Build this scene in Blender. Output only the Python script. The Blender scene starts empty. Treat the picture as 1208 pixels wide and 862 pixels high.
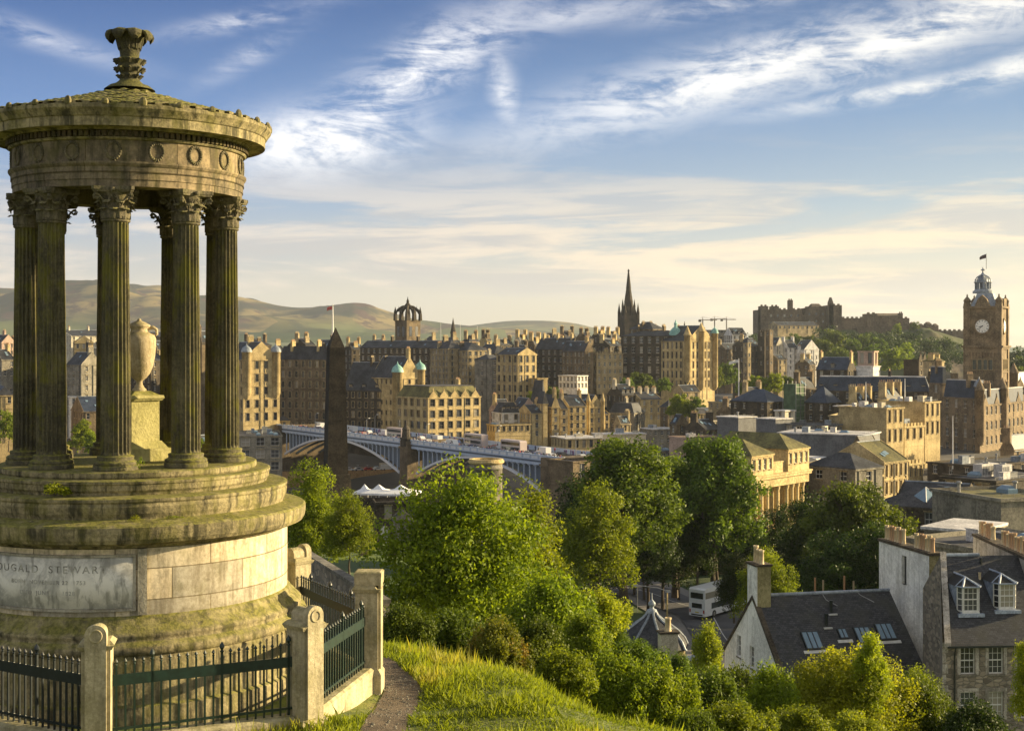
import bpy, math, random
import numpy as np
from mathutils import Vector, Matrix
R = math.radians
S = bpy.context.scene
COL = S.collection
random.seed(7)

# ------------------------------------------------------------------ camera
F = 1610.7            # focal length in pixels of the 1208 px wide photograph
cam_d = bpy.data.cameras.new('camera')
cam = bpy.data.objects.new('camera', cam_d)
COL.objects.link(cam)
cam_d.sensor_width = 36.0
cam_d.lens = 48.0
cam_d.shift_y = -23.0 / 1208.0
cam_d.clip_start = 0.5
cam_d.clip_end = 40000
cam.location = (0, 0, 0)
cam.rotation_euler = (R(90), 0, 0)
S.camera = cam

# ------------------------------------------------------------------ sun + exposure
SUN_AZ, SUN_EL = 75.0, 14.0          # degrees right of the viewing direction, above the horizon
sv = Vector((math.sin(R(SUN_AZ)) * math.cos(R(SUN_EL)), math.cos(R(SUN_AZ)) * math.cos(R(SUN_EL)), math.sin(R(SUN_EL))))
sun_d = bpy.data.lights.new('sun', 'SUN')
sun_d.energy = 5.0
sun_d.angle = R(0.6)
sun_d.color = (1.0, 0.785, 0.44)
sun = bpy.data.objects.new('sun', sun_d)
COL.objects.link(sun)
sun.rotation_euler = (-sv).to_track_quat('-Z', 'Y').to_euler()
S.view_settings.view_transform = 'Standard'
S.view_settings.look = 'None'
S.view_settings.gamma = 1.0
S.view_settings.use_curve_mapping = False
S.view_settings.exposure = 1.46

# ------------------------------------------------------------------ node helpers
class NT:
    def __init__(s, tree):
        s.t = tree; s.n = tree.nodes; s.l = tree.links
    def new(s, typ, **kw):
        n = s.n.new(typ)
        for k, v in kw.items():
            setattr(n, k, v)
        return n
    def put(s, sock, v):
        if isinstance(v, bpy.types.NodeSocket):
            s.l.new(v, sock)
        elif v is not None:
            sock.default_value = v
    def m(s, op, a, b=None, c=None, clamp=False):
        n = s.new('ShaderNodeMath', operation=op); n.use_clamp = clamp
        s.put(n.inputs[0], a)
        if b is not None: s.put(n.inputs[1], b)
        if c is not None: s.put(n.inputs[2], c)
        return n.outputs[0]
    def mix(s, f, a, b, blend='MIX'):
        n = s.new('ShaderNodeMix', data_type='RGBA', blend_type=blend)
        s.put(n.inputs[0], f)
        for i, v in ((6, a), (7, b)):
            if isinstance(v, (tuple, list)): v = tuple(v) + (1,) if len(v) == 3 else v
            s.put(n.inputs[i], v)
        return n.outputs[2]
    def ramp(s, f, stops, interp='LINEAR'):
        n = s.new('ShaderNodeValToRGB')
        cr = n.color_ramp; cr.interpolation = interp
        while len(cr.elements) < len(stops): cr.elements.new(0.5)
        for e, (p, c) in zip(cr.elements, stops):
            e.position = p
            e.color = (tuple(c) + (1,)) if isinstance(c, (tuple, list)) else (c, c, c, 1)
        s.put(n.inputs[0], f)
        return n.outputs[0]
    def noise(s, vec, scale, detail=4, rough=0.55, dist=0.0, dim='3D'):
        n = s.new('ShaderNodeTexNoise'); n.noise_dimensions = dim
        n.inputs['Scale'].default_value = scale; n.inputs['Detail'].default_value = detail
        n.inputs['Roughness'].default_value = rough; n.inputs['Distortion'].default_value = dist
        if vec is not None: s.put(n.inputs['Vector'], vec)
        return n.outputs[0]
    def vscale(s, vec, sc, rot=(0, 0, 0), loc=(0, 0, 0)):
        n = s.new('ShaderNodeMapping')
        n.inputs['Scale'].default_value = sc; n.inputs['Rotation'].default_value = rot; n.inputs['Location'].default_value = loc
        s.put(n.inputs['Vector'], vec)
        return n.outputs[0]
    def smooth(s, v, lo, hi):
        n = s.new('ShaderNodeMapRange', interpolation_type='SMOOTHSTEP')
        s.put(n.inputs[0], v); n.inputs[1].default_value = lo; n.inputs[2].default_value = hi
        return n.outputs[0]

# ------------------------------------------------------------------ world: Nishita sky with a cloud layer
w = bpy.data.worlds.new('World'); S.world = w; w.use_nodes = True
T = NT(w.node_tree); T.n.clear()
sky = T.new('ShaderNodeTexSky', sky_type='NISHITA')
sky.sun_disc = False
sky.sun_elevation = R(SUN_EL); sky.sun_rotation = R(SUN_AZ)
sky.air_density = 1.0; sky.dust_density = 1.2; sky.ozone_density = 2.0
tc = T.new('ShaderNodeTexCoord')
sep = T.new('ShaderNodeSeparateXYZ'); T.put(sep.inputs[0], tc.outputs['Generated'])
dx, dy, dz = sep.outputs
az = T.m('ARCTAN2', dx, dy)                        # azimuth, 0 = the city
el = T.m('ARCSINE', dz)                            # elevation
U = T.m('MULTIPLY', az, 1000.0); V = T.m('MULTIPLY', el, 1000.0)      # milliradians
cmb = T.new('ShaderNodeCombineXYZ'); T.put(cmb.inputs[0], T.m('MULTIPLY', az, 1.0)); T.put(cmb.inputs[1], T.m('MULTIPLY', el, 1.0))
AE = cmb.outputs[0]
# clear air: Nishita tinted towards a deeper blue higher up and a warm cream low down; pale unseen zenith added as fill light
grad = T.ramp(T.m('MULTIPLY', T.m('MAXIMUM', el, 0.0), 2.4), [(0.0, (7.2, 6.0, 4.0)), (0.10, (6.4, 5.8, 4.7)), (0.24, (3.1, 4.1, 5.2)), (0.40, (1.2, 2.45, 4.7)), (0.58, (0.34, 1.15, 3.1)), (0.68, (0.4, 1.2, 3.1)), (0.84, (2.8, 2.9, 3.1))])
side = T.smooth(az, -0.45, 0.6)
clear = T.mix(0.88, sky.outputs[0], grad)
clear = T.mix(side, T.mix(1.0, clear, (0.86, 0.90, 1.02), 'MULTIPLY'), T.mix(1.0, clear, (1.10, 1.06, 0.96), 'MULTIPLY'))
def ell(cx, cy, rx, ry, ang):
    """soft elliptical mass of cloud centred on an azimuth/elevation (milliradians)"""
    a = R(ang); ca, sa = math.cos(a), math.sin(a)
    u = T.m('SUBTRACT', U, cx); v = T.m('SUBTRACT', V, cy)
    p = T.m('DIVIDE', T.m('ADD', T.m('MULTIPLY', u, ca), T.m('MULTIPLY', v, sa)), rx)
    q = T.m('DIVIDE', T.m('SUBTRACT', T.m('MULTIPLY', v, ca), T.m('MULTIPLY', u, sa)), ry)
    r2 = T.m('ADD', T.m('MULTIPLY', p, p), T.m('MULTIPLY', q, q))
    return T.m('EXPONENT', T.m('MULTIPLY', r2, -1.0))
def px2(x, y): return ((x - 604) / F * 1000 , (408 - y) / F * 1000)
def acc(lst):
    o = None
    for (x, y, rx, ry, ang, wt) in lst:
        cx, cy = px2(x, y)
        e = T.m('MULTIPLY', ell(cx * (1 - 0.00004 * abs(cx)), cy, rx / 1.61, ry / 1.61, ang), wt)
        o = e if o is None else T.m('MAXIMUM', o, e)
    return o
wisp = T.noise(T.vscale(AE, (9, 34, 1), (0, 0, R(-22))), 1.0, 8, 0.62, 1.3)
wisp2 = T.noise(T.vscale(AE, (16, 60, 1), (0, 0, R(-16)), (3, 1, 0)), 1.0, 8, 0.66, 2.0)
fine = T.noise(T.vscale(AE, (30, 46, 1), (0, 0, R(-30))), 1.0, 8, 0.7, 1.0)
M1 = acc([(478, 100, 150, 30, 30, 1.15), (380, 170, 100, 34, 8, 1.5), (440, 130, 70, 26, 28, 1.2), (500, 70, 70, 24, 34, 1.0), (594, 112, 15, 52, 14, 0.7), (660, 28, 120, 15, 6, 0.55),
          (860, 98, 240, 32, 14, 1.05), (1080, 58, 200, 30, 15, 1.0), (1250, 20, 180, 30, 14, 1.0), (1070, 120, 160, 10, 7, 0.9), (1180, 103, 50, 14, 16, 0.9), (840, 20, 110, 14, 6, 0.45),
          (20, 60, 120, 12, -14, 0.55), (290, 38, 80, 10, 12, 0.55), (300, 75, 60, 12, 30, 0.4)])
cover1 = T.m('MULTIPLY', M1, T.smooth(T.m('ADD', T.m('MULTIPLY', wisp, 0.55), T.m('MULTIPLY', T.m('ADD', wisp2, fine), 0.225)), 0.385, 0.585), None, True)
# a broad layered sheet low over the hills
band = T.m('MULTIPLY', T.smooth(el, -0.01, 0.02), T.smooth(el, 0.165, 0.055))
lay = T.noise(T.vscale(AE, (3.4, 24, 1), (0, 0, R(2)), (1.7, 0.4, 0)), 1.0, 8, 0.6, 0.8)
lay2 = T.noise(T.vscale(AE, (9, 60, 1), (0, 0, R(3)), (5.7, 2.4, 0)), 1.0, 8, 0.65, 0.6)
cover2 = T.m('MULTIPLY', band, T.smooth(T.m('ADD', T.m('MULTIPLY', lay, 0.7), T.m('MULTIPLY', lay2, 0.3)), 0.43, 0.55), None, True)
low = T.smooth(el, 0.11, 0.0)
hi_c = T.mix(T.smooth(az, -0.1, 0.4), (8.8, 8.8, 9.0), (9.4, 9.1, 8.4))
lo_c = T.mix(T.smooth(az, -0.3, 0.35), (7.7, 6.6, 5.6), (9.0, 7.1, 4.8))
shade = T.smooth(T.noise(T.vscale(AE, (4.5, 48, 1), (0, 0, R(2)), (8.1, 3.3, 0)), 1.0, 8, 0.62, 0.8), 0.44, 0.60)
lo_c = T.mix(T.m('MULTIPLY', shade, 0.75), lo_c, (3.8, 3.9, 4.2))
skyc = T.mix(T.m('MULTIPLY', cover2, 0.86), clear, lo_c)
skyc = T.mix(T.m('MULTIPLY', cover1, 0.92), skyc, hi_c)
# bright cloud added behind the viewer, out of view, for fill light
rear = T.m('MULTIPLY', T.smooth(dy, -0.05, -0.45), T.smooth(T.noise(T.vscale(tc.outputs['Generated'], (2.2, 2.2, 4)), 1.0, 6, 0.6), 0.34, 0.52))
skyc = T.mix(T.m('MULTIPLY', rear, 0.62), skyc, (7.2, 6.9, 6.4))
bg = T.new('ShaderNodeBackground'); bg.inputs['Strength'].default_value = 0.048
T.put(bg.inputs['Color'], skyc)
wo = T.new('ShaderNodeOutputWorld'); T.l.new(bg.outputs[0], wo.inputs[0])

# ------------------------------------------------------------------ object helpers
def tag(o, label=None, cat=None, group=None, kind=None):
    if label: o['label'] = label
    if cat: o['category'] = cat
    if group: o['group'] = group
    if kind: o['kind'] = kind
    return o
def empty(name, loc=(0, 0, 0), rz=0.0, label=None, cat=None, group=None):
    o = bpy.data.objects.new(name, None); COL.objects.link(o)
    o.empty_display_size = 0.3
    o.location = loc; o.rotation_euler = (0, 0, rz)
    return tag(o, label, cat, group)
class MB:
    """collects faces, then links them as one mesh object"""
    def __init__(s): s.v = []; s.f = []; s.mi = []; s.uv = []; s.cur = 0
    def add(s, vs, fs, uvs=None):
        b = len(s.v); s.v.extend([tuple(p) for p in vs])
        for i, f in enumerate(fs):
            s.f.append(tuple(b + k for k in f)); s.mi.append(s.cur)
            s.uv.append(uvs[i] if uvs else None)
        return s
    def box(s, x0, x1, y0, y1, z0, z1):
        v = [(x0, y0, z0), (x1, y0, z0), (x1, y1, z0), (x0, y1, z0), (x0, y0, z1), (x1, y0, z1), (x1, y1, z1), (x0, y1, z1)]
        return s.add(v, [(0, 3, 2, 1), (4, 5, 6, 7), (0, 1, 5, 4), (1, 2, 6, 5), (2, 3, 7, 6), (3, 0, 4, 7)])
    def boxt(s, x0, x1, y0, y1, z0, z1, t):
        """box whose top is inset by t"""
        v = [(x0, y0, z0), (x1, y0, z0), (x1, y1, z0), (x0, y1, z0), (x0 + t, y0 + t, z1), (x1 - t, y0 + t, z1), (x1 - t, y1 - t, z1), (x0 + t, y1 - t, z1)]
        return s.add(v, [(0, 3, 2, 1), (4, 5, 6, 7), (0, 1, 5, 4), (1, 2, 6, 5), (2, 3, 7, 6), (3, 0, 4, 7)])
    def quad(s, a, b, c, d): return s.add([a, b, c, d], [(0, 1, 2, 3)])
    def poly(s, pts): return s.add(pts, [tuple(range(len(pts)))])
    def lathe(s, prof, n=32, c=(0, 0, 0), a0=0.0, a1=2 * math.pi, uvr=None, cap=False):
        """prof: list of (r, z); full or partial turn; phi=0 faces -y"""
        full = abs(a1 - a0 - 2 * math.pi) < 1e-6
        m = n if full else n + 1
        vs = []
        for i in range(m):
            a = a0 + (a1 - a0) * i / n
            for (r, z) in prof: vs.append((c[0] + r * math.sin(a), c[1] - r * math.cos(a), c[2] + z))
        k = len(prof); fs = []; uv = []
        for i in range(n):
            j = (i + 1) % m
            for q in range(k - 1):
                if prof[q][0] < 1e-6 and prof[q + 1][0] < 1e-6: continue
                fs.append((i * k + q, j * k + q, j * k + q + 1, i * k + q + 1))
                if uvr:
                    u0 = (a0 + (a1 - a0) * i / n) * uvr; u1 = (a0 + (a1 - a0) * (i + 1) / n) * uvr
                    uv.append(((u0, prof[q][1]), (u1, prof[q][1]), (u1, prof[q + 1][1]), (u0, prof[q + 1][1])))
        if uvr: s.add(vs, fs, uv)
        else: s.add(vs, fs)
        if cap: s.add([vs[i * k + k - 1] for i in range(m)], [tuple(range(m))])
        return s
    def tube(s, pts, rad, n=8, cap=True):
        pts = [Vector(p) for p in pts]
        if not isinstance(rad, (list, tuple)): rad = [rad] * len(pts)
        rings = []
        for i, p in enumerate(pts):
            d = (pts[min(i + 1, len(pts) - 1)] - pts[max(i - 1, 0)]).normalized()
            up = Vector((0, 0, 1)) if abs(d.z) < 0.95 else Vector((1, 0, 0))
            a = d.cross(up).normalized(); b = a.cross(d).normalized()
            rings.append([p + (a * math.cos(2 * math.pi * k / n) + b * math.sin(2 * math.pi * k / n)) * rad[i] for k in range(n)])
        vs = [v for r in rings for v in r]; fs = []
        for i in range(len(pts) - 1):
            for k in range(n):
                k2 = (k + 1) % n
                fs.append((i * n + k, i * n + k2, (i + 1) * n + k2, (i + 1) * n + k))
        if cap:
            fs.append(tuple(range(n))[::-1]); fs.append(tuple(range((len(pts) - 1) * n, len(pts) * n)))
        return s.add(vs, fs)
    def mesh(s, name, mats, smooth=False, fix=True):
        me = bpy.data.meshes.new(name)
        me.from_pydata(s.v, [], s.f)
        if not isinstance(mats, (list, tuple)): mats = [mats]
        for m in mats: me.materials.append(m)
        if len(mats) > 1: me.polygons.foreach_set('material_index', s.mi)
        if any(u is not None for u in s.uv):
            ul = me.uv_layers.new(name='UVMap'); k = 0
            for f, u in zip(s.f, s.uv):
                for j in range(len(f)):
                    if u is not None: ul.data[k].uv = u[j]
                    k += 1
        if smooth: me.polygons.foreach_set('use_smooth', [True] * len(me.polygons))
        me.update()
        return me
    def build(s, name, mats, parent=None, smooth=False, loc=None, rz=0.0):
        o = bpy.data.objects.new(name, s.mesh(name, mats, smooth)); COL.objects.link(o)
        if parent is not None: o.parent = parent
        if loc: o.location = loc
        if rz: o.rotation_euler = (0, 0, rz)
        return o
def place(name, me, parent=None, loc=(0, 0, 0), rz=0.0, sc=None):
    o = bpy.data.objects.new(name, me); COL.objects.link(o)
    if parent is not None: o.parent = parent
    o.location = loc; o.rotation_euler = (0, 0, rz)
    if sc: o.scale = sc if isinstance(sc, (tuple, list)) else (sc, sc, sc)
    return o
def copy_tree(o, parent=None):
    c = o.copy(); COL.objects.link(c); c.parent = parent
    for ch in [k for k in bpy.data.objects if k.parent == o]: copy_tree(ch, c)
    return c
def W(px, py, Y): return Vector(((px - 604) / F * Y, Y, (408 - py) / F * Y))
def XA(px, Y): return (px - 604) / F * Y
def ZA(py, Y): return (408 - py) / F * Y

# ------------------------------------------------------------------ materials
def base_mat(name):
    m = bpy.data.materials.new(name); m.use_nodes = True
    t = NT(m.node_tree); b = t.n['Principled BSDF']
    return m, t, b
def plain(name, col, rough=0.7, metal=0.0, spec=0.4, var=0.12, scale=3.0, bump=0.0):
    m, t, b = base_mat(name)
    co = t.new('ShaderNodeTexCoord').outputs['Object']
    n = t.noise(co, scale, 5, 0.6)
    c = t.mix(t.smooth(n, 0.3, 0.7), tuple(x * (1 - var) for x in col), tuple(min(1, x * (1 + var)) for x in col))
    t.put(b.inputs['Base Color'], c)
    b.inputs['Roughness'].default_value = rough; b.inputs['Metallic'].default_value = metal
    b.inputs['Specular IOR Level'].default_value = spec
    if bump:
        bn = t.new('ShaderNodeBump'); bn.inputs['Distance'].default_value = bump
        t.put(bn.inputs['Height'], t.noise(co, scale * 4, 4)); t.put(b.inputs['Normal'], bn.outputs[0])
    return m
def stone(name, c_lo, c_hi, soot=(0.05, 0.045, 0.035), soot_amt=0.5, scale=0.25, streak=1.0, rough=0.88, bump=0.03, tint=0.10):
    m, t, b = base_mat(name)
    tcn = t.new('ShaderNodeTexCoord'); co = tcn.outputs['Object']
    oi = t.new('ShaderNodeObjectInfo')
    big = t.noise(co, scale, 5, 0.6); fine_ = t.noise(co, scale * 9, 4, 0.6)
    vf = t.noise(co, scale * 34, 3, 0.6)
    c = t.mix(t.smooth(t.m('ADD', t.m('MULTIPLY', big, 0.4), t.m('ADD', t.m('MULTIPLY', fine_, 0.3), t.m('MULTIPLY', vf, 0.3))), 0.40, 0.60), tuple(x * 0.72 for x in c_lo), tuple(x * 1.08 for x in c_hi))
    st = t.noise(t.vscale(co, (1.6, 1.6, 0.12)), scale * 3.2 * streak, 5, 0.65)
    c = t.mix(t.m('MULTIPLY', t.smooth(st, 0.48, 0.70), soot_amt), c, soot)
    hs = t.new('ShaderNodeHueSaturation')
    t.put(hs.inputs['Value'], t.m('ADD', 1 - tint, t.m('MULTIPLY', oi.outputs['Random'], 2 * tint)))
    t.put(hs.inputs['Color'], c)
    t.put(b.inputs['Base Color'], hs.outputs[0])
    b.inputs['Roughness'].default_value = rough; b.inputs['Specular IOR Level'].default_value = 0.25
    bn = t.new('ShaderNodeBump'); bn.inputs['Distance'].default_value = bump; bn.inputs['Strength'].default_value = 0.6
    t.put(bn.inputs['Height'], fine_); t.put(b.inputs['Normal'], bn.outputs[0])
    return m
def mossy(name, c_lo, c_hi, scale=1.3, grime=0.55, moss=0.8, bricks=None, alg=0.5, gcol=(0.030, 0.030, 0.020)):
    """weathered sandstone of the monument: lichen on what faces up, black runs down the faces"""
    m, t, b = base_mat(name)
    tcn = t.new('ShaderNodeTexCoord'); co = tcn.outputs['Object']
    geo = t.new('ShaderNodeNewGeometry'); sp = t.new('ShaderNodeSeparateXYZ'); t.put(sp.inputs[0], geo.outputs['Normal'])
    big = t.noise(co, scale, 6, 0.62); fine_ = t.noise(co, scale * 14, 5, 0.65); mid = t.noise(co, scale * 3.7, 5, 0.6)
    c = t.mix(t.smooth(t.m('ADD', t.m('MULTIPLY', big, 0.55), t.m('MULTIPLY', fine_, 0.45)), 0.36, 0.64), c_lo, c_hi)
    hgt = fine_
    if bricks:
        br = t.new('ShaderNodeTexBrick'); t.put(br.inputs['Vector'], tcn.outputs['UV'])
        br.inputs['Scale'].default_value = 1.0; br.inputs['Brick Width'].default_value = bricks[0]; br.inputs['Row Height'].default_value = bricks[1]
        br.inputs['Mortar Size'].default_value = 0.010; br.inputs['Mortar Smooth'].default_value = 0.3; br.inputs['Bias'].default_value = -0.1
        br.inputs['Color1'].default_value = (0.52, 0.53, 0.54, 1); br.inputs['Color2'].default_value = (1.22, 1.14, 1.0, 1); br.inputs['Mortar'].default_value = (0.25, 0.22, 0.16, 1)
        c = t.mix(0.85, c, br.outputs['Color'], 'MULTIPLY')
        hgt = t.m('SUBTRACT', t.m('MULTIPLY', fine_, 0.3), t.m('MULTIPLY', br.outputs['Fac'], 1.0))
    run = t.noise(t.vscale(co, (4.2, 4.2, 0.5)), scale * 1.2, 6, 0.65)
    c = t.mix(t.m('MULTIPLY', t.smooth(run, 0.44, 0.66), grime), c, gcol)
    blot = t.smooth(mid, 0.50, 0.66)
    c = t.mix(t.m('MULTIPLY', blot, grime * 0.6), c, (0.075, 0.068, 0.045))
    algae = t.m('MULTIPLY', t.smooth(t.noise(t.vscale(co, (1.5, 1.5, 0.9)), scale * 1.6, 5, 0.6), 0.46, 0.66), moss * alg)
    c = t.mix(algae, c, (0.15, 0.145, 0.022))
    up = t.m('MULTIPLY', t.smooth(sp.outputs[2], 0.35, 0.85), t.smooth(t.m('ADD', t.m('MULTIPLY', mid, 0.6), t.m('MULTIPLY', fine_, 0.4)), 0.34, 0.55))
    mc = t.mix(t.smooth(fine_, 0.4, 0.6), (0.10, 0.105, 0.018), (0.21, 0.20, 0.04))
    c = t.mix(t.m('MULTIPLY', up, moss), c, mc)
    t.put(b.inputs['Base Color'], c)
    b.inputs['Roughness'].default_value = 0.92; b.inputs['Specular IOR Level'].default_value = 0.2
    bn = t.new('ShaderNodeBump'); bn.inputs['Distance'].default_value = 0.016; bn.inputs['Strength'].default_value = 0.75
    t.put(bn.inputs['Height'], hgt); t.put(b.inputs['Normal'], bn.outputs[0])
    return m
def leafmat(name, dark, light, trans=0.35, tip=None):
    m, t, b = base_mat(name)
    uv = t.new('ShaderNodeTexCoord').outputs['UV']
    sp = t.new('ShaderNodeSeparateXYZ'); t.put(sp.inputs[0], uv)
    oi = t.new('ShaderNodeObjectInfo')
    f = t.m('ADD', t.m('MULTIPLY', sp.outputs[0], 0.45), t.m('MULTIPLY', sp.outputs[1], 0.55))
    c = t.mix(f, dark, light)
    if tip: c = t.mix(t.smooth(sp.outputs[1], 0.70, 0.95), c, tip)
    hs = t.new('ShaderNodeHueSaturation')
    t.put(hs.inputs['Hue'], t.m('ADD', 0.488, t.m('MULTIPLY', oi.outputs['Random'], 0.024)))
    t.put(hs.inputs['Value'], t.m('ADD', 0.85, t.m('MULTIPLY', oi.outputs['Random'], 0.3)))
    t.put(hs.inputs['Color'], c)
    c = hs.outputs[0]
    t.put(b.inputs['Base Color'], c)
    b.inputs['Roughness'].default_value = 0.55; b.inputs['Specular IOR Level'].default_value = 0.25
    tr = t.new('ShaderNodeBsdfTranslucent'); t.put(tr.inputs[0], t.mix(1.0, c, (1.6, 1.5, 0.6), 'MULTIPLY'))
    mx = t.new('ShaderNodeMixShader'); mx.inputs[0].default_value = trans
    t.l.new(b.outputs[0], mx.inputs[1]); t.l.new(tr.outputs[0], mx.inputs[2])
    t.l.new(mx.outputs[0], t.n['Material Output'].inputs[0])
    return m
def glassy(name, col, rough=0.08):
    m, t, b = base_mat(name)
    oi = t.new('ShaderNodeObjectInfo')
    c = t.mix(t.smooth(oi.outputs['Random'], 0.35, 0.8), col, tuple(min(1, x * 3 + 0.015) for x in col))
    c = t.mix(t.smooth(oi.outputs['Random'], 0.84, 0.88), c, (0.30, 0.275, 0.23))
    t.put(b.inputs['Base Color'], c)
    b.inputs['Roughness'].default_value = rough; b.inputs['Specular IOR Level'].default_value = 0.9
    return m

M = {}
M['sand'] = stone('sandstone', (0.26, 0.205, 0.115), (0.46, 0.37, 0.215), soot_amt=0.35)
M['gold'] = stone('golden_sandstone', (0.37, 0.28, 0.13), (0.56, 0.44, 0.225), soot_amt=0.25)
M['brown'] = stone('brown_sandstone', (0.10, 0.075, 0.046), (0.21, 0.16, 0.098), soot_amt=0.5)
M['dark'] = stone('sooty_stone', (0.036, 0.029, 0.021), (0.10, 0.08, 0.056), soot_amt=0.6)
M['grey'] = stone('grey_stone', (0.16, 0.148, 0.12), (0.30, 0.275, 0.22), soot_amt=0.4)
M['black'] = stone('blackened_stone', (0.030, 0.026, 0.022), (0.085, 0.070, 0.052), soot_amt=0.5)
M['pink'] = stone('pink_sandstone', (0.38, 0.27, 0.21), (0.52, 0.38, 0.30), soot_amt=0.2)
M['cream'] = stone('cream_render', (0.50, 0.45, 0.34), (0.66, 0.60, 0.46), soot_amt=0.2)
M['white'] = stone('white_harling', (0.62, 0.60, 0.56), (0.80, 0.78, 0.73), soot=(0.22, 0.20, 0.17), soot_amt=0.35, scale=0.6, bump=0.01)
M['slate'] = stone('roof_slate', (0.020, 0.022, 0.027), (0.060, 0.062, 0.070), soot=(0.020, 0.021, 0.020), soot_amt=0.3, rough=0.6)
M['slateg'] = stone('mossy_slate', (0.075, 0.070, 0.032), (0.17, 0.155, 0.058), soot=(0.05, 0.05, 0.03), soot_amt=0.4, rough=0.8)
M['slateb'] = stone('navy_slate', (0.022, 0.032, 0.055), (0.050, 0.066, 0.100), soot=(0.020, 0.021, 0.025), soot_amt=0.3, rough=0.45)
M['lead'] = stone('lead_sheet', (0.20, 0.23, 0.27), (0.34, 0.38, 0.43), soot=(0.10, 0.12, 0.15), soot_amt=0.4, rough=0.45)
M['copper'] = stone('verdigris_copper', (0.20, 0.42, 0.38), (0.34, 0.58, 0.52), soot=(0.12, 0.24, 0.22), soot_amt=0.3, rough=0.6)
M['paleroof'] = stone('pale_membrane_roof', (0.50, 0.48, 0.46), (0.72, 0.69, 0.66), soot=(0.25, 0.24, 0.24), soot_amt=0.4, rough=0.6)
M['felt'] = stone('dark_roof_felt', (0.045, 0.045, 0.050), (0.095, 0.093, 0.098), soot=(0.03, 0.03, 0.03), soot_amt=0.3)
M['clad'] = stone('grey_cladding', (0.105, 0.11, 0.12), (0.16, 0.165, 0.175), soot=(0.06, 0.06, 0.07), soot_amt=0.3, rough=0.5, tint=0.05)
M['glass'] = glassy('window_glass', (0.018, 0.020, 0.024))
M['frame'] = plain('white_window_paint', (0.62, 0.61, 0.58), 0.5)
M['dframe'] = plain('dark_window_paint', (0.10, 0.09, 0.08), 0.6)
M['pot'] = plain('clay_chimney_pot', (0.46, 0.30, 0.17), 0.85, var=0.3, scale=2.0)
M['skyl'] = plain('pale_blue_glazing', (0.17, 0.25, 0.32), 0.2)
M['potc'] = plain('buff_chimney_pot', (0.56, 0.45, 0.27), 0.85, var=0.3, scale=2.0)
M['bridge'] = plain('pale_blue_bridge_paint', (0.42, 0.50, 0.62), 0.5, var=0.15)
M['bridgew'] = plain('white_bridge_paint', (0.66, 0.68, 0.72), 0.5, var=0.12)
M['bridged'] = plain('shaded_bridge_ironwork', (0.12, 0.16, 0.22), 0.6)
M['iron'] = plain('green_black_iron', (0.007, 0.024, 0.020), 0.4, spec=0.6, var=0.35, scale=12)
M['irond'] = plain('black_iron', (0.010, 0.016, 0.020), 0.35, spec=0.6, var=0.35, scale=12)
M['metal'] = plain('grey_metal', (0.30, 0.30, 0.30), 0.4, 0.6)
M['asphalt'] = plain('asphalt', (0.060, 0.060, 0.063), 0.85, var=0.2, scale=0.5)
M['bark'] = plain('tree_bark', (0.085, 0.065, 0.045), 0.9, var=0.3, scale=4, bump=0.02)
M['bpost'] = plain('painted_white_pole', (0.72, 0.71, 0.68), 0.5)
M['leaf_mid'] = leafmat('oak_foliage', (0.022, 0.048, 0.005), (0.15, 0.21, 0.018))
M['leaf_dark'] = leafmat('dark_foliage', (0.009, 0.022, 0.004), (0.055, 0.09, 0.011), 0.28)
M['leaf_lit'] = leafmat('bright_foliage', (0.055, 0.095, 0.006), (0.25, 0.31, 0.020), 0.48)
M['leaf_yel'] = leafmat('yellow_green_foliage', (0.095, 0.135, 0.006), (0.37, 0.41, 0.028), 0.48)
M['leaf_brn'] = leafmat('russet_scrub', (0.060, 0.085, 0.008), (0.22, 0.235, 0.024), 0.42, tip=(0.26, 0.19, 0.04))
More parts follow.
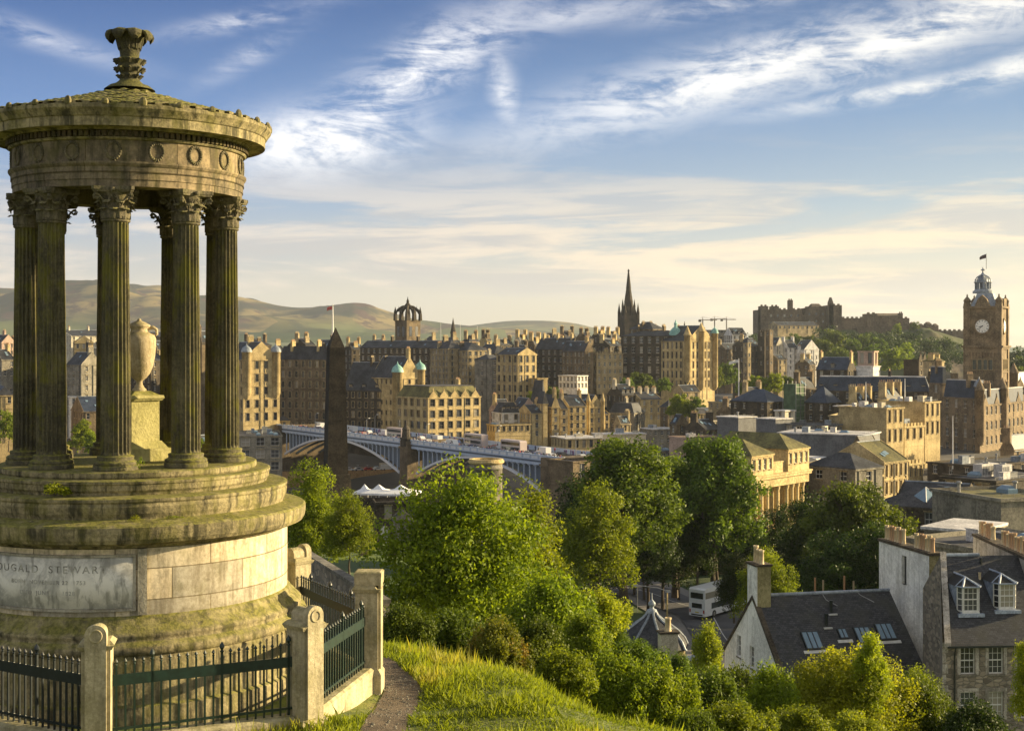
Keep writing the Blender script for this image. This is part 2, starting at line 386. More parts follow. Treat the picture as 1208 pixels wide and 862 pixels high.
# ------------------------------------------------------------------ terrain
COLS = [  # photo column -> profile of (distance, height relative to the eye)
    (-700, [(0, -1.7), (10, -3.2), (18, -5.5), (26, -5.8), (34, -7.5), (60, -14), (120, -24), (250, -36), (400, -48), (600, -42), (800, -36), (1500, -50), (4000, 10), (9500, 40), (16000, 40)]),
    (0, [(0, -1.7), (10, -3.2), (18, -5.5), (26, -5.8), (34, -7.5), (60, -14), (120, -22), (250, -36), (400, -50), (600, -42), (800, -32), (1500, -50), (4000, 10), (9500, 40), (16000, 40)]),
    (330, [(0, -1.7), (10, -3.2), (18, -5.5), (26, -5.8), (32, -6.8), (38, -9), (60, -14), (110, -20), (190, -27), (240, -34), (330, -50), (450, -60), (540, -60), (600, -44), (750, -30), (1500, -50), (4000, 5), (9500, 30), (16000, 30)]),
    (450, [(0, -1.7), (10, -3.2), (18, -5.5), (26, -5.95), (30, -6.5), (36, -9), (60, -15.5), (110, -21.5), (190, -27.5), (240, -34), (330, -46), (450, -60), (540, -60), (600, -42), (750, -28), (1500, -50), (4000, 5), (9500, 20), (16000, 20)]),
    (604, [(0, -1.7), (10, -3.2), (18, -5.35), (22, -5.65), (26, -6.2), (29, -7.0), (36, -10.5), (60, -18), (110, -27), (190, -36), (300, -46), (450, -56), (600, -44), (750, -30), (1500, -50), (4000, -10), (9500, -10), (16000, -10)]),
    (750, [(0, -1.7), (10, -3.3), (18, -5.45), (22, -6.05), (24, -6.75), (28, -8.6), (36, -12.5), (60, -21), (110, -31), (190, -38), (300, -44), (450, -46), (600, -44), (750, -30), (1500, -45), (4000, -40), (9500, -30), (16000, -30)]),
    (870, [(0, -1.7), (10, -3.5), (18, -5.75), (22, -6.45), (25, -7.9), (30, -11), (45, -17), (60, -21.5), (90, -28), (130, -35), (190, -38), (300, -42), (450, -46), (600, -42), (900, -34), (1500, -45), (4000, -50), (9500, -40), (16000, -40)]),
    (1100, [(0, -1.7), (10, -4.0), (18, -7.2), (30, -12.5), (45, -18), (60, -22), (88, -27), (130, -35), (190, -38), (260, -38), (400, -37), (474, -35), (600, -42), (900, -42), (1500, -50), (4000, -55), (9500, -45), (16000, -45)]),
    (1900, [(0, -1.7), (10, -4.0), (18, -7.5), (30, -12.5), (60, -22), (88, -27), (130, -33), (190, -36), (260, -38), (400, -37), (600, -42), (1500, -50), (4000, -55), (9500, -45), (16000, -45)]),
]
_c = np.array([math.atan((c - 604) / F) for c, _ in COLS])
_lg = np.log(np.arange(0, 600) / 600 * 0 + 1)
_LD = np.linspace(0, math.log(16001), 700)
_T = np.array([np.interp(_LD, [math.log(1 + d) for d, z in p], [z for d, z in p]) for _, p in COLS])
_k = np.ones(9) / 9
_T = np.array([np.convolve(np.pad(r, 4, mode='edge'), _k, mode='valid') for r in _T])
def terrain(x, y):
    x = np.asarray(x, float); y = np.asarray(y, float)
    a = np.arctan2(x, y); a = np.clip(a, _c[0], _c[-1])
    # profiles are by depth along the view axis near the front, by range elsewhere
    d = np.sqrt(x * x + y * y) * np.clip(np.cos(np.abs(a)), 0.7, 1)
    ld = np.clip(np.log(1 + d), 0, _LD[-1] - 1e-6)
    t = ld / _LD[-1] * (len(_LD) - 1); i = t.astype(int); i = np.minimum(i, len(_LD) - 2); ft = t - i
    j = np.clip(np.searchsorted(_c, a) - 1, 0, len(_c) - 2); fa = (a - _c[j]) / (_c[j + 1] - _c[j]); fa = fa * fa * (3 - 2 * fa)
    z0 = _T[j, i] * (1 - ft) + _T[j, i + 1] * ft
    z1 = _T[j + 1, i] * (1 - ft) + _T[j + 1, i + 1] * ft
    z = z0 * (1 - fa) + z1 * fa
    amp = np.clip((d - 24) / 40, 0, 1) * np.clip((5000 - d) / 5000, 0, 1)
    near = np.clip((d - 12) / 10, 0, 1)
    z = z + amp * 0.5 * (np.sin(x * 0.21 + 1.3) * np.sin(y * 0.17) ) + near * np.clip((60 - d) / 30, 0, 1) * 0.05 * (np.sin(x * 1.7 + y * 0.6) + np.sin(x * 0.9 - y * 2.1 + 2))
    return z
def tz(x, y): return float(terrain(x, y))
def gp(px, py, lo=8.0, hi=900.0):
    """where the sight line through a photo point meets the ground"""
    Y = lo; step = 1.01
    while Y < hi:
        x = XA(px, Y)
        if ZA(py, Y) < tz(x, Y): return Vector((x, Y, tz(x, Y)))
        Y *= step
    return Vector((XA(px, hi), hi, tz(XA(px, hi), hi)))

def build_ground():
    radii = [0.0]
    r = 2.0
    while r < 12500: radii.append(r); r *= 1.022
    nA = 400
    rr = np.array(radii)[:, None]; aa = (np.arange(nA) / nA * 2 * math.pi)[None, :]
    X = rr * np.sin(aa); Y = rr * np.cos(aa); Z = terrain(X, Y)
    co = np.stack([X, Y, Z], -1).reshape(-1, 3)
    nr = len(radii)
    i = np.arange(nr - 1)[:, None]; j = np.arange(nA)[None, :]
    a = i * nA + j; b = i * nA + (j + 1) % nA
    f = np.stack([a, a + nA, b + nA, b], -1).reshape(-1, 4)
    o = np_mesh('ground', co, f, smooth=True)
    m, t, b = base_mat('ground_cover')
    P = t.new('ShaderNodeNewGeometry').outputs['Position']
    sp = t.new('ShaderNodeSeparateXYZ'); t.put(sp.inputs[0], P)
    y = sp.outputs[1]
    n1 = t.noise(P, 0.9, 5, 0.6); n2 = t.noise(P, 0.02, 5, 0.6); n3 = t.noise(P, 0.004, 5, 0.6); n4 = t.noise(P, 7.0, 4, 0.7)
    grass = t.mix(t.smooth(t.m('ADD', t.m('MULTIPLY', n1, 0.5), t.m('MULTIPLY', n4, 0.5)), 0.38, 0.62), (0.060, 0.090, 0.012), (0.17, 0.19, 0.028))
    grass = t.mix(t.m('MULTIPLY', t.smooth(n1, 0.56, 0.72), 0.6), grass, (0.20, 0.15, 0.065))
    green = t.mix(t.smooth(n2, 0.4, 0.6), (0.035, 0.065, 0.014), (0.075, 0.115, 0.020))
    town = t.mix(t.smooth(n2, 0.42, 0.58), (0.060, 0.055, 0.050), (0.11, 0.10, 0.085))
    far = t.mix(t.smooth(n3, 0.45, 0.6), (0.045, 0.075, 0.030), (0.14, 0.15, 0.05))
    c = t.mix(t.smooth(y, 45, 90), grass, green)
    c = t.mix(t.smooth(t.m('ADD', y, t.m('MULTIPLY', n2, 60)), 265, 300), c, town)
    c = t.mix(t.smooth(y, 1500, 2200), c, far)
    t.put(b.inputs['Base Color'], c); b.inputs['Roughness'].default_value = 0.95
    bn = t.new('ShaderNodeBump'); bn.inputs['Distance'].default_value = 0.05
    t.put(bn.inputs['Height'], n4); t.put(b.inputs['Normal'], bn.outputs[0])
    o.data.materials.append(m)
    tag(o, kind='structure')
    return o
def np_mesh(name, co, faces, uv=None, smooth=False, mat=None, link=True, parent=None):
    me = bpy.data.meshes.new(name)
    co = np.asarray(co, np.float32); faces = np.asarray(faces, np.int32)
    n, k = faces.shape
    me.vertices.add(len(co)); me.vertices.foreach_set('co', co.ravel())
    me.loops.add(n * k); me.loops.foreach_set('vertex_index', faces.ravel())
    me.polygons.add(n); me.polygons.foreach_set('loop_start', np.arange(n, dtype=np.int32) * k)
    try: me.polygons.foreach_set('loop_total', np.full(n, k, np.int32))
    except Exception: pass
    if uv is not None:
        ul = me.uv_layers.new(name='UVMap'); ul.data.foreach_set('uv', np.asarray(uv, np.float32).ravel())
    if smooth: me.polygons.foreach_set('use_smooth', np.ones(n, bool))
    me.update(calc_edges=True); me.validate()
    if mat: me.materials.append(mat)
    if not link: return me
    o = bpy.data.objects.new(name, me); COL.objects.link(o)
    if parent: o.parent = parent
    return o
ground = build_ground()

def fbm(x, y, oct=5, seed=0):
    """cheap value-noise in numpy"""
    rs = np.random.RandomState(seed); tab = rs.rand(256, 256)
    o = np.zeros_like(x); a = 1.0; tot = 0
    for k in range(oct):
        xi = np.floor(x).astype(int); yi = np.floor(y).astype(int); fx = x - xi; fy = y - yi
        fx = fx * fx * (3 - 2 * fx); fy = fy * fy * (3 - 2 * fy)
        g = lambda i, j: tab[(xi + i) % 256, (yi + j) % 256]
        o += a * ((g(0, 0) * (1 - fx) + g(1, 0) * fx) * (1 - fy) + (g(0, 1) * (1 - fx) + g(1, 1) * fx) * fy)
        tot += a; a *= 0.5; x = x * 2.03 + 11.3; y = y * 2.03 + 5.7
    return o / tot
def ridge(name, pts, D, Tf, Tb, zb, mat, amp=0.18, seed=1, nx=260, ny=70, sc=1.0, sharp=1.0):
    """a real landform: crest height follows the skyline, falling off in front and behind"""
    xs = np.linspace(pts[0][0], pts[-1][0], nx); yt = np.interp(xs, [p[0] for p in pts], [p[1] for p in pts])
    yt = np.convolve(np.pad(yt, 5, mode='edge'), np.ones(11) / 11, mode='valid') if sharp == 1.0 else yt
    v = np.linspace(-1, 1, ny)
    PX, VV = np.meshgrid(xs, v, indexing='ij'); HT = np.repeat(((408 - yt) / F * D)[:, None], ny, 1)
    Yc = D + np.where(VV < 0, VV * Tf, VV * Tb)
    Xc = (PX - 604) / F * D * (1 + 0.0 * VV)
    s = np.clip(1 - np.abs(VV) ** 1.5, 0, 1)
    n = fbm(Xc / (620 * sc) + 3, Yc / (620 * sc) + 9, 6, seed) - 0.5
    env = np.clip(np.abs(VV) * 3, 0.12, 1) * s
    H = zb + (HT - zb) * (s + amp * 3.2 * n * env)
    edge = np.clip(np.minimum(PX - xs[0], xs[-1] - PX) / 30, 0, 1)
    H = zb - 5 + (H - zb + 5) * np.where(edge < 1, edge, 1)
    co = np.stack([Xc, Yc, H], -1).reshape(-1, 3)
    i = np.arange(nx - 1)[:, None]; j = np.arange(ny - 1)[None, :]; a = i * ny + j
    f = np.stack([a, a + ny, a + ny + 1, a + 1], -1).reshape(-1, 4)
    o = np_mesh(name, co, f, smooth=True, mat=mat)
    return tag(o, kind='structure')
m, t, b = base_mat('moorland')
P = t.new('ShaderNodeNewGeometry').outputs['Position']; sp = t.new('ShaderNodeSeparateXYZ'); t.put(sp.inputs[0], P)
a1 = t.noise(P, 0.0016, 6, 0.6, 0.6); a2 = t.noise(P, 0.006, 5, 0.6)
c = t.mix(t.smooth(a1, 0.48, 0.57), (0.040, 0.042, 0.032), (0.23, 0.18, 0.08))
c = t.mix(t.smooth(a2, 0.52, 0.60), c, (0.075, 0.045, 0.04))
c = t.mix(t.smooth(t.m('ADD', sp.outputs[2], t.m('MULTIPLY', a2, 120)), 130, 60), c, t.mix(t.smooth(a2, 0.45, 0.55), (0.035, 0.060, 0.025), (0.11, 0.15, 0.04)))
vf_ = t.new('ShaderNodeTexVoronoi'); t.put(vf_.inputs['Vector'], t.vscale(P, (.0030, .0016, 0))); vf_.inputs['Scale'].default_value = 1; sc_ = t.new('ShaderNodeSeparateColor'); t.put(sc_.inputs[0], vf_.outputs['Color'])
c = t.mix(t.m('MULTIPLY', t.smooth(sp.outputs[2], 170, 60), t.smooth(sc_.outputs[0], .35, .4)), c, t.mix(sc_.outputs[1], (0.030, 0.055, 0.022), (0.14, 0.16, 0.06)))
t.put(b.inputs['Base Color'], c); b.inputs['Roughness'].default_value = 1.0; b.inputs['Specular IOR Level'].default_value = 0.0
M['moor'] = m
ridge('hills', [(-500, 350), (-300, 338), (-120, 350), (-40, 340), (0, 337), (40, 346), (95, 339), (140, 342), (185, 346), (215, 351), (255, 348), (290, 351), (320, 360), (350, 364), (390, 362), (425, 361), (450, 367), (475, 376), (510, 382), (560, 387), (640, 392), (720, 400)], 7200, 2100, 1400, 0, M['moor'], 0.46, 4)
ridge('hills', [(470, 396), (520, 389), (575, 381), (600, 378), (650, 378), (680, 381), (705, 388), (740, 395), (800, 402)], 8800, 900, 900, -10, M['moor'], 0.05, 9, nx=120, ny=40)
ridge('hills', [(900, 405), (1000, 406), (1150, 408), (1195, 410), (1300, 408), (1500, 406)], 9800, 500, 500, -50, M['moor'], 0.03, 12, nx=90, ny=20)

# castle rock
m, t, b = base_mat('castle_rock_face')
P = t.new('ShaderNodeNewGeometry'); sp = t.new('ShaderNodeSeparateXYZ'); t.put(sp.inputs[0], P.outputs['Normal'])
a1 = t.noise(P.outputs['Position'], 0.05, 6, 0.65); a2 = t.noise(P.outputs['Position'], 0.2, 4, 0.6)
rock = t.mix(t.smooth(a2, 0.4, 0.6), (0.06, 0.05, 0.04), (0.15, 0.115, 0.08))
c = t.mix(t.smooth(t.m('ADD', sp.outputs[2], t.m('MULTIPLY', a1, 0.8)), 1.10, 1.30), rock, (0.05, 0.065, 0.018))
t.put(b.inputs['Base Color'], c); b.inputs['Roughness'].default_value = 1.0
M['rock'] = m
ridge('castle_rock', [(820, 440), (860, 420), (880, 398), (900, 392), (960, 388), (1010, 388), (1075, 386), (1100, 391), (1135, 398), (1175, 412), (1215, 430), (1280, 440)], 1290, 120, 120, -50, M['rock'], 0.22, 21, nx=200, ny=60, sc=0.09)

# ------------------------------------------------------------------ air
hz = MB(); hz.box(-13500, 13500, -12800, 13200, -75, 480)
haze = hz.build('haze', [])
tag(haze, kind='stuff', label='thin warm summer haze over the city')
m = bpy.data.materials.new('haze_air'); m.use_nodes = True; t = NT(m.node_tree); t.n.clear()
vo = t.new('ShaderNodeVolumePrincipled'); vo.inputs['Color'].default_value = (0.76, 0.86, 1.0, 1); vo.inputs['Density'].default_value = 4.6e-5
vo.inputs['Anisotropy'].default_value = 0.3
out = t.new('ShaderNodeOutputMaterial'); t.l.new(vo.outputs[0], out.inputs['Volume'])
haze.data.materials.append(m)

# ------------------------------------------------------------------ foliage
def crown_mesh(name, lobes, n, size, mat, seed, clumps=26, spread=0.27, up=0.0, core=0.25, stick=0.0):
    """leaf-sized faces gathered in clumps on a set of lobes (cx,cy,cz,rx,ry,rz)"""
    rs = np.random.RandomState(seed)
    vol = np.array([l[3] * l[4] + l[3] * l[5] for l in lobes]); vol = vol / vol.sum()
    C = []; CR = []; 
    for l, v in zip(lobes, vol):
        k = max(4, int(clumps * len(lobes) * v))
        d = rs.normal(size=(k, 3)); d /= np.linalg.norm(d, axis=1)[:, None]
        d[:, 2] = np.where(d[:, 2] < -0.5, -d[:, 2], d[:, 2])
        rad = rs.uniform(0.45, 1.24, k)[:, None]
        C.append(np.array(l[:3]) + d * rad * np.array(l[3:6])); CR.append(np.full(k, (l[3] + l[5]) / 2 * spread) * rs.uniform(0.6, 1.25, k))
    C = np.concatenate(C); CR = np.concatenate(CR)
    cv = rs.rand(len(C))
    wgt = CR ** 2; wgt /= wgt.sum()
    ci = rs.choice(len(C), n, p=wgt)
    d = rs.normal(size=(n, 3)); d /= np.linalg.norm(d, axis=1)[:, None]
    rad = CR[ci] * np.where(rs.rand(n) < core, rs.rand(n), rs.uniform(0.75, 1.1, n) + rs.normal(size=n) * 0.06)
    p = C[ci] + d * rad[:, None] * np.array([1.1, 1.1, 0.85])
    if stick: p[:, 2] += (rs.rand(n) ** 4) * stick
    nrm = d * 0.7 + rs.normal(size=(n, 3)) * 0.55; nrm[:, 2] += 0.25
    nrm /= np.linalg.norm(nrm, axis=1)[:, None]
    ax = rs.normal(size=(n, 3)); ax[:, 2] += up
    ax -= nrm * (ax * nrm).sum(1)[:, None]; ax /= np.linalg.norm(ax, axis=1)[:, None]
    bx = np.cross(nrm, ax)
    s = (size * rs.uniform(0.65, 1.35, n))[:, None]
    q = np.stack([p - ax * s * 0.75, p + bx * s * 0.42 - nrm * s * 0.12, p + ax * s * 0.85, p - bx * s * 0.42 - nrm * s * 0.12], 1).reshape(-1, 3)
    f = np.arange(n * 4).reshape(-1, 4)
    uv = np.repeat(np.stack([rs.rand(n), np.clip(cv[ci] + rs.normal(size=n) * 0.08, 0, 1)], 1), 4, 0)
    return np_mesh(name, q, f, uv=uv, mat=mat, link=False)
def limb_mesh(name, lobes, h0, rt, mat, seed, twist=0.05):
    rs = random.Random(seed); mb = MB()
    zt = max(l[2] for l in lobes)
    pts = [(0, 0, -0.06)]; rad = [rt * 1.5]
    for k in range(1, 7):
        f = k / 6; pts.append((rs.uniform(-twist, twist) * f, rs.uniform(-twist, twist) * f, f * zt)); rad.append(rt * (1 - 0.78 * f))
    mb.tube(pts, rad, 7)
    for l in lobes:
        b0 = Vector(pts[2]).lerp(Vector(pts[4]), rs.random()); e = Vector(l[:3])
        if (e - b0).length < 0.05: continue
        mid = b0.lerp(e, 0.5) + Vector((rs.uniform(-.03, .03), rs.uniform(-.03, .03), -0.02))
        mb.tube([b0, mid, e, e + Vector((0, 0, l[5] * 0.5))], [rt * 0.5, rt * 0.34, rt * 0.2, rt * 0.08], 5)
        for q in range(3):
            d = Vector((rs.gauss(0, 1), rs.gauss(0, 1), rs.gauss(0.4, 0.6))).normalized()
            mb.tube([mid.lerp(e, rs.random()), e + Vector((d.x * l[3], d.y * l[4], d.z * l[5])) * 0.8], [rt * 0.2, rt * 0.04], 4)
    return mb.mesh(name, mat)
# lobes live in a unit tree: height 1, width about 0.9
L_BROAD = [(0, 0, .72, .27, .27, .24), (-.24, .02, .58, .20, .22, .19), (.25, -.03, .60, .20, .22, .20), (.05, -.22, .50, .24, .18, .20), (-.05, .22, .52, .24, .18, .20),
           (-.30, -.10, .40, .16, .16, .14), (.32, .08, .40, .16, .16, .14), (.12, .05, .88, .13, .13, .11), (-.13, -.06, .86, .12, .12, .11), (.0, .0, .38, .3, .25, .14)]
L_TALL = [(0, 0, .80, .18, .18, .18), (-.13, .03, .64, .18, .18, .17), (.15, -.04, .62, .18, .18, .17), (.0, -.15, .50, .20, .16, .17), (-.17, -.05, .42, .17, .17, .14), (.18, .06, .42, .17, .17, .14), (0, .1, .34, .22, .2, .14)]
L_BUSHY = [(0, 0, .60, .30, .28, .34), (-.30, 0, .44, .22, .24, .28), (.30, .02, .46, .22, .24, .28), (.12, -.2, .36, .25, .2, .26), (-.14, -.18, .34, .25, .2, .25), (0, .2, .40, .3, .2, .25), (-.44, .0, .22, .14, .2, .18), (.44, 0, .22, .14, .2, .18)]
L_LEAN = [(-.10, 0, .74, .22, .22, .22), (.12, .0, .82, .15, .16, .16), (.24, .05, .62, .20, .22, .18), (-.28, .0, .55, .18, .2, .18), (.02, -.2, .52, .25, .18, .2), (.30, -.1, .40, .17, .16, .14), (-.22, .1, .36, .2, .2, .14), (0, 0, .34, .28, .25, .14), (-.32, -.08, .70, .10, .10, .10)]
PROTO = {}
def proto(kind, lod, matk, asp=1.0):
    key = (kind, lod, matk, asp)
    if key in PROTO: return PROTO[key]
    lobes = {'broad': L_BROAD, 'tall': L_TALL, 'bushy': L_BUSHY, 'lean': L_LEAN}[kind]
    lobes = [(l[0] / asp, l[1] / asp, l[2], l[3] / asp, l[4] / asp, l[5]) for l in lobes]
    n, size, cl = {'hi': (46000, .0145, 60), 'mid': (36000, .0165, 40), 'lo': (4200, .042, 14), 'hib': (24000, .027, 34)}[lod]
    n = int(n / asp ** .8); size /= asp ** .35
    sd = abs(hash((kind, lod))) % 1000 if False else {'broad': 3, 'tall': 5, 'bushy': 8, 'lean': 13}[kind] + {'hi': 0, 'mid': 20, 'lo': 40, 'hib': 60}[lod]
    cr = crown_mesh('crown', lobes, n, size, M[matk], sd, clumps=cl, stick=0.05 if lod != 'hib' else 0.22, up=0.0 if lod != 'hib' else 1.2)
    tr = limb_mesh('trunk', lobes, 0.2, 0.020 if kind != 'bushy' else 0.012, M['bark'], sd)
    PROTO[key] = (cr, tr)
    return PROTO[key]
_seed = random.Random(3)
def tree(label, px, yt, yb, wpx, D, kind='broad', mat='leaf_mid', lod=None, name='tree', cat='tree', group=None, rz=None, base=None, leafn='crown'):
    x = XA(px, D); zt = ZA(yt, D); zb = ZA(yb, D)
    if base == 'ground': zb = tz(x, D) - 0.1
    h = zt - zb; w_ = wpx / F * D
    if D > 330: kind = 'bushy'
    lod = lod or ('hi' if D < 80 else 'mid' if D < 330 else 'lo')
    wid = {'broad': .90, 'tall': .66, 'bushy': 1.06, 'lean': .90}[kind]
    asp = min(2.5, max(0.75, round(h / (w_ / wid) * 4) / 4))
    cr, tr = proto(kind, lod, mat, asp)
    e = empty(name, (x, D, zb), _seed.uniform(0, 6.28) if rz is None else rz, label, cat, group)
    e.scale = (w_ / wid * asp, w_ / wid * asp, h)
    place(leafn, cr, e); place('trunk', tr, e)
    return e
# ------------------------------------------------------------------ Dugald-Stewart-like choragic monument: eye-level origin, local -y faces the camera
MC = Vector((-6.44, 23.0, 0)); _v = Vector((MC.x, MC.y, 0)).normalized(); MRZ = math.atan2(-_v.x, _v.y)
mon = empty('round_temple_monument', (MC.x, MC.y, -5.7), MRZ, 'round weathered stone temple monument with nine fluted columns standing on a high drum', 'monument')
Z0 = 5.7     # local z = eye-relative z + Z0
def zl(z): return z + Z0
M['mon'] = mossy('monument_sandstone', (0.15, 0.13, 0.075), (0.40, 0.34, 0.19), 1.4, 0.88, 0.85)
M['monb'] = mossy('monument_drum_blocks', (0.46, 0.40, 0.29), (0.80, 0.72, 0.57), 1.3, 0.50, 0.35, bricks=(1.25, 0.47), gcol=(0.12, 0.09, 0.05))
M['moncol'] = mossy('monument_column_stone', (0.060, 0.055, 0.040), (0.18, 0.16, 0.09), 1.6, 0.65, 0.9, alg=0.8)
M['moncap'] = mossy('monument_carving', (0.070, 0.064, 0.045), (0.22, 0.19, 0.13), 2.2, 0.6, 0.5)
M['monent'] = mossy('monument_entablature', (0.13, 0.11, 0.08), (0.34, 0.28, 0.19), 1.4, 0.75, 0.45, bricks=(1.5, 0.6))
m, t, b = base_mat('weathered_marble_panel')
co = t.new('ShaderNodeTexCoord').outputs['Object']
n1 = t.noise(co, 1.7, 6, 0.65, 0.6); n2 = t.noise(co, 5.5, 6, 0.7, 0.4); n3 = t.noise(t.vscale(co, (3, 3, 0.9)), 2.2, 6, 0.65, 0.8)
c = t.mix(t.smooth(n1, 0.42, 0.60), (0.46, 0.455, 0.42), (0.78, 0.76, 0.69))
c = t.mix(t.m('MULTIPLY', t.smooth(n2, 0.52, 0.66), 0.65), c, (0.82, 0.80, 0.74))
c = t.mix(t.m('MULTIPLY', t.smooth(n3, 0.50, 0.64), 0.6), c, (0.20, 0.195, 0.165))
t.put(b.inputs['Base Color'], c); b.inputs['Roughness'].default_value = 0.8
M['marble'] = m
M['pframe'] = mossy('panel_frame_stone', (0.26, 0.24, 0.19), (0.46, 0.43, 0.35), 1.6, 0.35, 0.2)
M['letter'] = plain('incised_letter_shadow_paint', (0.29, 0.285, 0.255), 0.9, var=0.7, scale=9)

# base: lowest plinth, base moulding, drum, cornice, steps (all (r, eye z))
def lz(prof): return [(r, zl(z)) for r, z in prof]
pl = MB(); pl.lathe(lz([(2.98, -6.3), (2.98, -5.35), (2.95, -5.32), (2.92, -5.30), (2.92, -4.62), (2.90, -4.58)]), 96, uvr=2.9)
pl.build('plinth', M['mon'], mon, True)
bm_ = MB(); bm_.lathe(lz([(2.90, -4.60), (2.95, -4.56), (2.955, -4.50), (2.93, -4.44), (2.86, -4.40), (2.84, -4.36), (2.86, -4.33), (2.86, -4.29), (2.80, -4.25), (2.76, -4.19), (2.70, -4.15), (2.68, -4.10), (2.64, -4.06), (2.60, -4.03)]), 96)
bm_.build('base_moulding', M['mon'], mon, True)
dr = MB(); dr.lathe(lz([(2.62, -4.06), (2.62, -3.04)]), 128, uvr=2.62); dr.build('drum', M['monb'], mon, True)
co_ = MB(); co_.lathe(lz([(2.60, -3.04), (2.66, -3.02), (2.68, -2.99), (2.80, -2.965), (2.88, -2.93), (2.915, -2.87), (2.93, -2.78), (2.93, -2.69), (2.90, -2.66), (2.55, -2.60), (2.50, -2.60)]), 128)
co_.build('drum_cornice', M['mon'], mon)
for k, pr in enumerate([[(2.57, -2.62), (2.575, -2.58), (2.60, -2.52), (2.615, -2.42), (2.60, -2.37), (2.62, -2.34), (2.62, -2.30), (2.58, -2.285), (2.2, -2.275)],
                        [(2.27, -2.29), (2.28, -2.24), (2.31, -2.20), (2.315, -2.12), (2.33, -2.10), (2.33, -2.065), (2.30, -2.05), (2.0, -2.045)],
                        [(2.08, -2.05), (2.10, -2.02), (2.10, -1.955), (2.08, -1.94), (0.0, -1.93)]]):
    s_ = MB(); s_.lathe(lz(pr), 128); s_.build('step', M['mon'], mon)
# inscription panel on the drum, curved, with a raised frame; ph in degrees, 0 faces the camera
p0, p1 = R(-56), R(1.0)
pn = MB(); pn.lathe(lz([(2.61, -3.93), (2.632, -3.925), (2.632, -3.16), (2.61, -3.155)]), 40, a0=p0, a1=p1); pan = pn.build('inscription_panel', M['marble'], mon, True)
fr = MB()
for (a, b_, z0, z1, rr_) in ((p0, p1, -3.965, -3.93, 2.66), (p0, p1, -3.155, -3.12, 2.66), (p1, p1 + R(0.9), -3.965, -3.12, 2.66), (p1 + R(1.5), p1 + R(4.4), -4.03, -3.04, 2.675), (p0 - R(4.4), p0 - R(1.5), -4.03, -3.04, 2.675)):
    fr.lathe(lz([(2.60, z0), (rr_, z0), (rr_, z1), (2.60, z1)]), 24, a0=a, a1=b_)
    for q in (a, b_): fr.add([( r_ * math.sin(q), -r_ * math.cos(q), zl(z)) for r_, z in ((2.60, z0), (rr_, z0), (rr_, z1), (2.60, z1))], [(0, 1, 2, 3)])
fr.build('panel_frame', M['pframe'], mon)
def wrap_text(body, size, zc, phic, r, parent, name='lettering', sx=1.0, mat='letter', sp=1.0):
    cu = bpy.data.curves.new('lettering', 'FONT'); cu.body = body; cu.size = size; cu.align_x = 'CENTER'; cu.space_character = sp
    cu.extrude = 0.003; cu.offset = 0.0
    to = bpy.data.objects.new('lettering_source', cu); COL.objects.link(to)
    dg = bpy.context.evaluated_depsgraph_get(); me = bpy.data.meshes.new_from_object(to.evaluated_get(dg))
    for v_ in me.vertices:
        a = phic + v_.co.x * sx / r; rr_ = r + v_.co.z + 0.003; z = v_.co.y
        v_.co = (rr_ * math.sin(a), -rr_ * math.cos(a), zl(zc) + z)
    bpy.data.objects.remove(to); bpy.data.curves.remove(cu)
    # one object per letter
    par = list(range(len(me.vertices)))
    def find(i):
        while par[i] != i: par[i] = par[par[i]]; i = par[i]
        return i
    for e in me.edges: par[find(e.vertices[0])] = find(e.vertices[1])
    isl = {}
    for f in me.polygons: isl.setdefault(find(f.vertices[0]), []).append(tuple(f.vertices))
    for fs in isl.values():
        ids = sorted({i for f in fs for i in f}); mp = {v: k for k, v in enumerate(ids)}; mb = MB()
        mb.add([tuple(me.vertices[i].co) for i in ids], [tuple(mp[i] for i in f) for f in fs]); mb.build('letter', M[mat], parent)
wrap_text('DUGALD  STEWART', 0.155, -3.39, R(-27.3), 2.632, pan, sx=1.06, sp=1.30)
M['letter2'] = plain('worn_small_letters', (0.38, 0.375, 0.34), 0.9, var=0.5, scale=6)
wrap_text('BORN  NOVEMBER 22  1753', 0.085, -3.56, R(-27.3), 2.632, pan, sp=1.2, mat='letter2')
wrap_text('DIED  JUNE 11  1828', 0.085, -3.72, R(-27.3), 2.632, pan, sp=1.2, mat='letter2')

# columns
def column_mesh():
    mb = MB(); seg = 20 * 6; z0, z1 = -1.70, 1.95; nz = 10
    vs = []; fs = []
    for k in range(nz + 1):
        f = k / nz; r0 = 0.232 - 0.036 * f ** 1.6
        for i in range(seg):
            a = 2 * math.pi * i / seg; ph = (i % 6) / 6.0
            dip = 0.030 * math.sin(math.pi * min(1, ph / 0.84)) if ph < 0.84 else 0.0
            if k in (0, nz): dip *= 0.1
            r = r0 - dip; vs.append((r * math.sin(a), -r * math.cos(a), zl(z0 + (z1 - z0) * (0.0 if k == 0 else 1.0 if k == nz else (k - 0.8 + 0.8 * (k / nz)) / (nz) if False else (0.012 if k == 1 else 0.985 if k == nz - 1 else f)))))
    for k in range(nz):
        for i in range(seg):
            j = (i + 1) % seg
            fs.append((k * seg + i, k * seg + j, (k + 1) * seg + j, (k + 1) * seg + i))
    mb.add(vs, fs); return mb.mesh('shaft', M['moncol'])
def base_mesh():
    mb = MB(); mb.lathe(lz([(0.345, -1.935), (0.345, -1.86), (0.33, -1.855)] + [(0.315 + 0.022 * math.sin(q), -1.83 - 0.03 * math.cos(q)) for q in (0.3, 0.9, 1.6, 2.3, 2.9)] + [(0.285, -1.79), (0.275, -1.77), (0.28, -1.752)] + [(0.27 + 0.015 * math.sin(q), -1.735 - 0.018 * math.cos(q)) for q in (0.4, 1.2, 2.0, 2.8)] + [(0.245, -1.71), (0.20, -1.69)]), 40)
    return mb.mesh('base', M['moncol'], True)
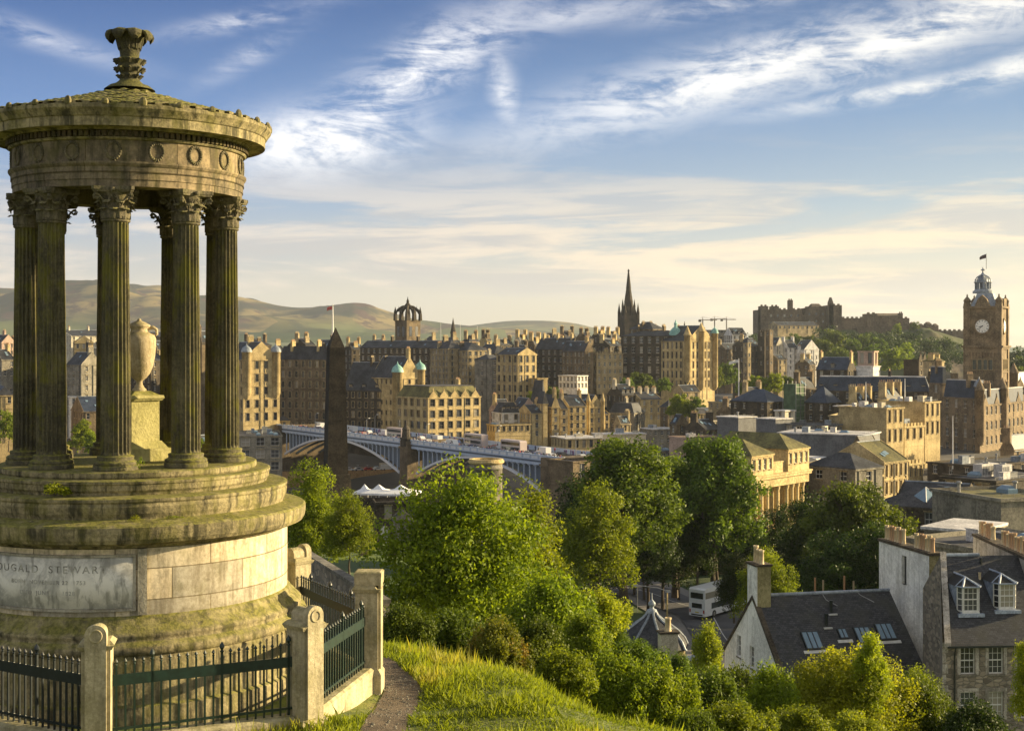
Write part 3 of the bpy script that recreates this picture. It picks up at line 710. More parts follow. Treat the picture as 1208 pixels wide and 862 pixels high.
def capital_mesh():
    mb = MB()
    mb.lathe(lz([(0.205, 1.93), (0.225, 1.945), (0.225, 1.965), (0.20, 1.975), (0.195, 2.10), (0.205, 2.25), (0.25, 2.36), (0.27, 2.40)]), 32)
    def leaf(a, z0, h, w_, r0, curl):
        vs = []; fs = []; n = 7
        for k in range(n + 1):
            f = k / n
            r = r0 + 0.012 + (curl * (max(0, f - 0.45) / 0.55) ** 2)
            z = z0 + h * (math.sin(min(f, 0.86) / 0.86 * math.pi / 2)) - (max(0, f - 0.86) / 0.14) * h * 0.16
            ww = w_ * (0.75 + 0.5 * math.sin(f * math.pi)) * (1 if f < 0.8 else (1.25 - f) / 0.45) * (1 + 0.22 * (k % 2))
            for s_, dr_ in ((-1, -0.012), (-0.5, 0.006), (0, 0.016), (0.5, 0.006), (1, -0.012)):
                aa = a + s_ * ww / 2 / r0
                vs.append(((r + dr_) * math.sin(aa), -(r + dr_) * math.cos(aa), zl(z)))
        for k in range(n):
            for q in range(4): fs.append((k * 5 + q, k * 5 + q + 1, (k + 1) * 5 + q + 1, (k + 1) * 5 + q))
        mb.add(vs, fs)
    for i in range(8): leaf(i * math.pi / 4, 1.975, 0.17, 0.15, 0.205, 0.085)
    for i in range(8): leaf((i + 0.5) * math.pi / 4, 1.985, 0.28, 0.14, 0.205, 0.105)
    for i in range(4):
        a = (i + 0.5) * math.pi / 2
        for sgn in (-1, 1):
            pts = []
            for k in range(20):
                f = k / 19
                if f < 0.45:
                    g = f / 0.45; rr_ = 0.215 + 0.145 * g ** 1.4; z = 2.16 + 0.21 * g; aa = a + sgn * 0.30 * (1 - g)
                else:
                    g = (f - 0.45) / 0.55; th = math.pi / 2 - g * 3.2 * math.pi; cr_ = 0.055 * (1 - 0.75 * g)
                    rr_ = 0.36 + cr_ * math.cos(th) * 1.0; z = 2.318 + cr_ * math.sin(th); aa = a + sgn * 0.03
                pts.append((rr_ * math.sin(aa), -rr_ * math.cos(aa), zl(z)))
            mb.tube(pts, [0.016] * 8 + [0.015] * 12, 6)
        a2 = i * math.pi / 2
        for sgn in (-1, 1):
            pts = []
            for k in range(14):
                f = k / 13
                if f < 0.5: g = f / 0.5; off = sgn * (0.10 - 0.055 * g); z = 2.18 + 0.16 * g
                else: g = (f - 0.5) / 0.5; th = math.pi * 0.5 + g * 2.4 * math.pi * 1.0; off = sgn * (0.045 + 0.03 * (1 - g) * math.cos(th)); z = 2.315 + 0.03 * (1 - g) * math.sin(th)
                r_ = 0.262; pts.append((r_ * math.sin(a2) + off * math.cos(a2), -r_ * math.cos(a2) + off * math.sin(a2), zl(z)))
            mb.tube(pts, 0.011, 5)
        mb.lathe([(0.0, -0.03), (0.035, -0.02), (0.04, 0.0), (0.03, 0.03), (0.0, 0.04)], 8, (0.30 * math.sin(a2), -0.30 * math.cos(a2), zl(2.42)))
    # abacus: concave square
    ring = []
    for i in range(4):
        c0 = (i + 0.5) * math.pi / 2; c1 = (i + 1.5) * math.pi / 2
        A = Vector((0.43 * math.sin(c0 + 0.07), -0.43 * math.cos(c0 + 0.07))); B = Vector((0.43 * math.sin(c1 - 0.07), -0.43 * math.cos(c1 - 0.07)))
        mid = (A + B) / 2; inn = -mid.normalized() * 0.045
        for k in range(7):
            f = k / 6; ring.append(A.lerp(B, f) + inn * (1 - (2 * f - 1) ** 2))
    n = len(ring)
    for (za, zb, sa, sb) in ((2.385, 2.42, 0.93, 0.97), (2.42, 2.475, 1.0, 1.0)):
        vs = [(p.x * sa, p.y * sa, zl(za)) for p in ring] + [(p.x * sb, p.y * sb, zl(zb)) for p in ring]
        mb.add(vs, [(i, (i + 1) % n, n + (i + 1) % n, n + i) for i in range(n)] + [tuple(range(n))[::-1], tuple(range(n, 2 * n))])
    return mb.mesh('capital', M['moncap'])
sh, ba, ca = column_mesh(), base_mesh(), capital_mesh()
RC = 1.62
for i in range(9):
    ph = R(-7.5 + 40 * i)
    c_ = empty('column', (RC * math.sin(ph), -RC * math.cos(ph), 0), ph); c_.parent = mon
    place('base', ba, c_); place('shaft', sh, c_); place('capital', ca, c_)
# entablature
en = MB()
en.lathe(lz([(1.42, 2.48), (1.86, 2.48), (1.86, 2.585), (1.875, 2.587), (1.875, 2.69), (1.89, 2.692), (1.89, 2.78), (1.91, 2.80), (1.93, 2.83), (1.93, 2.855), (1.87, 2.865)]), 128, uvr=1.9)
en.lathe(lz([(1.42, 3.30), (1.42, 2.48)]), 96)
en.build('architrave', M['monent'], mon)
fz = MB(); fz.lathe(lz([(1.87, 2.86), (1.87, 3.20)]), 128, uvr=1.9); fz.build('frieze', M['monent'], mon, True)
cl = MB(); cl.lathe(lz([(0, 3.30), (1.43, 3.30)]), 64); cl.build('ceiling', M['moncol'], mon)
cn = MB(); cn.lathe(lz([(1.86, 3.19), (1.91, 3.20), (1.93, 3.225), (1.93, 3.235), (1.90, 3.24), (1.90, 3.335), (1.99, 3.34), (2.00, 3.37), (2.20, 3.385), (2.22, 3.36), (2.245, 3.36), (2.25, 3.50), (2.27, 3.51), (2.30, 3.56), (2.345, 3.62), (2.35, 3.665), (2.30, 3.68), (2.2, 3.69)]), 128, uvr=2.2)
cn.build('cornice', M['mon'], mon)
dn = MB()
for i in range(132):
    a = 2 * math.pi * i / 132; w_ = 0.027
    pts = []
    for z in (3.242, 3.33):
        for (r_, s_) in ((1.89, -1), (1.89, 1), (1.965, 1), (1.965, -1)):
            pts.append((r_ * math.sin(a) + s_ * w_ * math.cos(a), -r_ * math.cos(a) + s_ * w_ * math.sin(a), zl(z)))
    dn.add(pts, [(0, 1, 2, 3), (7, 6, 5, 4), (0, 4, 5, 1), (1, 5, 6, 2), (2, 6, 7, 3), (3, 7, 4, 0)])
dn.build('dentil_course', M['monent'], mon)
wr = MB(); vs = []; fs = []
for i in range(40):
    a = 2 * math.pi * i / 40; bump = 0.021 + 0.008 * (i % 2)
    for k in range(8):
        q = 2 * math.pi * k / 8
        r_ = 0.118 + bump * math.cos(q); vs.append((r_ * math.sin(a) * 0.92, -max(0, bump * math.sin(q)) - 0.001, r_ * math.cos(a) * 1.1))
for i in range(40):
    for k in range(8):
        fs.append((i * 8 + k, ((i + 1) % 40) * 8 + k, ((i + 1) % 40) * 8 + (k + 1) % 8, i * 8 + (k + 1) % 8))
wr.add(vs, fs)
for s_ in (-1, 1): wr.tube([(0, -0.01, -0.13), (s_ * 0.03, -0.015, -0.155), (s_ * 0.05, -0.01, -0.19)], [0.012, 0.01, 0.006], 5)
wme = wr.mesh('wreath', M['moncap'])
for i in range(18):
    a = R(12.5 + 20 * i)
    place('wreath', wme, mon, (1.872 * math.sin(a), -1.872 * math.cos(a), zl(3.03)), a)
# roof of laurel-leaf tiles with worn ribs and rim knobs
rf = MB()
def rz_(r): return 3.685 + 0.66 * (1 - r / 2.33) ** 1.12
rf.lathe(lz([(2.33, 3.66)] + [(2.33 * (1 - k / 12), rz_(2.33 * (1 - k / 12))) for k in range(12)]), 96)
rs = random.Random(5)
for k in range(13):
    r0 = 2.30 - k * 0.165
    if r0 < 0.32: break
    n = max(14, int(2 * math.pi * r0 / 0.215))
    for i in range(n):
        a = 2 * math.pi * (i + 0.5 * (k % 2)) / n; w_ = math.pi / n * 0.94; j = rs.uniform(-0.008, 0.012)
        vs = []
        for (dr_, da, up_) in ((0.0, -0.55, 0.028), (0.0, 0.55, 0.028), (-0.06, 1, 0.024), (-0.24, 1, 0.004), (-0.24, -1, 0.004), (-0.06, -1, 0.024), (-0.05, 0, 0.048), (-0.24, 0, 0.012)):
            rr_ = r0 + dr_; aa = a + da * w_; vs.append((rr_ * math.sin(aa), -rr_ * math.cos(aa), zl(rz_(rr_) + up_ + j)))
        rf.add(vs, [(0, 1, 6), (1, 2, 6), (2, 3, 7, 6), (5, 6, 7, 4), (0, 6, 5)])
        e0 = [(2.0 * 0 + vs[q][0], vs[q][1], vs[q][2] - 0.03) for q in (0, 1)]
        rf.add([vs[0], vs[1], e0[1], e0[0]], [(0, 1, 2, 3)])
roof = rf.build('roof', M['mon'], mon)
kn = MB(); kn.lathe([(0.0, -0.02), (0.045, -0.02), (0.05, 0.03), (0.03, 0.07), (0.0, 0.085)], 8); kme = kn.mesh('rim_knob', M['mon'])
for i in range(26):
    a = 2 * math.pi * (i + 0.35) / 26
    place('rim_knob', kme, roof, (2.325 * math.sin(a), -2.325 * math.cos(a), zl(3.69)), a, (1.2, 0.9, 0.9 + 0.4 * (i % 3 == 0)))
# finial
fn = MB()
fn.lathe(lz([(0.42, 4.30), (0.33, 4.37), (0.24, 4.40), (0.19, 4.44), (0.155, 4.48), (0.145, 4.52), (0.165, 4.535), (0.165, 4.555), (0.14, 4.57), (0.155, 4.60), (0.20, 4.64), (0.215, 4.68), (0.19, 4.72), (0.20, 4.75), (0.235, 4.79), (0.245, 4.81), (0.17, 4.83), (0.155, 4.86), (0.165, 4.95), (0.175, 5.05), (0.20, 5.13), (0.24, 5.19), (0.20, 5.22), (0.0, 5.22)]), 28)
M['fin'] = mossy('finial_stone', (0.030, 0.030, 0.022), (0.12, 0.11, 0.065), 2.6, 0.6, 0.5)
fin = fn.build('finial', M['fin'], mon, True)
fl = MB()
for i in range(8):
    a = 2 * math.pi * (i + 0.3) / 8
    vs = []; fs = []; n = 9
    for k in range(n + 1):
        f = k / n; th = f * math.pi * 1.25
        if f < 0.35: r_ = 0.17 + 0.04 * f / 0.35; z = 4.98 + 0.22 * f / 0.35
        else: g = (f - 0.35) / 0.65; q = math.pi - g * math.pi * 1.15; r_ = 0.30 + 0.09 * math.cos(q); z = 5.20 + 0.085 * math.sin(q) - 0.02 * g
        ww = 0.085 * (1 + 0.5 * math.sin(f * math.pi)) * (1 if f < 0.9 else 0.6)
        for s_ in (-1, 0, 1):
            bul = 0.02 * (1 - abs(s_))
            vs.append(((r_ + bul) * math.sin(a) + s_ * ww * math.cos(a), -(r_ + bul) * math.cos(a) + s_ * ww * math.sin(a), zl(z + bul)))
        for s_ in (1, 0, -1):
            vs.append(((r_ - 0.03) * math.sin(a) + s_ * ww * math.cos(a), -(r_ - 0.03) * math.cos(a) + s_ * ww * math.sin(a), zl(z - 0.03)))
    for k in range(n):
        for q in range(6): fs.append((k * 6 + q, k * 6 + (q + 1) % 6, (k + 1) * 6 + (q + 1) % 6, (k + 1) * 6 + q))
    fs.append(tuple(n * 6 + q for q in range(6)))
    fl.add(vs, fs)
fl.build('scroll_crown', M['fin'], fin)
ac = MB()
for (zz, r0, n, h) in ((4.80, 0.21, 10, 0.05), (4.66, 0.20, 10, 0.05), (4.54, 0.155, 9, 0.035)):
    for i in range(n):
        a = 2 * math.pi * i / n
        ac.tube([(r0 * math.sin(a), -r0 * math.cos(a), zl(zz - h)), ((r0 + 0.045) * math.sin(a), -(r0 + 0.045) * math.cos(a), zl(zz)), ((r0 + 0.075) * math.sin(a), -(r0 + 0.075) * math.cos(a), zl(zz - 0.01))], [0.035, 0.028, 0.012], 5)
ac.build('leaf_collar', M['fin'], fin)

# urn on its pedestal inside the colonnade (a little behind the axis)
UX, UY = 0.12, 0.15
ped = MB(); PS = .86
ped.boxt(-0.46, 0.46, -0.46, 0.46, -1.93 + Z0, -1.72 + Z0, 0.0); ped.boxt(-0.42, 0.42, -0.42, 0.42, -1.72 + Z0, -1.60 + Z0, 0.10)
ped.box(-0.29, 0.29, -0.29, 0.29, -1.60 + Z0, -0.92 + Z0); ped.boxt(-0.33, 0.33, -0.33, 0.33, -0.92 + Z0, -0.88 + Z0, -0.03); ped.boxt(-0.37, 0.37, -0.37, 0.37, -0.88 + Z0, -0.83 + Z0, 0.02); ped.boxt(-0.30, 0.30, -0.30, 0.30, -0.83 + Z0, -0.76 + Z0, 0.14)
M['urn'] = mossy('urn_stone', (0.36, 0.29, 0.18), (0.52, 0.44, 0.30), 1.8, 0.30, 0.4)
M['ped'] = mossy('pedestal_stone', (0.34, 0.31, 0.13), (0.54, 0.49, 0.22), 1.4, 0.30, 0.8)
ped.v = [(x * PS, y * PS, z) for x, y, z in ped.v]
po = ped.build('urn_pedestal', M['ped']); po.location = (MC.x, MC.y, -5.7); po.rotation_euler = (0, 0, MRZ + R(24)); po.location += Vector((UX, UY, 0))
tag(po, 'square mossy stone pedestal under the urn between the columns', 'pedestal')
ue = empty('urn', (MC.x + UX, MC.y + UY, -0.78), MRZ, 'tall pale stone urn with scroll handles inside the round temple', 'urn')
ub = MB(); ub.lathe([(0.0, 0.0), (0.16, 0.0), (0.16, 0.05), (0.11, 0.09), (0.075, 0.15), (0.07, 0.20), (0.10, 0.23), (0.16, 0.27), (0.24, 0.36), (0.31, 0.50), (0.35, 0.68), (0.37, 0.88), (0.375, 1.02), (0.34, 1.09), (0.25, 1.13), (0.19, 1.16), (0.18, 1.22), (0.235, 1.25), (0.25, 1.28), (0.20, 1.31), (0.13, 1.345), (0.05, 1.37), (0.04, 1.40), (0.0, 1.42)], 40)
ue.scale = (0.74, 0.74, 0.88)
ub.build('vase', M['urn'], ue, True)
for s_ in (-1, 1):
    h = MB(); h.tube([(s_ * 0.20, 0, 1.22), (s_ * 0.30, 0, 1.25), (s_ * 0.385, 0, 1.20), (s_ * 0.39, 0, 1.11), (s_ * 0.34, 0, 1.05), (s_ * 0.30, 0, 1.09), (s_ * 0.31, 0, 1.14)], [0.035, 0.035, 0.035, 0.032, 0.03, 0.025, 0.02], 8)
    h.build('handle', M['urn'], ue, True)

# weeds rooted on the ledges
def weed(px, py, r_on, zz, s, n, mat, label, sd):
    """on the ledge of radius r_on at eye height zz, at the photo column px"""
    best = None
    for k in range(-800, 801):
        a = R(k * 0.1); p = Vector((r_on * math.sin(a), -r_on * math.cos(a), 0)); p.rotate(Matrix.Rotation(MRZ, 3, 'Z')); q = MC + p
        e = abs(604 + F * q.x / q.y - px)
        if best is None or e < best[0]: best = (e, q)
    q = best[1]
    me = crown_mesh('weed', [(0, 0, .5, .55, .35, .45), (.4, 0, .45, .3, .3, .35), (-.4, 0, .4, .3, .3, .3)], n, 0.11, M[mat], sd, clumps=8, spread=0.5, up=1.0)
    o = place('ledge_weed', me, None, (q.x, q.y, zz), MRZ, s)
    tag(o, label, 'plant')
weed(66, 590, 2.44, -2.29, (0.27, 0.16, 0.22), 700, 'leaf_yel', 'bright green fern clump sprouting from the ledge above the inscription', 1)
weed(160, 612, 2.70, -2.64, (0.14, 0.1, 0.10), 160, 'leaf_yel', 'small sparse weeds on the drum cornice right of the inscription', 2)
weed(205, 608, 2.66, -2.63, (0.20, 0.1, 0.07), 160, 'leaf_lit', 'low moss tufts along the sunlit right side of the drum cornice', 3)
weed(165, 550, 1.95, -1.94, (0.10, 0.08, 0.20), 120, 'leaf_lit', 'tall thin weed growing between two column bases under the urn', 4)

# ------------------------------------------------------------------ enclosure: piers and railings
M['pier'] = mossy('pier_stone', (0.34, 0.30, 0.19), (0.56, 0.49, 0.34), 1.7, 0.45, 0.4, gcol=(0.14, 0.12, 0.07))
# (photo x of the pier, distance)
PIER = [(-190, 21.5), (115, 18.6), (360, 19.9), (434, 22.9), (350, 25.8), (130, 27.6)]
PTOP = -3.76; PB = -5.62
PP = [Vector((XA(px, D), D, 0)) for px, D in PIER]
PN = ['stone fence pier beyond the left side of the drum', 'round-topped stone pier with a carved disc standing in front of the drum', 'round-topped stone pier at the corner between the dark and the green railings', 'square-topped pier beside the path at the end of the green railing', 'round-topped pier behind the right edge of the drum', 'stone pier behind the monument']
def pier(i, topk):
    P_ = PP[i]; c_ = Vector((MC.x, MC.y, 0)); out = (P_ - c_).normalized(); rz = math.atan2(out.x, -out.y)
    e = empty('stone_pier', (P_.x, P_.y, PB), rz, PN[i], 'stone pier', 'stone piers of the monument enclosure')
    H = PTOP - PB
    b = MB(); b.boxt(-0.25, 0.25, -0.25, 0.25, -0.5, 0.16, 0); b.boxt(-0.25, 0.25, -0.25, 0.25, 0.16, 0.24, 0.05); b.build('base', M['pier'], e)
    s_ = MB(); s_.box(-0.14, 0.14, -0.235, -0.19, 0.245, H - 0.17); s_.box(-0.19, 0.19, -0.19, 0.19, 0.24, H - 0.34); s_.boxt(-0.21, 0.21, -0.21, 0.21, H - 0.34, H - 0.28, -0.03)
    s_.boxt(-0.24, 0.24, -0.18, 0.24, H - 0.28, H - 0.22, 0.06); s_.build('shaft', M['pier'], e)
    t_ = MB(); n = 14; wd = 0.14; hh = H - 0.14
    if topk:
        for (y0, y1, w2) in ((-0.24, -0.12, 0.145),):
            fr_ = [(w2 * math.cos(math.pi * k / n), w2 * math.sin(math.pi * k / n)) for k in range(n + 1)] + [(-w2, -0.18), (w2, -0.18)]
            vs = [(x, y0, hh + z) for x, z in fr_] + [(x, y1, hh + z) for x, z in fr_]; m_ = len(fr_)
            t_.add(vs, [tuple(range(m_)), tuple(range(m_, 2 * m_))[::-1]] + [(k, (k + 1) % m_, m_ + (k + 1) % m_, m_ + k) for k in range(m_)])
        for (y0, y1, w2) in ((-0.12, 0.17, 0.12),):
            fr_ = [(w2 * math.cos(math.pi * k / n), w2 * math.sin(math.pi * k / n)) for k in range(n + 1)] + [(-w2, -0.12), (w2, -0.12)]
            vs = [(x, y0, hh + z - 0.02) for x, z in fr_] + [(x, y1, hh + z - 0.02) for x, z in fr_]; m_ = len(fr_)
            t_.add(vs, [tuple(range(m_)), tuple(range(m_, 2 * m_))[::-1]] + [(k, (k + 1) % m_, m_ + (k + 1) % m_, m_ + k) for k in range(m_)])
        t_.build('rounded_cap', M['pier'], e)
        d_ = MB()
        vs = []; fs = []
        for k in range(24):
            a = 2 * math.pi * k / 24
            for q in range(6):
                g = 2 * math.pi * q / 6; r_ = 0.078 + 0.018 * math.cos(g); vs.append((r_ * math.cos(a), -0.24 - max(0, 0.018 * math.sin(g)), H - 0.14 + r_ * math.sin(a)))
        for k in range(24):
            for q in range(6): fs.append((k * 6 + q, ((k + 1) % 24) * 6 + q, ((k + 1) % 24) * 6 + (q + 1) % 6, k * 6 + (q + 1) % 6))
        d_.add(vs, fs); d_.build('carved_wreath', M['pier'], e)
    else:
        t_.boxt(-0.19, 0.19, -0.24, 0.2, H - 0.22, H - 0.02, -0.01); t_.boxt(-0.2, 0.2, -0.25, 0.21, H - 0.02, H, 0.03); t_.build('square_cap', M['pier'], e)
    return e
for i in range(6): pier(i, i != 3)
def spike_mesh(h, mat):
    mb = MB(); r = 0.0125
    mb.box(-r, r, -r, r, 0, h - 0.10)
    mb.lathe([(r, h - 0.10), (0.02, h - 0.09), (0.02, h - 0.08), (0.010, h - 0.07), (0.028, h - 0.045), (0.0, h)], 6)
    return mb.mesh('railing_bar', mat)
def finial_bar(h, mat):
    mb = MB(); r = 0.016
    mb.box(-r, r, -r, r, 0, h - 0.10)
    mb.lathe([(r, h - 0.10), (0.028, h - 0.09), (0.028, h - 0.075), (0.014, h - 0.065), (0.038, h - 0.02), (0.032, h + 0.01), (0.0, h + 0.06)], 8)
    return mb.mesh('heavy_bar', mat)
RN = ['near-black spiked iron railing left of the pier with the carved disc', 'dark spiked iron railing in front of the drum between two stone piers', 'sunlit green iron railing running back beside the path', 'shaded iron railing at the back, seen behind the green railing', 'spiked iron railing hidden behind the monument']
for i in range(5):
    A, B = PP[i], PP[i + 1]; d = (B - A); Ln = d.length; rz = math.atan2(d.y, d.x); mat = M['irond'] if i in (0, 3, 4) else M['iron']
    e = empty('iron_railing', (A.x, A.y, PB), rz, RN[i], 'railing', 'iron railings around the monument')
    kb = MB(); kb.boxt(0.18, Ln - 0.18, -0.16, 0.16, -0.5, 0.24, 0); kb.boxt(0.18, Ln - 0.18, -0.16, 0.16, 0.24, 0.28, 0.04); kb.build('stone_kerb', M['pier'], e)
    for z, zh in ((0.36, .035), (0.97, .15)):
        r_ = MB(); r_.box(0.2, Ln - 0.2, -0.016, 0.016, z, z + zh); r_.build('rail', mat, e)
    if i == 4: continue
    sp_, fb = spike_mesh(1.10, mat), finial_bar(1.14, mat)
    n = int((Ln - 0.5) / 0.118)
    for k in range(n + 1):
        x = 0.25 + (Ln - 0.5) * k / n
        hv = (k % 8 == 4)
        place('heavy_bar' if hv else 'railing_bar', fb if hv else sp_, e, (x, 0, 0.24))
# ------------------------------------------------------------------ building kit
WIN = {}
def win_mesh(w_, h_, style):
    key = (round(w_, 2), round(h_, 2), style)
    if key in WIN: return WIN[key]
    mb = MB(); w_, h_ = key[0], key[1]
    mb.cur = 0
    mb.quad((0, 0.05, 0), (w_, 0.05, 0), (w_, 0.05, h_), (0, 0.05, h_))
    if style != 'bare':
        mb.cur = 1; f = 0.09 if style == 'w' else 0.07
        mb.box(0, f, 0, 0.045, 0, h_); mb.box(w_ - f, w_, 0, 0.045, 0, h_); mb.box(f, w_ - f, 0, 0.045, 0, f); mb.box(f, w_ - f, 0, 0.045, h_ - f, h_)
        mb.box(f, w_ - f, 0.0, 0.046, h_ / 2 - 0.045, h_ / 2 + 0.045)
        if style == 'w': mb.box(w_ / 2 - 0.025, w_ / 2 + 0.025, 0.005, 0.044, f, h_ / 2 - 0.046); mb.box(w_ / 2 - 0.025, w_ / 2 + 0.025, 0.005, 0.044, h_ / 2 + 0.046, h_ - f)
        if style == 'd': mb.box(w_ / 2 - 0.03, w_ / 2 + 0.03, 0.005, 0.044, f, h_ / 2 - 0.046)
    mb.cur = 2
    mb.box(-.12, w_ + .12, -.40, 0.0, -.2, -.003); mb.box(-.10, w_ + .10, -.36, -.1, h_ + .05, h_ + .26)
    if style == 'd': mb.box(-.2, -.002, -.30, -.1, .001, h_ + .045); mb.box(w_ + .002, w_ + .2, -.30, -.1, .001, h_ + .045)
    me = mb.mesh('window', [M['glass'], M['frame'] if style == 'w' else M['dframe'], M['sand']])
    WIN[key] = me
    return me
def facade(mb, side, LR, LL, L, z0, z1, ww, wh, fh, bay, root, style, skip=0.0, rs=None, arch=False, base_gap=1.1, depth=0.28, margin=None, topgap=0.5, rows=None):
    """wall with real openings; side 'R' lies on y=0, side 'L' on x=0"""
    def P3(s_, z, dep):
        return (s_, dep, z) if side == 'R' else (dep, LL - s_, z)
    H = z1 - z0
    nf = rows or max(1, int((H - topgap) / fh)); nb = max(1, int(L / bay))
    if L < ww * 1.6: nb = 0
    if nb == 0: mb.quad(P3(0, z0, 0), P3(L, z0, 0), P3(L, z1, 0), P3(0, z1, 0)); return
    b_ = L / nb; ww = min(ww, b_ * 0.62); wh = min(wh, fh * 0.7)
    xs = [0.0]
    for k in range(nb): c = (k + 0.5) * b_; xs += [c - ww / 2, c + ww / 2]
    xs.append(L)
    zt = z1 - topgap; rowsz = []
    for k in range(nf):
        top = zt - k * fh
        if top - wh < z0 + 0.3: break
        rowsz.append((top - wh, top))
    rowsz = rowsz[::-1]
    zs = [z0]
    for a, b in rowsz: zs += [a, b]
    zs.append(z1)
    wm = win_mesh(ww, wh, style)
    for j in range(len(zs) - 1):
        if zs[j + 1] - zs[j] < 1e-4: continue
        if j % 2 == 0:
            mb.quad(P3(0, zs[j], 0), P3(L, zs[j], 0), P3(L, zs[j + 1], 0), P3(0, zs[j + 1], 0)); continue
        for i in range(len(xs) - 1):
            a, b = xs[i], xs[i + 1]; za, zb = zs[j], zs[j + 1]
            if i % 2 == 0 or (rs and rs.random() < skip):
                mb.quad(P3(a, za, 0), P3(b, za, 0), P3(b, zb, 0), P3(a, zb, 0)); continue
            mb.quad(P3(a, za, 0), P3(a, za, depth), P3(a, zb, depth), P3(a, zb, 0)); mb.quad(P3(b, za, depth), P3(b, za, 0), P3(b, zb, 0), P3(b, zb, depth))
            mb.quad(P3(a, za, 0), P3(b, za, 0), P3(b, za, depth), P3(a, za, depth)); mb.quad(P3(a, zb, depth), P3(b, zb, depth), P3(b, zb, 0), P3(a, zb, 0))
            if side == 'R': place('window', wm, root, (a, depth - 0.055, za))
            else: place('window', wm, root, (depth - 0.055, LL - a, za), R(-90))
def roof_faces(mb, kind, LR, LL, H, rh, ov=0.3, wall=None, flush=False):
    x0, x1, y0, y1 = -ov, LR + ov, -ov, LL + ov; th = 0.12; e = H + 0.02
    def slab(p, q, r_, s_): mb.quad(p, q, r_, s_)
    if kind == 'hip':
        if LR >= LL: r0, r1 = (min(LL / 2, LR * .45), LL / 2, H + rh), (LR - min(LL / 2, LR * .45), LL / 2, H + rh)
        else: r0, r1 = (LR / 2, min(LR / 2, LL * .45), H + rh), (LR / 2, LL - min(LR / 2, LL * .45), H + rh)
        c = [(x0, y0, e), (x1, y0, e), (x1, y1, e), (x0, y1, e)]
        if LR >= LL: fs = [(c[0], c[1], r1, r0), (c[2], c[3], r0, r1)], [(c[1], c[2], r1), (c[3], c[0], r0)]
        else: fs = [(c[1], c[2], r1, r0), (c[3], c[0], r0, r1)], [(c[0], c[1], r0), (c[2], c[3], r1)]
        for f in fs[0] + fs[1]: mb.poly(list(f))
        mb.poly([(x0, y0, e - th), (x0, y1, e - th), (x1, y1, e - th), (x1, y0, e - th)])
        for a, b in zip(c, c[1:] + c[:1]): mb.poly([(a[0], a[1], e - th), (b[0], b[1], e - th), b, a])
    elif kind in ('gx', 'gy'):
        X = lambda a, b, z: (a, b, z) if kind == 'gx' else (b, a, z)
        LA, LB = (LR, LL) if kind == 'gx' else (LL, LR)
        a0, a1 = 0.12, LA - 0.12
        for s_ in (0, 1):
            b0 = -ov if s_ == 0 else LB + ov; zz = H - ov * rh / (LB / 2)
            mb.poly([X(a0, b0, zz), X(a1, b0, zz), X(a1, LB / 2, H + rh), X(a0, LB / 2, H + rh)])
            mb.poly([X(a0, b0, zz - th), X(a1, b0, zz - th), X(a1, b0, zz), X(a0, b0, zz)])
        if wall is not None:
            for a in (0.0, LA):
                d = 0.14 if a == 0 else -0.14; up = 0.22
                o_ = [X(a, 0, H), X(a, LB, H), X(a, LB, H + up), X(a, LB / 2, H + rh + up), X(a, 0, H + up)]
                i_ = [X(a + d, 0, H), X(a + d, LB, H), X(a + d, LB, H + up), X(a + d, LB / 2, H + rh + up), X(a + d, 0, H + up)]
                wall.poly(o_); wall.poly(i_)
                for q in range(5): wall.poly([o_[q], o_[(q + 1) % 5], i_[(q + 1) % 5], i_[q]])
    elif kind == 'mansard':
        i1 = min(2.2, LL * .25, LR * .25); h1 = rh
        c0 = [(0.2, 0.2, e), (LR - 0.2, 0.2, e), (LR - 0.2, LL - 0.2, e), (0.2, LL - 0.2, e)]
        c1 = [(i1, i1, H + h1), (LR - i1, i1, H + h1), (LR - i1, LL - i1, H + h1), (i1, LL - i1, H + h1)]
        for k in range(4): mb.poly([c0[k], c0[(k + 1) % 4], c1[(k + 1) % 4], c1[k]])
    else:
        zf, e_ = (H + .05, -.3) if flush else (H - .45, .3)
        mb.poly([(e_, e_, zf), (LR - e_, e_, zf), (LR - e_, LL - e_, zf), (e_, LL - e_, zf)])
        if flush: c_ = [(e_, e_), (LR - e_, e_), (LR - e_, LL - e_), (e_, LL - e_)]; [mb.quad((*c_[k], zf - .3), (*c_[(k + 1) % 4], zf - .3), (*c_[(k + 1) % 4], zf), (*c_[k], zf)) for k in range(4)]
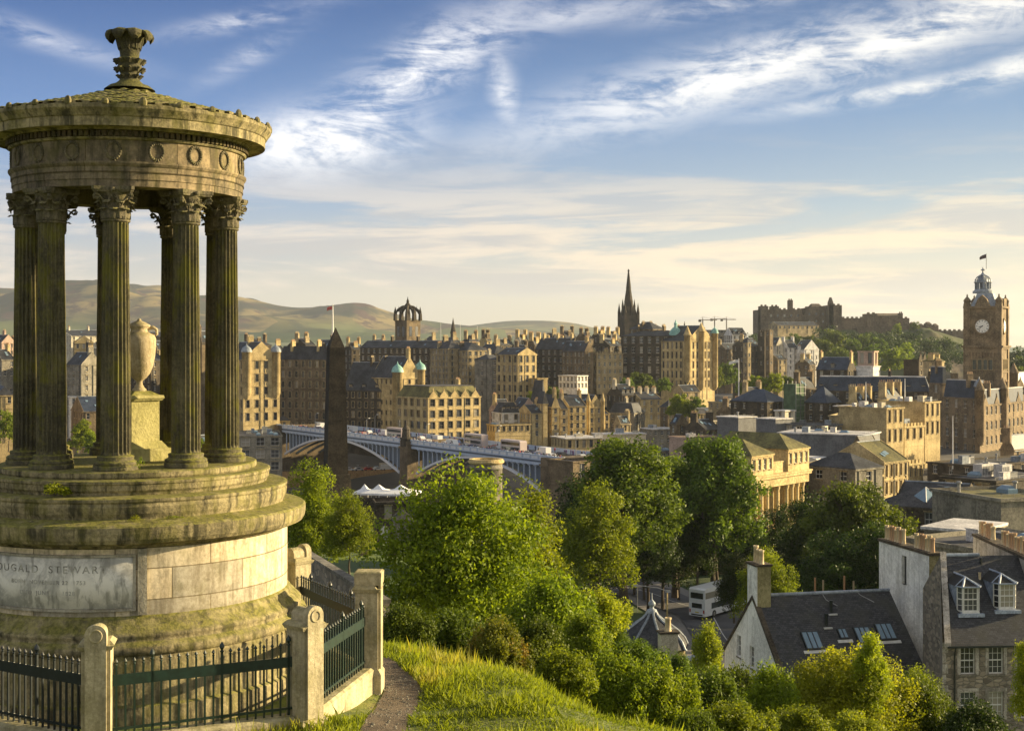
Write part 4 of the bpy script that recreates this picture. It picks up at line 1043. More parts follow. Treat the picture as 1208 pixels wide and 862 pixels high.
def chimney(root, x, y, z, w_, d_, h_, mat='sand', pots=4, rz=0, potm='pot', ph=0.8, sep_pots=False):
    mb = MB(); mb.box(-w_ / 2, w_ / 2, -d_ / 2, d_ / 2, -2.5, h_ - 0.25); mb.box(-w_ / 2 - .12, w_ / 2 + .12, -d_ / 2 - .12, d_ / 2 + .12, h_ - 0.25, h_); 
    o = mb.build('chimney', M[mat], root, loc=(x, y, z), rz=rz)
    L = max(w_, d_)
    if pots:
        pm = MB()
        r_ = min(0.17, L / pots * 0.36)
        if sep_pots:
            pm.lathe([(r_ * 1.05, 0), (r_ * .9, ph * .1), (r_ * .8, ph * .85), (r_, ph * .88), (r_, ph), (r_ * .7, ph), (r_ * .65, ph * .5)], 10)
            me = pm.mesh('chimney_pot', M[potm])
            for k in range(pots):
                t_ = (k + 0.5) / pots * L - L / 2
                place('chimney_pot', me, o, ((t_, 0, h_) if w_ >= d_ else (0, t_, h_)), 0, (1, 1, 0.85 + 0.3 * ((k * 37) % 5) / 5))
        else:
            for k in range(pots):
                t_ = (k + 0.5) / pots * L - L / 2; px, py = (t_, 0) if w_ >= d_ else (0, t_)
                pm.lathe([(r_ * 1.1, h_), (r_ * .85, h_ + ph * .85), (r_, h_ + ph), (0.0, h_ + ph)], 6, (px, py, 0))
            pm.build('chimney_pots', M[potm], o)
    return o
def block(label, xl, xc, xr, yt, yb, D, a=42, wall='sand', roof='hip', rmat='slate', rh=3.5, fh=3.6, bay=3.2, ww=1.25, wh=2.0, style='w', chim=(), cat='building', name='tenement', group=None, depthL=None, depthR=None, skip=0.0, below=8.0, cornice=True, wl=True, wr=True, seed=0, rows=None, chm=None, turrets=(), dormers=0, cren=False, topgap=0.7, pots=4, gables=0, capc=(0.33, 0.28, 0.2), extra=None, ybr=None, chh=2.2):
    a = R(a); Yc = D; Xc = XA(xc, D)
    k = (xr - 604) / F; k2 = (xl - 604) / F
    LR = (k * Yc - Xc) / (math.cos(a) - k * math.sin(a)) if xr > xc else (depthR or 12.0)
    LL = (Xc - k2 * Yc) / (math.sin(a) + k2 * math.cos(a)) if xl < xc else (depthL or 12.0)
    if depthR: LR = depthR
    if depthL: LL = depthL
    zt = ZA(yt, D); zb = ZA(yb, D); H = zt - zb + below; LR = max(LR, 1.0); LL = max(LL, 1.0)
    rs = random.Random(seed or int(xc * 7 + yt))
    if bay == 3.2: bay, ww, wh, skip = rs.uniform(2.5, 3.9), rs.uniform(.95, 1.35), rs.uniform(1.7, 2.3), .07
    if fh == 3.6: fh = rs.uniform(3.1, 4.0)
    root = empty(name, (Xc, Yc, zb - below), a, label, cat, group)
    mb = MB()
    if wr: facade(mb, 'R', LR, LL, LR, below * 0.9, H, ww, wh, fh, bay, root, style, skip, rs, topgap=topgap, rows=rows)
    else: mb.quad((0, 0, below * 0.9), (LR, 0, below * 0.9), (LR, 0, H), (0, 0, H))
    if wl: facade(mb, 'L', LR, LL, LL, below * 0.9, H, ww, wh, fh, bay, root, style, skip, rs, topgap=topgap, rows=rows)
    else: mb.quad((0, LL, below * 0.9), (0, 0, below * 0.9), (0, 0, H), (0, LL, H))
    mb.quad((LR, 0, 0), (LR, LL, 0), (LR, LL, H), (LR, 0, H)); mb.quad((LR, LL, 0), (0, LL, 0), (0, LL, H), (LR, LL, H))
    mb.quad((0, 0, 0), (LR, 0, 0), (LR, 0, below * 0.9), (0, 0, below * 0.9)); mb.quad((0, LL, 0), (0, 0, 0), (0, 0, below * 0.9), (0, LL, below * 0.9))
    if cren:
        for (ax, Ln) in (('x', LR), ('y', LL)):
            n = max(2, int(Ln / 1.6))
            for q in range(n):
                s0 = q * Ln / n; s1 = s0 + Ln / n * 0.55
                if ax == 'x': mb.box(s0, s1, 0.0, 0.4, H, H + 0.9)
                else: mb.box(0.0, 0.4, s0, s1, H, H + 0.9)
    if gables:
        # wallhead gablets along the lit face
        for q in range(gables):
            c = (q + 0.5) * LR / gables; g = min(LR / gables * 0.36, 2.2); hh = 2.6
            mb.add([(c - g, 0.0, H), (c + g, 0.0, H), (c + g, 0, H + 0.5), (c, 0, H + hh), (c - g, 0, H + 0.5), (c - g, 0.5, H), (c + g, 0.5, H), (c + g, 0.5, H + 0.5), (c, 0.5, H + hh), (c - g, 0.5, H + 0.5)],
                   [(0, 1, 2, 3, 4), (9, 8, 7, 6, 5), (1, 6, 7, 2), (2, 7, 8, 3), (3, 8, 9, 4), (4, 9, 5, 0)])
            mb.boxt(c - 0.2, c + 0.2, 0.05, 0.45, H + hh - 0.1, H + hh + 0.9, 0.12)
    rb = MB(); roof_faces(rb, roof, LR, LL, H, rh, wall=mb, flush=rmat == 'paleroof')
    mb.build('wall', M[wall], root)
    ro = rb.build('roof', M[rmat], root)
    if roof == 'mansard':
        fb = MB(); i1 = min(2.2, LL * .25, LR * .25); fb.box(i1 - 0.1, LR - i1 + 0.1, i1 - 0.1, LL - i1 + 0.1, H + rh - 0.1, H + rh + 0.15); fb.build('flat_top', M['paleroof'] if rmat == 'slateb' else M['felt'], ro)
    if cornice:
        cb = MB(); o_ = 0.28
        pz = H - 0.42
        for (z0, z1, o2) in ((pz, H - 0.05 if roof != 'flat' else H + 0.03, o_), ):
            cb.box(-o2, LR + o2, -o2, -0.003, z0, z1); cb.box(-o2, -0.003, -0.003, LL + o2, z0, z1)
        if D > 240 and rows is None and (wl or wr):
            zb_ = H - topgap + .3 - fh
            while zb_ > below: cb.box(-.13, LR, -.13, -.003, zb_, zb_ + .22); cb.box(-.13, -.003, -.003, LL, zb_, zb_ + .22); zb_ -= fh
        elif H - below > 9: 
            zz = below + (H - below) * 0.28; cb.box(-0.14, LR + 0.02, -0.14, -0.003, zz, zz + 0.3); cb.box(-0.14, -0.003, -0.003, LL, zz, zz + 0.3)
        cb.build('cornice', M[wall], root)
    top = H + (rh if roof != 'flat' else 0)
    if roof != 'flat' and D > 200 and LR > 4:
        pm_ = MB()
        for k in range(2): xq = LR * rs.uniform(.04, .96); pm_.box(xq, xq + .13, -.17, -.003, below * .9, H - .45)
        if LL > 6: yq = LL * rs.uniform(.1, .9); pm_.box(-.17, -.003, yq, yq + .13, below * .9, H - .45)
        pm_.build('drainpipe', M['irond'], root)
        if roof in ('gx', 'gy'):
            rg_ = MB(); rg_.tube([(.2, LL / 2, H + rh + .02), (LR - .2, LL / 2, H + rh + .02)] if roof == 'gx' else [(LR / 2, .2, H + rh + .02), (LR / 2, LL - .2, H + rh + .02)], .16, 5); rg_.build('ridge', M['lead'], ro)
            for k in range(rs.choice((1, 2, 3))):
                f_ = rs.uniform(.3, .7); t_ = rs.uniform(.15, .85); half = (LL if roof == 'gx' else LR) / 2; an = math.atan2(rh, half)
                s_ = MB(); s_.box(-.45, .45, -.6, .6, .02, .16); so = s_.build('skylight', M['skyl'], ro)
                if roof == 'gx': so.location = (LR * t_, half * f_, H + rh * f_); so.rotation_euler = (an, 0, 0)
                else: so.location = (half * f_, LL * t_, H + rh * f_); so.rotation_euler = (an, 0, R(-90))
    elif roof == 'flat' and D < 620 and LR * LL > 60:
        for k in range(min(9, int(LR * LL / 40))):
            x_, y_ = rs.uniform(.06, .86) * LR, rs.uniform(.06, .86) * LL; q_ = rs.random(); b_ = MB()
            if q_ < .5: w_, d_, h_ = rs.uniform(.8, 3), rs.uniform(.8, 2.4), rs.uniform(.6, 1.7); b_.box(0, w_, 0, d_, -.45, h_); b_.box(-.08, w_ + .08, -.08, d_ + .08, h_, h_ + .1); nm_, mk_ = 'plant_housing', rs.choice(('paleroof', 'clad', 'lead', 'cream'))
            elif q_ < .75: b_.lathe([(.22, -.45), (.22, .9), (.4, 1.0), (.4, 1.2), (0, 1.35)], 10); nm_, mk_ = 'vent_cowl', 'metal'
            else: b_.boxt(0, 1.6, 0, 2.4, -.45, .1, 0); b_.boxt(0, 1.6, 0, 2.4, .1, .6, .5); nm_, mk_ = 'rooflight', 'skyl'
            b_.build(nm_, M[mk_], ro, loc=(x_, y_, H))
        if rs.random() < .6:
            b_ = MB(); b_.box(.5, LR - .5, .48, .52, H + .45, H + .5); b_.box(.48, .52, .5, LL - .5, H + .45, H + .5)
            for k in range(int(LR / 2)): b_.box(.5 + k * 2, .55 + k * 2, .48, .52, H - .45, H + .5)
            b_.build('roof_railing', M['metal'], ro)
    for c_ in chim:
        if len(c_) == 2: fx, fy = c_; alongx = (roof in ('gy',)) or LR < LL and roof == 'hip'
        else: fx, fy, alongx = c_
        w_, d_ = (2.0 + 0.1 * pots, 0.9) if alongx else (0.9, 2.0 + 0.1 * pots)
        on = top if roof != 'flat' else H
        if roof in ('gx', 'gy', 'hip'):
            off = abs((fy if (roof == 'gx' or (roof == 'hip' and LR >= LL)) else fx) - 0.5) * 2; on = H + rh * (1 - off)
        chimney(root, fx * LR, fy * LL, on, w_, d_, chh, chm or wall, pots, potm='potc' if rs.random() < .5 else 'pot')
    if dormers:
        for q in range(abs(dormers)):
            side = dormers > 0
            Ln = LR if side else LL; c = (q + 0.5) * Ln / abs(dormers)
            e = empty('dormer', (c, 0.9, H + 0.3) if side else (0.9, LL - c, H + 0.3), 0 if side else R(-90)); e.parent = root
            d_ = MB(); d_.box(-0.9, 0.9, 0.06, 2.6, 0, 1.9); d_.build('cheeks', M[rmat], e)
            d2 = MB(); d2.poly([(-1.1, -0.1, 1.85), (0, -0.1, 2.7), (0, 2.8, 2.7), (-1.1, 2.8, 1.85)]); d2.poly([(1.1, -0.1, 1.85), (1.1, 2.8, 1.85), (0, 2.8, 2.7), (0, -0.1, 2.7)]); d2.poly([(-0.9, 0.0, 1.9), (0.9, 0, 1.9), (0, 0, 2.6)])
            d2.build('dormer_roof', M[rmat], e)
            place('window', win_mesh(1.3, 1.6, 'w'), e, (-0.65, 0.0, 0.15))
    for (fx, fy, r_, hb, ht, hc, capm) in turrets:
        # round turret: position fractions, radius, start below eaves, rise above eaves, cap height, cap material
        e = empty('turret', (fx * LR, fy * LL, H)); e.parent = root
        t_ = MB(); t_.lathe([(r_ * 0.4, -hb - r_), (r_, -hb), (r_, ht - 0.3), (r_ * 1.15, ht - 0.25), (r_ * 1.15, ht)], 14); t_.build('turret_wall', M[wall], e, True)
        c_ = MB()
        if capm in ('copper', 'lead'): c_.lathe([(r_ * 1.2, ht), (r_ * 1.15, ht + hc * .15), (r_ * .9, ht + hc * .45), (r_ * .4, ht + hc * .65), (r_ * .15, ht + hc * .75), (0.05, ht + hc)], 14)
        else: c_.lathe([(r_ * 1.2, ht), (0.0, ht + hc)], 14)
        c_.build('turret_cap', M[capm], e, True)
    root['_dims'] = (LR, LL, H)
    if extra: extra(root, LR, LL, H)
    return root
# ------------------------------------------------------------------ landmark buildings
def mast(px, yt, yb, D, label, flag=None, r0=0.16, cat='flagpole', name='flagpole', mat='bpost'):
    x = XA(px, D); z0 = ZA(yb, D); h = ZA(yt, D) - z0
    e = empty(name, (x, D, z0), 0, label, cat)
    p = MB(); p.tube([(0, 0, 0), (0, 0, h * .6), (0, 0, h)], [r0, r0 * .8, r0 * .5], 8); p.lathe([(0, h), (r0, h + r0), (0, h + 2 * r0)], 8); p.build('pole', M[mat], e)
    if flag:
        f = MB(); n = 10; L, Hh, dirn = flag[0], flag[1], flag[2]
        vs = []
        for k in range(n + 1):
            g = k / n; dx_ = dirn * g * L; y_ = 0.12 * L * math.sin(g * 7); dz = -0.22 * L * g * g
            vs += [(dx_, y_, h - 0.1 + dz), (dx_, y_ + 0.05, h - 0.1 - Hh + dz)]
        f.add(vs, [(2 * k, 2 * k + 1, 2 * k + 3, 2 * k + 2) for k in range(n)]); f.build('flag', flag[3], e)
    return e
M['flagb'] = plain('dark_flag', (0.10, 0.07, 0.08), 0.8); M['flagr'] = plain('red_white_flag', (0.5, 0.12, 0.10), 0.8, var=0.6)

# obelisk in the old cemetery
D = 232
oe = empty('obelisk', (XA(396, D), D, ZA(600, D)), R(20), 'tall dark stone obelisk rising in front of the blue bridge', 'obelisk')
h = ZA(386, D) - ZA(600, D)
ob = MB(); ob.box(-3.0, 3.0, -3.0, 3.0, -2, 1.2); ob.box(-2.6, 2.6, -2.6, 2.6, 1.2, 2.4); ob.boxt(-2.2, 2.2, -2.2, 2.2, 2.4, 6.0, 0.08); ob.build('pedestal', M['dark'], oe)
ob = MB(); y0, y1, w0, w1 = 6.0, h - 3.4, 1.78, 1.28
n = 26
for k in range(n):
    a, b = k / n, (k + 1) / n; wa = w0 + (w1 - w0) * a; wb = w0 + (w1 - w0) * b; za = y0 + (y1 - y0) * a + 0.035; zb_ = y0 + (y1 - y0) * b
    ob.add([(-wa, -wa, za), (wa, -wa, za), (wa, wa, za), (-wa, wa, za), (-wb, -wb, zb_), (wb, -wb, zb_), (wb, wb, zb_), (-wb, wb, zb_)], [(0, 3, 2, 1), (4, 5, 6, 7), (0, 1, 5, 4), (1, 2, 6, 5), (2, 3, 7, 6), (3, 0, 4, 7)])
    ob.box(-wa + 0.05, wa - 0.05, -wa + 0.05, wa - 0.05, za - 0.05, za + 0.01)
M['obel'] = stone('obelisk_stone', (0.012, 0.010, 0.009), (0.050, 0.040, 0.030), soot_amt=0.5, scale=0.5, tint=0.02)
ob.build('shaft', M['obel'], oe)
ob = MB(); ob.add([(-w1, -w1, y1), (w1, -w1, y1), (w1, w1, y1), (-w1, w1, y1), (0, 0, h)], [(0, 1, 4), (1, 2, 4), (2, 3, 4), (3, 0, 4)]); ob.build('pyramid_tip', M['obel'], oe)

# round mausoleum tower
D = 200
te = empty('round_tower', (XA(573.5, D), D, ZA(600, D)), 0, 'squat round stone tower with a flat moulded top rising behind the bright tree', 'mausoleum')
rr = 20.5 / F * D; ht = ZA(541, D) - ZA(600, D)
t_ = MB(); t_.lathe([(rr * .93, -4), (rr * .93, ht - 1.5), (rr * .96, ht - 1.45), (rr * .96, ht - 1.2), (rr * .93, ht - 1.15), (rr * .93, ht - .75)], 40); t_.build('drum', M['grey'], te, True)
t_ = MB(); t_.lathe([(rr * .93, ht - .75), (rr * 1.0, ht - .6), (rr * 1.04, ht - .5), (rr * 1.04, ht - .25), (rr * .98, ht - .2), (rr * .98, ht), (rr * .8, ht), (rr * .8, ht - 0.8), (0, ht - 0.8)], 40); t_.build('cornice', M['gold'], te)

# iron road bridge with stone piers
A0 = Vector((-91.6, 548, 0)); B0 = Vector((13.5, 388, 0)); BL = (B0 - A0).length; brz = math.atan2(B0.y - A0.y, B0.x - A0.x)
br = empty('road_bridge', (A0.x, A0.y, 0), brz, 'long pale blue iron arch bridge carrying a crowded road across the valley', 'bridge')
# local x along the bridge, local y towards the back, the seen face looks to -y
ZD = -33.0
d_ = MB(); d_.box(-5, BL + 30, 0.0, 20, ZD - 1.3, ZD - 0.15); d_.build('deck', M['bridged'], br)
d_ = MB(); d_.box(-14, BL + 30, 0.5, 19.5, ZD - 0.146, ZD - 0.05); d_.build('carriageway', M['asphalt'], br)
d_ = MB(); d_.box(-14, BL + 4, -0.5, 0.0, ZD - 1.5, ZD - 0.75); d_.box(-14, BL + 4, -0.55, 0.0, ZD - 0.15, ZD); d_.build('fascia', M['bridge'], br)
pb = MB(); pb.box(-14, BL + 4, -0.36, -0.22, ZD, ZD + 1.3); pb.box(-14, BL + 4, -0.45, -0.13, ZD + 1.3, ZD + 1.5)
k = -12.0
while k < BL + 3: pb.box(k, k + 0.5, -0.5, -0.08, ZD, ZD + 1.62); k += 4.2
pb.build('parapet', M['bridge'], br)
k = -12.0; pm = MB(); pm.box(0.75, 3.95, -0.42, -0.37, 0.25, 1.1); pmm = pm.mesh('parapet_panel', M['bridgew'])
while k < BL - 2: place('parapet_panel', pmm, br, (k, 0, ZD)); k += 4.2
bk = MB(); bk.box(-14, BL + 4, 20.1, 20.3, ZD - 0.1, ZD + 1.4); bk.build('far_parapet', M['bridge'], br)
for (t0, t1, zs, zc) in ((1.5, 97, -43.6, -35.0), (109, 184, -43.0, -35.2), (-12, -1, -42, -38)):
    if t0 < 0: continue
    for ry, nm in ((-0.4, 'near'), (4.5, 'in'), (9.5, 'in'), (14.5, 'in'), (19.0, 'in')):
        ar = MB(); n = 28; vs = []
        for i in range(n + 1):
            f = i / n; x = t0 + (t1 - t0) * f; z = zs + (zc - zs) * (1 - (2 * f - 1) ** 2)
            sl = -(zc - zs) * 4 * (2 * f - 1) / (t1 - t0); nx_, nz_ = -sl / math.hypot(1, sl), 1 / math.hypot(1, sl); th = 0.75
            vs += [(x, ry, z), (x, ry + 0.6, z), (x + nx_ * th, ry + 0.6, z + nz_ * th), (x + nx_ * th, ry, z + nz_ * th)]
        ar.add(vs, [(4 * i + q, 4 * i + (q + 1) % 4, 4 * i + 4 + (q + 1) % 4, 4 * i + 4 + q) for i in range(n) for q in range(4)])
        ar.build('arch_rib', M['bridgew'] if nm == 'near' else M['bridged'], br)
    n = int((t1 - t0) / 3.0)
    for i in range(n):
        x = t0 + (i + 0.5) * (t1 - t0) / n; f = (x - t0) / (t1 - t0); z = zs + (zc - zs) * (1 - (2 * f - 1) ** 2) + 0.6
        if ZD - 1.5 - z < 0.6: continue
        s_ = MB(); s_.box(x - 0.17, x + 0.17, -0.25, 0.05, z, ZD - 1.95); s_.boxt(x - 0.5, x + 0.5, -0.3, 0.1, ZD - 2.0, ZD - 1.5, -0.35); s_.build('spandrel_column', M['bridge'], br)
    bk = MB(); 
    n = 24; vs = []
    for i in range(n + 1):
        f = i / n; x = t0 + (t1 - t0) * f; z = zs + (zc - zs) * (1 - (2 * f - 1) ** 2) + 0.3
        vs += [(x, 2.0, min(z, ZD - 1.4)), (x, 2.0, ZD - 1.2)]
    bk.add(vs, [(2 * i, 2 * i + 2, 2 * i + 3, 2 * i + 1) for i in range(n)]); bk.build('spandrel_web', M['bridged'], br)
for (t, w_) in ((-3.0, 4.5), (103, 5.4), (188, 7.0)):
    e = empty('pier', (t, 0, 0)); e.parent = br
    p = MB(); p.boxt(-w_ * .62, w_ * .62, -2.6, 22, -64, -46, 0.3); p.boxt(-w_ / 2, w_ / 2, -1.9, 21, -46, ZD + 1.0, 0.1); p.box(-w_ / 2 - .2, w_ / 2 + .2, -2.2, 21, ZD - 1.5, ZD - 0.9); p.build('pier_shaft', M['brown'], e)
    if t > 50 and t < 150:
        p = MB(); p.lathe([(1.9, ZD - 0.9), (1.9, ZD + 1.5), (2.2, ZD + 1.6), (2.2, ZD + 2.1), (1.5, ZD + 2.2), (1.3, ZD + 4.6), (1.5, ZD + 4.8), (0.5, ZD + 6.2), (0.25, ZD + 7.6), (0, ZD + 8.2)], 10, (0, -0.9, 0)); p.build('turret', M['black'], e)
def on_bridge(t, y): 
    c_, s_ = math.cos(brz), math.sin(brz); return Vector((A0.x + t * c_ - y * s_, A0.y + t * s_ + y * c_, ZD - 0.04))

# crown-spired church tower
D = 780; cx = 481; wd = 26.5 / F * D / math.sqrt(2) * 1.12
ce = empty('crown_spire_church', (XA(cx, D), D, ZA(400, D)), R(45), 'dark church tower topped by an openwork stone crown spire', 'church')
hb = ZA(378, D) - ZA(400, D); H2 = wd / 2
t_ = MB(); t_.box(-H2, H2, -H2, H2, -30, hb); t_.box(-H2 - .3, H2 + .3, -H2 - .3, H2 + .3, hb - .5, hb); t_.box(-H2 - .3, H2 + .3, -H2 - .3, H2 + .3, -1.2, -0.6)
t_.build('tower', M['brown'], ce)
for q in range(4):
    for s_ in (-1, 1):
        a = q * math.pi / 2; e = place('belfry_opening', (lambda m_: m_)(MB().box(-1.0, 1.0, -0.1, 0.05, 0, 5.6).mesh('belfry_opening', M['glass'])), ce, ((H2) * math.sin(a) + s_ * 2.2 * math.cos(a), -(H2) * math.cos(a) + s_ * 2.2 * math.sin(a), 1.6), a)
cr_ = MB(); hc = ZA(350, D) - ZA(400, D)
for q in range(8):
    a = q * math.pi / 4; rr = H2 * (1.40 if q % 2 else 1.02); 
    pts = [(rr * math.sin(a), -rr * math.cos(a), hb), (rr * 1.0 * math.sin(a), -rr * math.cos(a), hb + 3.6), (rr * .80 * math.sin(a), -rr * .80 * math.cos(a), hb + 5.8), (rr * .45 * math.sin(a), -rr * .45 * math.cos(a), hb + 7.6), (0.5 * math.sin(a), -0.5 * math.cos(a), hb + 8.2)]
    cr_.tube(pts, [1.2, 1.05, .9, .85, .8], 5)
    cr_.lathe([(0.75, hb), (0.75, hb + 4.2), (0.95, hb + 4.4), (0.0, hb + 8.0)], 6, (rr * math.sin(a), -rr * math.cos(a), 0))
    cr_.lathe([(0.5, hb + 5), (0.0, hb + 8.6)], 5, (rr * .72 * math.sin(a), -rr * .72 * math.cos(a), 0))
cr_.lathe([(1.9, hb + 6.4), (2.1, hb + 7.6), (1.2, hb + 7.8), (1.2, hb + 8.6), (1.7, hb + 8.8), (0.6, hb + 10.4), (0.9, hb + 10.8), (0.35, hb + 12.2), (0.12, hc - 0.6), (0.3, hc - 0.3), (0.0, hc)], 8)
cr_.build('crown_spire', M['black'], ce)

# tall gothic spire on the ridge
D = 965; se = empty('gothic_spire', (XA(741.5, D), D, ZA(395, D)), R(20), 'slender blackened gothic spire standing highest on the city ridge', 'church spire')
h1 = ZA(364, D) - ZA(395, D); h2 = ZA(317, D) - ZA(395, D); w_ = 5.3
s_ = MB(); s_.box(-w_ / 1.0, w_ / 1.0, -w_, w_, -20, h1 * .72); s_.boxt(-w_ * .85, w_ * .85, -w_ * .85, w_ * .85, h1 * .72, h1 + 1, w_ * .18); s_.build('tower', M['black'], se)
s_ = MB(); s_.lathe([(w_ * .74, h1 - 1), (w_ * .60, h1 + 4), (w_ * .62, h1 + 4.6), (w_ * .34, h1 + 14), (w_ * .36, h1 + 14.5), (w_ * .10, h2 - 2), (0.9, h2 - 1.5), (0.0, h2)], 8); s_.build('spire', M['black'], se)
pm_ = MB(); pm_.box(-.8, .8, -.8, .8, -8, 2.2); pm_.lathe([(1.15, 2.2), (0.0, 9.5)], 6); pme = pm_.mesh('pinnacle', M['black'])
for q in range(8):
    a = q * math.pi / 4 + math.pi / 4; r_ = w_ * (1.34 if q % 2 == 0 else 0.86)
    place('pinnacle', pme, se, (r_ * math.sin(a), -r_ * math.cos(a), h1 * (.72 if q % 2 == 0 else 1.0)), 0, 1.0 if q % 2 == 0 else 0.75)

# hotel with clock tower
def hotel():
    D = 474
    a = R(-30)
    wS = 47 / F * D; 
    x0 = XA(1182, D); 
    e = empty('clock_tower_hotel', (x0, D, ZA(560, D)), a, 'grand sandstone hotel with a tall clock tower and domed lantern', 'hotel')
    zz = lambda y: ZA(y, D) - ZA(560, D)
    k2 = (1136 - 604) / F; LF = (x0 - k2 * D) / (math.cos(a) - k2 * math.sin(a))
    # tower body: front face lies on y=0 from x=-LF..0 ; the lit side is x=0
    Wt = LF; Dp = 14.0
    zt = zz(361); zc0 = zz(412)
    t_ = MB(); t_.box(-Wt + .5, -.5, .5, Dp, -12, zc0); t_.box(-Wt, 0, 0, Dp + .5, zc0, zc0 + .7); t_.box(-Wt - .5, .5, -.5, Dp + 1, zc0 + .7, zc0 + 1.3); t_.box(-Wt + .7, -.7, .7, Dp - .2, zc0 + 1.3, zt)
    for (xa, xb) in ((-Wt + .1, -Wt + 2.3), (-2.3, -.1)):
        for (ya, yb) in ((.1, 2.3), (Dp - 1.8, Dp + .4)):
            t_.box(xa, xb, ya, yb, -12, zt + 1.0)
    t_.box(-Wt, 0, 0, Dp + .5, zt - .6, zt + .1)
    for q in range(8): t_.box(-Wt + 3.0 + q * (Wt - 6) / 7 - .3, -Wt + 3.0 + q * (Wt - 6) / 7 + .3, 0.1, .6, zc0 - 3.0, zc0 - 1.2)
    t_.box(-Wt + 2.4, -2.4, 0.2, 0.62, zc0 - 3.6, zc0 - 3.0); t_.box(-Wt + 2.3, -2.3, 0.1, 0.62, zc0 - 1.2, zc0)
    for zq in (zz(440), zz(470)): t_.box(-Wt + .2, -.2, .2, Dp + .2, zq, zq + .5)
    tw = t_.build('tower_wall', M['hotel'], e)
    wm_ = win_mesh(1.2, 3.4, 'd')
    for zq in (zz(436), zz(462), zz(488)):
        for q in range(4): place('window', wm_, tw, (-Wt + 3.2 + q * (Wt - 7.6) / 3, .42, zq)); place('window', wm_, tw, (-.42, 3.4 + q * 2.3, zq), R(90))
    pl_ = MB()
    for q in range(5): xq = -Wt + 2.6 + q * (Wt - 5.2) / 4; pl_.box(xq - .22, xq + .22, .12, .49, -12, zc0 - 3.7)
    pl_.build('pilasters', M['hotel'], tw)
    ck = MB(); R1 = 12.6 / F * D * 0.62 + 0.9
    cxm, czm = -Wt / 2 - 0.1, zz(384.5)
    for (q, (cx_, cy_, rot)) in enumerate(((cxm, 0.35, 0.0), (-0.35, Dp / 2, R(90)))):
        c_ = empty('clock', (cx_, cy_, czm), rot); c_.parent = tw
        f = MB()
        vs = [(2.35 * math.sin(2 * math.pi * k / 36), 0, 2.35 * math.cos(2 * math.pi * k / 36)) for k in range(36)]; f.poly(vs); f.build('clock_face', M['dial'], c_)
        f = MB()
        for k in range(36):
            b0, b1 = 2 * math.pi * k / 36, 2 * math.pi * (k + 1) / 36
            P_ = lambda r_, b, y: (r_ * math.sin(b), y, r_ * math.cos(b))
            f.quad(P_(2.35, b0, -.15), P_(2.35, b1, -.15), P_(2.85, b1, -.15), P_(2.85, b0, -.15)); f.quad(P_(2.85, b0, -.15), P_(2.85, b1, -.15), P_(2.85, b1, .4), P_(2.85, b0, .4)); f.quad(P_(2.35, b0, -.15), P_(2.35, b1, -.15), P_(2.35, b1, .1), P_(2.35, b0, .1))
        f.build('clock_surround', M['hotel'], c_)
        f = MB()
        def bar(b, r0_, r1_, w2, y):
            d = Vector((math.sin(b), 0, math.cos(b))); n_ = Vector((math.cos(b), 0, -math.sin(b)))
            p_ = [d * r0_ - n_ * w2, d * r1_ - n_ * w2 * .6, d * r1_ + n_ * w2 * .6, d * r0_ + n_ * w2]
            f.poly([(v.x, y, v.z) for v in p_])
        for k in range(12): bar(2 * math.pi * k / 12, 1.6, 2.2, .11, -.03)
        for k in range(60):
            if k % 5: bar(2 * math.pi * k / 60, 2.1, 2.22, .03, -.03)
        f.build('hour_marks', M['irond'], c_)
        f = MB(); bar(R(257), -.3, 1.25, .17, -.06); f.build('hour_hand', M['irond'], c_)
        f = MB(); bar(R(228), -.4, 1.95, .11, -.075); f.build('minute_hand', M['irond'], c_)
    # dormer gablet above each dial
    g = MB(); g.add([(cxm - 2.6, .1, zt), (cxm + 2.6, .1, zt), (cxm + 1.5, .1, zt + 2.6), (cxm, .1, zt + 4.0), (cxm - 1.5, .1, zt + 2.6), (cxm - 2.6, 2, zt), (cxm + 2.6, 2, zt), (cxm + 1.5, 2, zt + 2.6), (cxm, 2, zt + 4.0), (cxm - 1.5, 2, zt + 2.6)], [(0, 1, 2, 3, 4), (9, 8, 7, 6, 5), (0, 5, 6, 1), (1, 6, 7, 2), (2, 7, 8, 3), (3, 8, 9, 4), (4, 9, 5, 0)])
    g.box(-2.2, -.1, Dp / 2 - 2.4, Dp / 2 + 2.4, zt, zt + 2.8); g.build('gablet', M['hotel'], tw)
    for (xq, yq) in ((-Wt + 1.2, 1.2), (-1.2, 1.2), (-Wt + 1.2, Dp - .7), (-1.2, Dp - .7)):
        p = MB(); p.lathe([(1.15, 0), (1.15, .9), (1.35, 1.0), (1.2, 1.4), (.7, 2.1), (.25, 2.6), (.32, 3.0), (0, 3.6)], 10, (xq, yq, zt + .9)); p.build('corner_turret', M['hotel'], tw, True)
    rm = MB(); cx_, cy_ = -Wt / 2, Dp / 2
    rm.lathe([(8.0, zt - .3), (6.2, zt + .8), (4.9, zt + 2.4), (3.7, zz(345))], 4, (cx_, cy_, 0), a0=R(45), a1=R(405)); rm.build('pavilion_roof', M['lead'], tw)
    ln = MB(); zl_ = 0.0; z_l = zz(344)
    ln.lathe([(2.9, zl_ - .2), (2.9, zl_ + .9), (2.6, zl_ + 1.0), (2.3, zl_ + 1.6), (2.3, zl_ + 1.8)], 16, (cx_, cy_, 0))
    for q in range(8):
        b_ = q * math.pi / 4 + .3; ln.tube([(cx_ + 2.0 * math.sin(b_), cy_ - 2.0 * math.cos(b_), zl_ + 1.6), (cx_ + 2.0 * math.sin(b_), cy_ - 2.0 * math.cos(b_), zl_ + 5.0)], .32, 6)
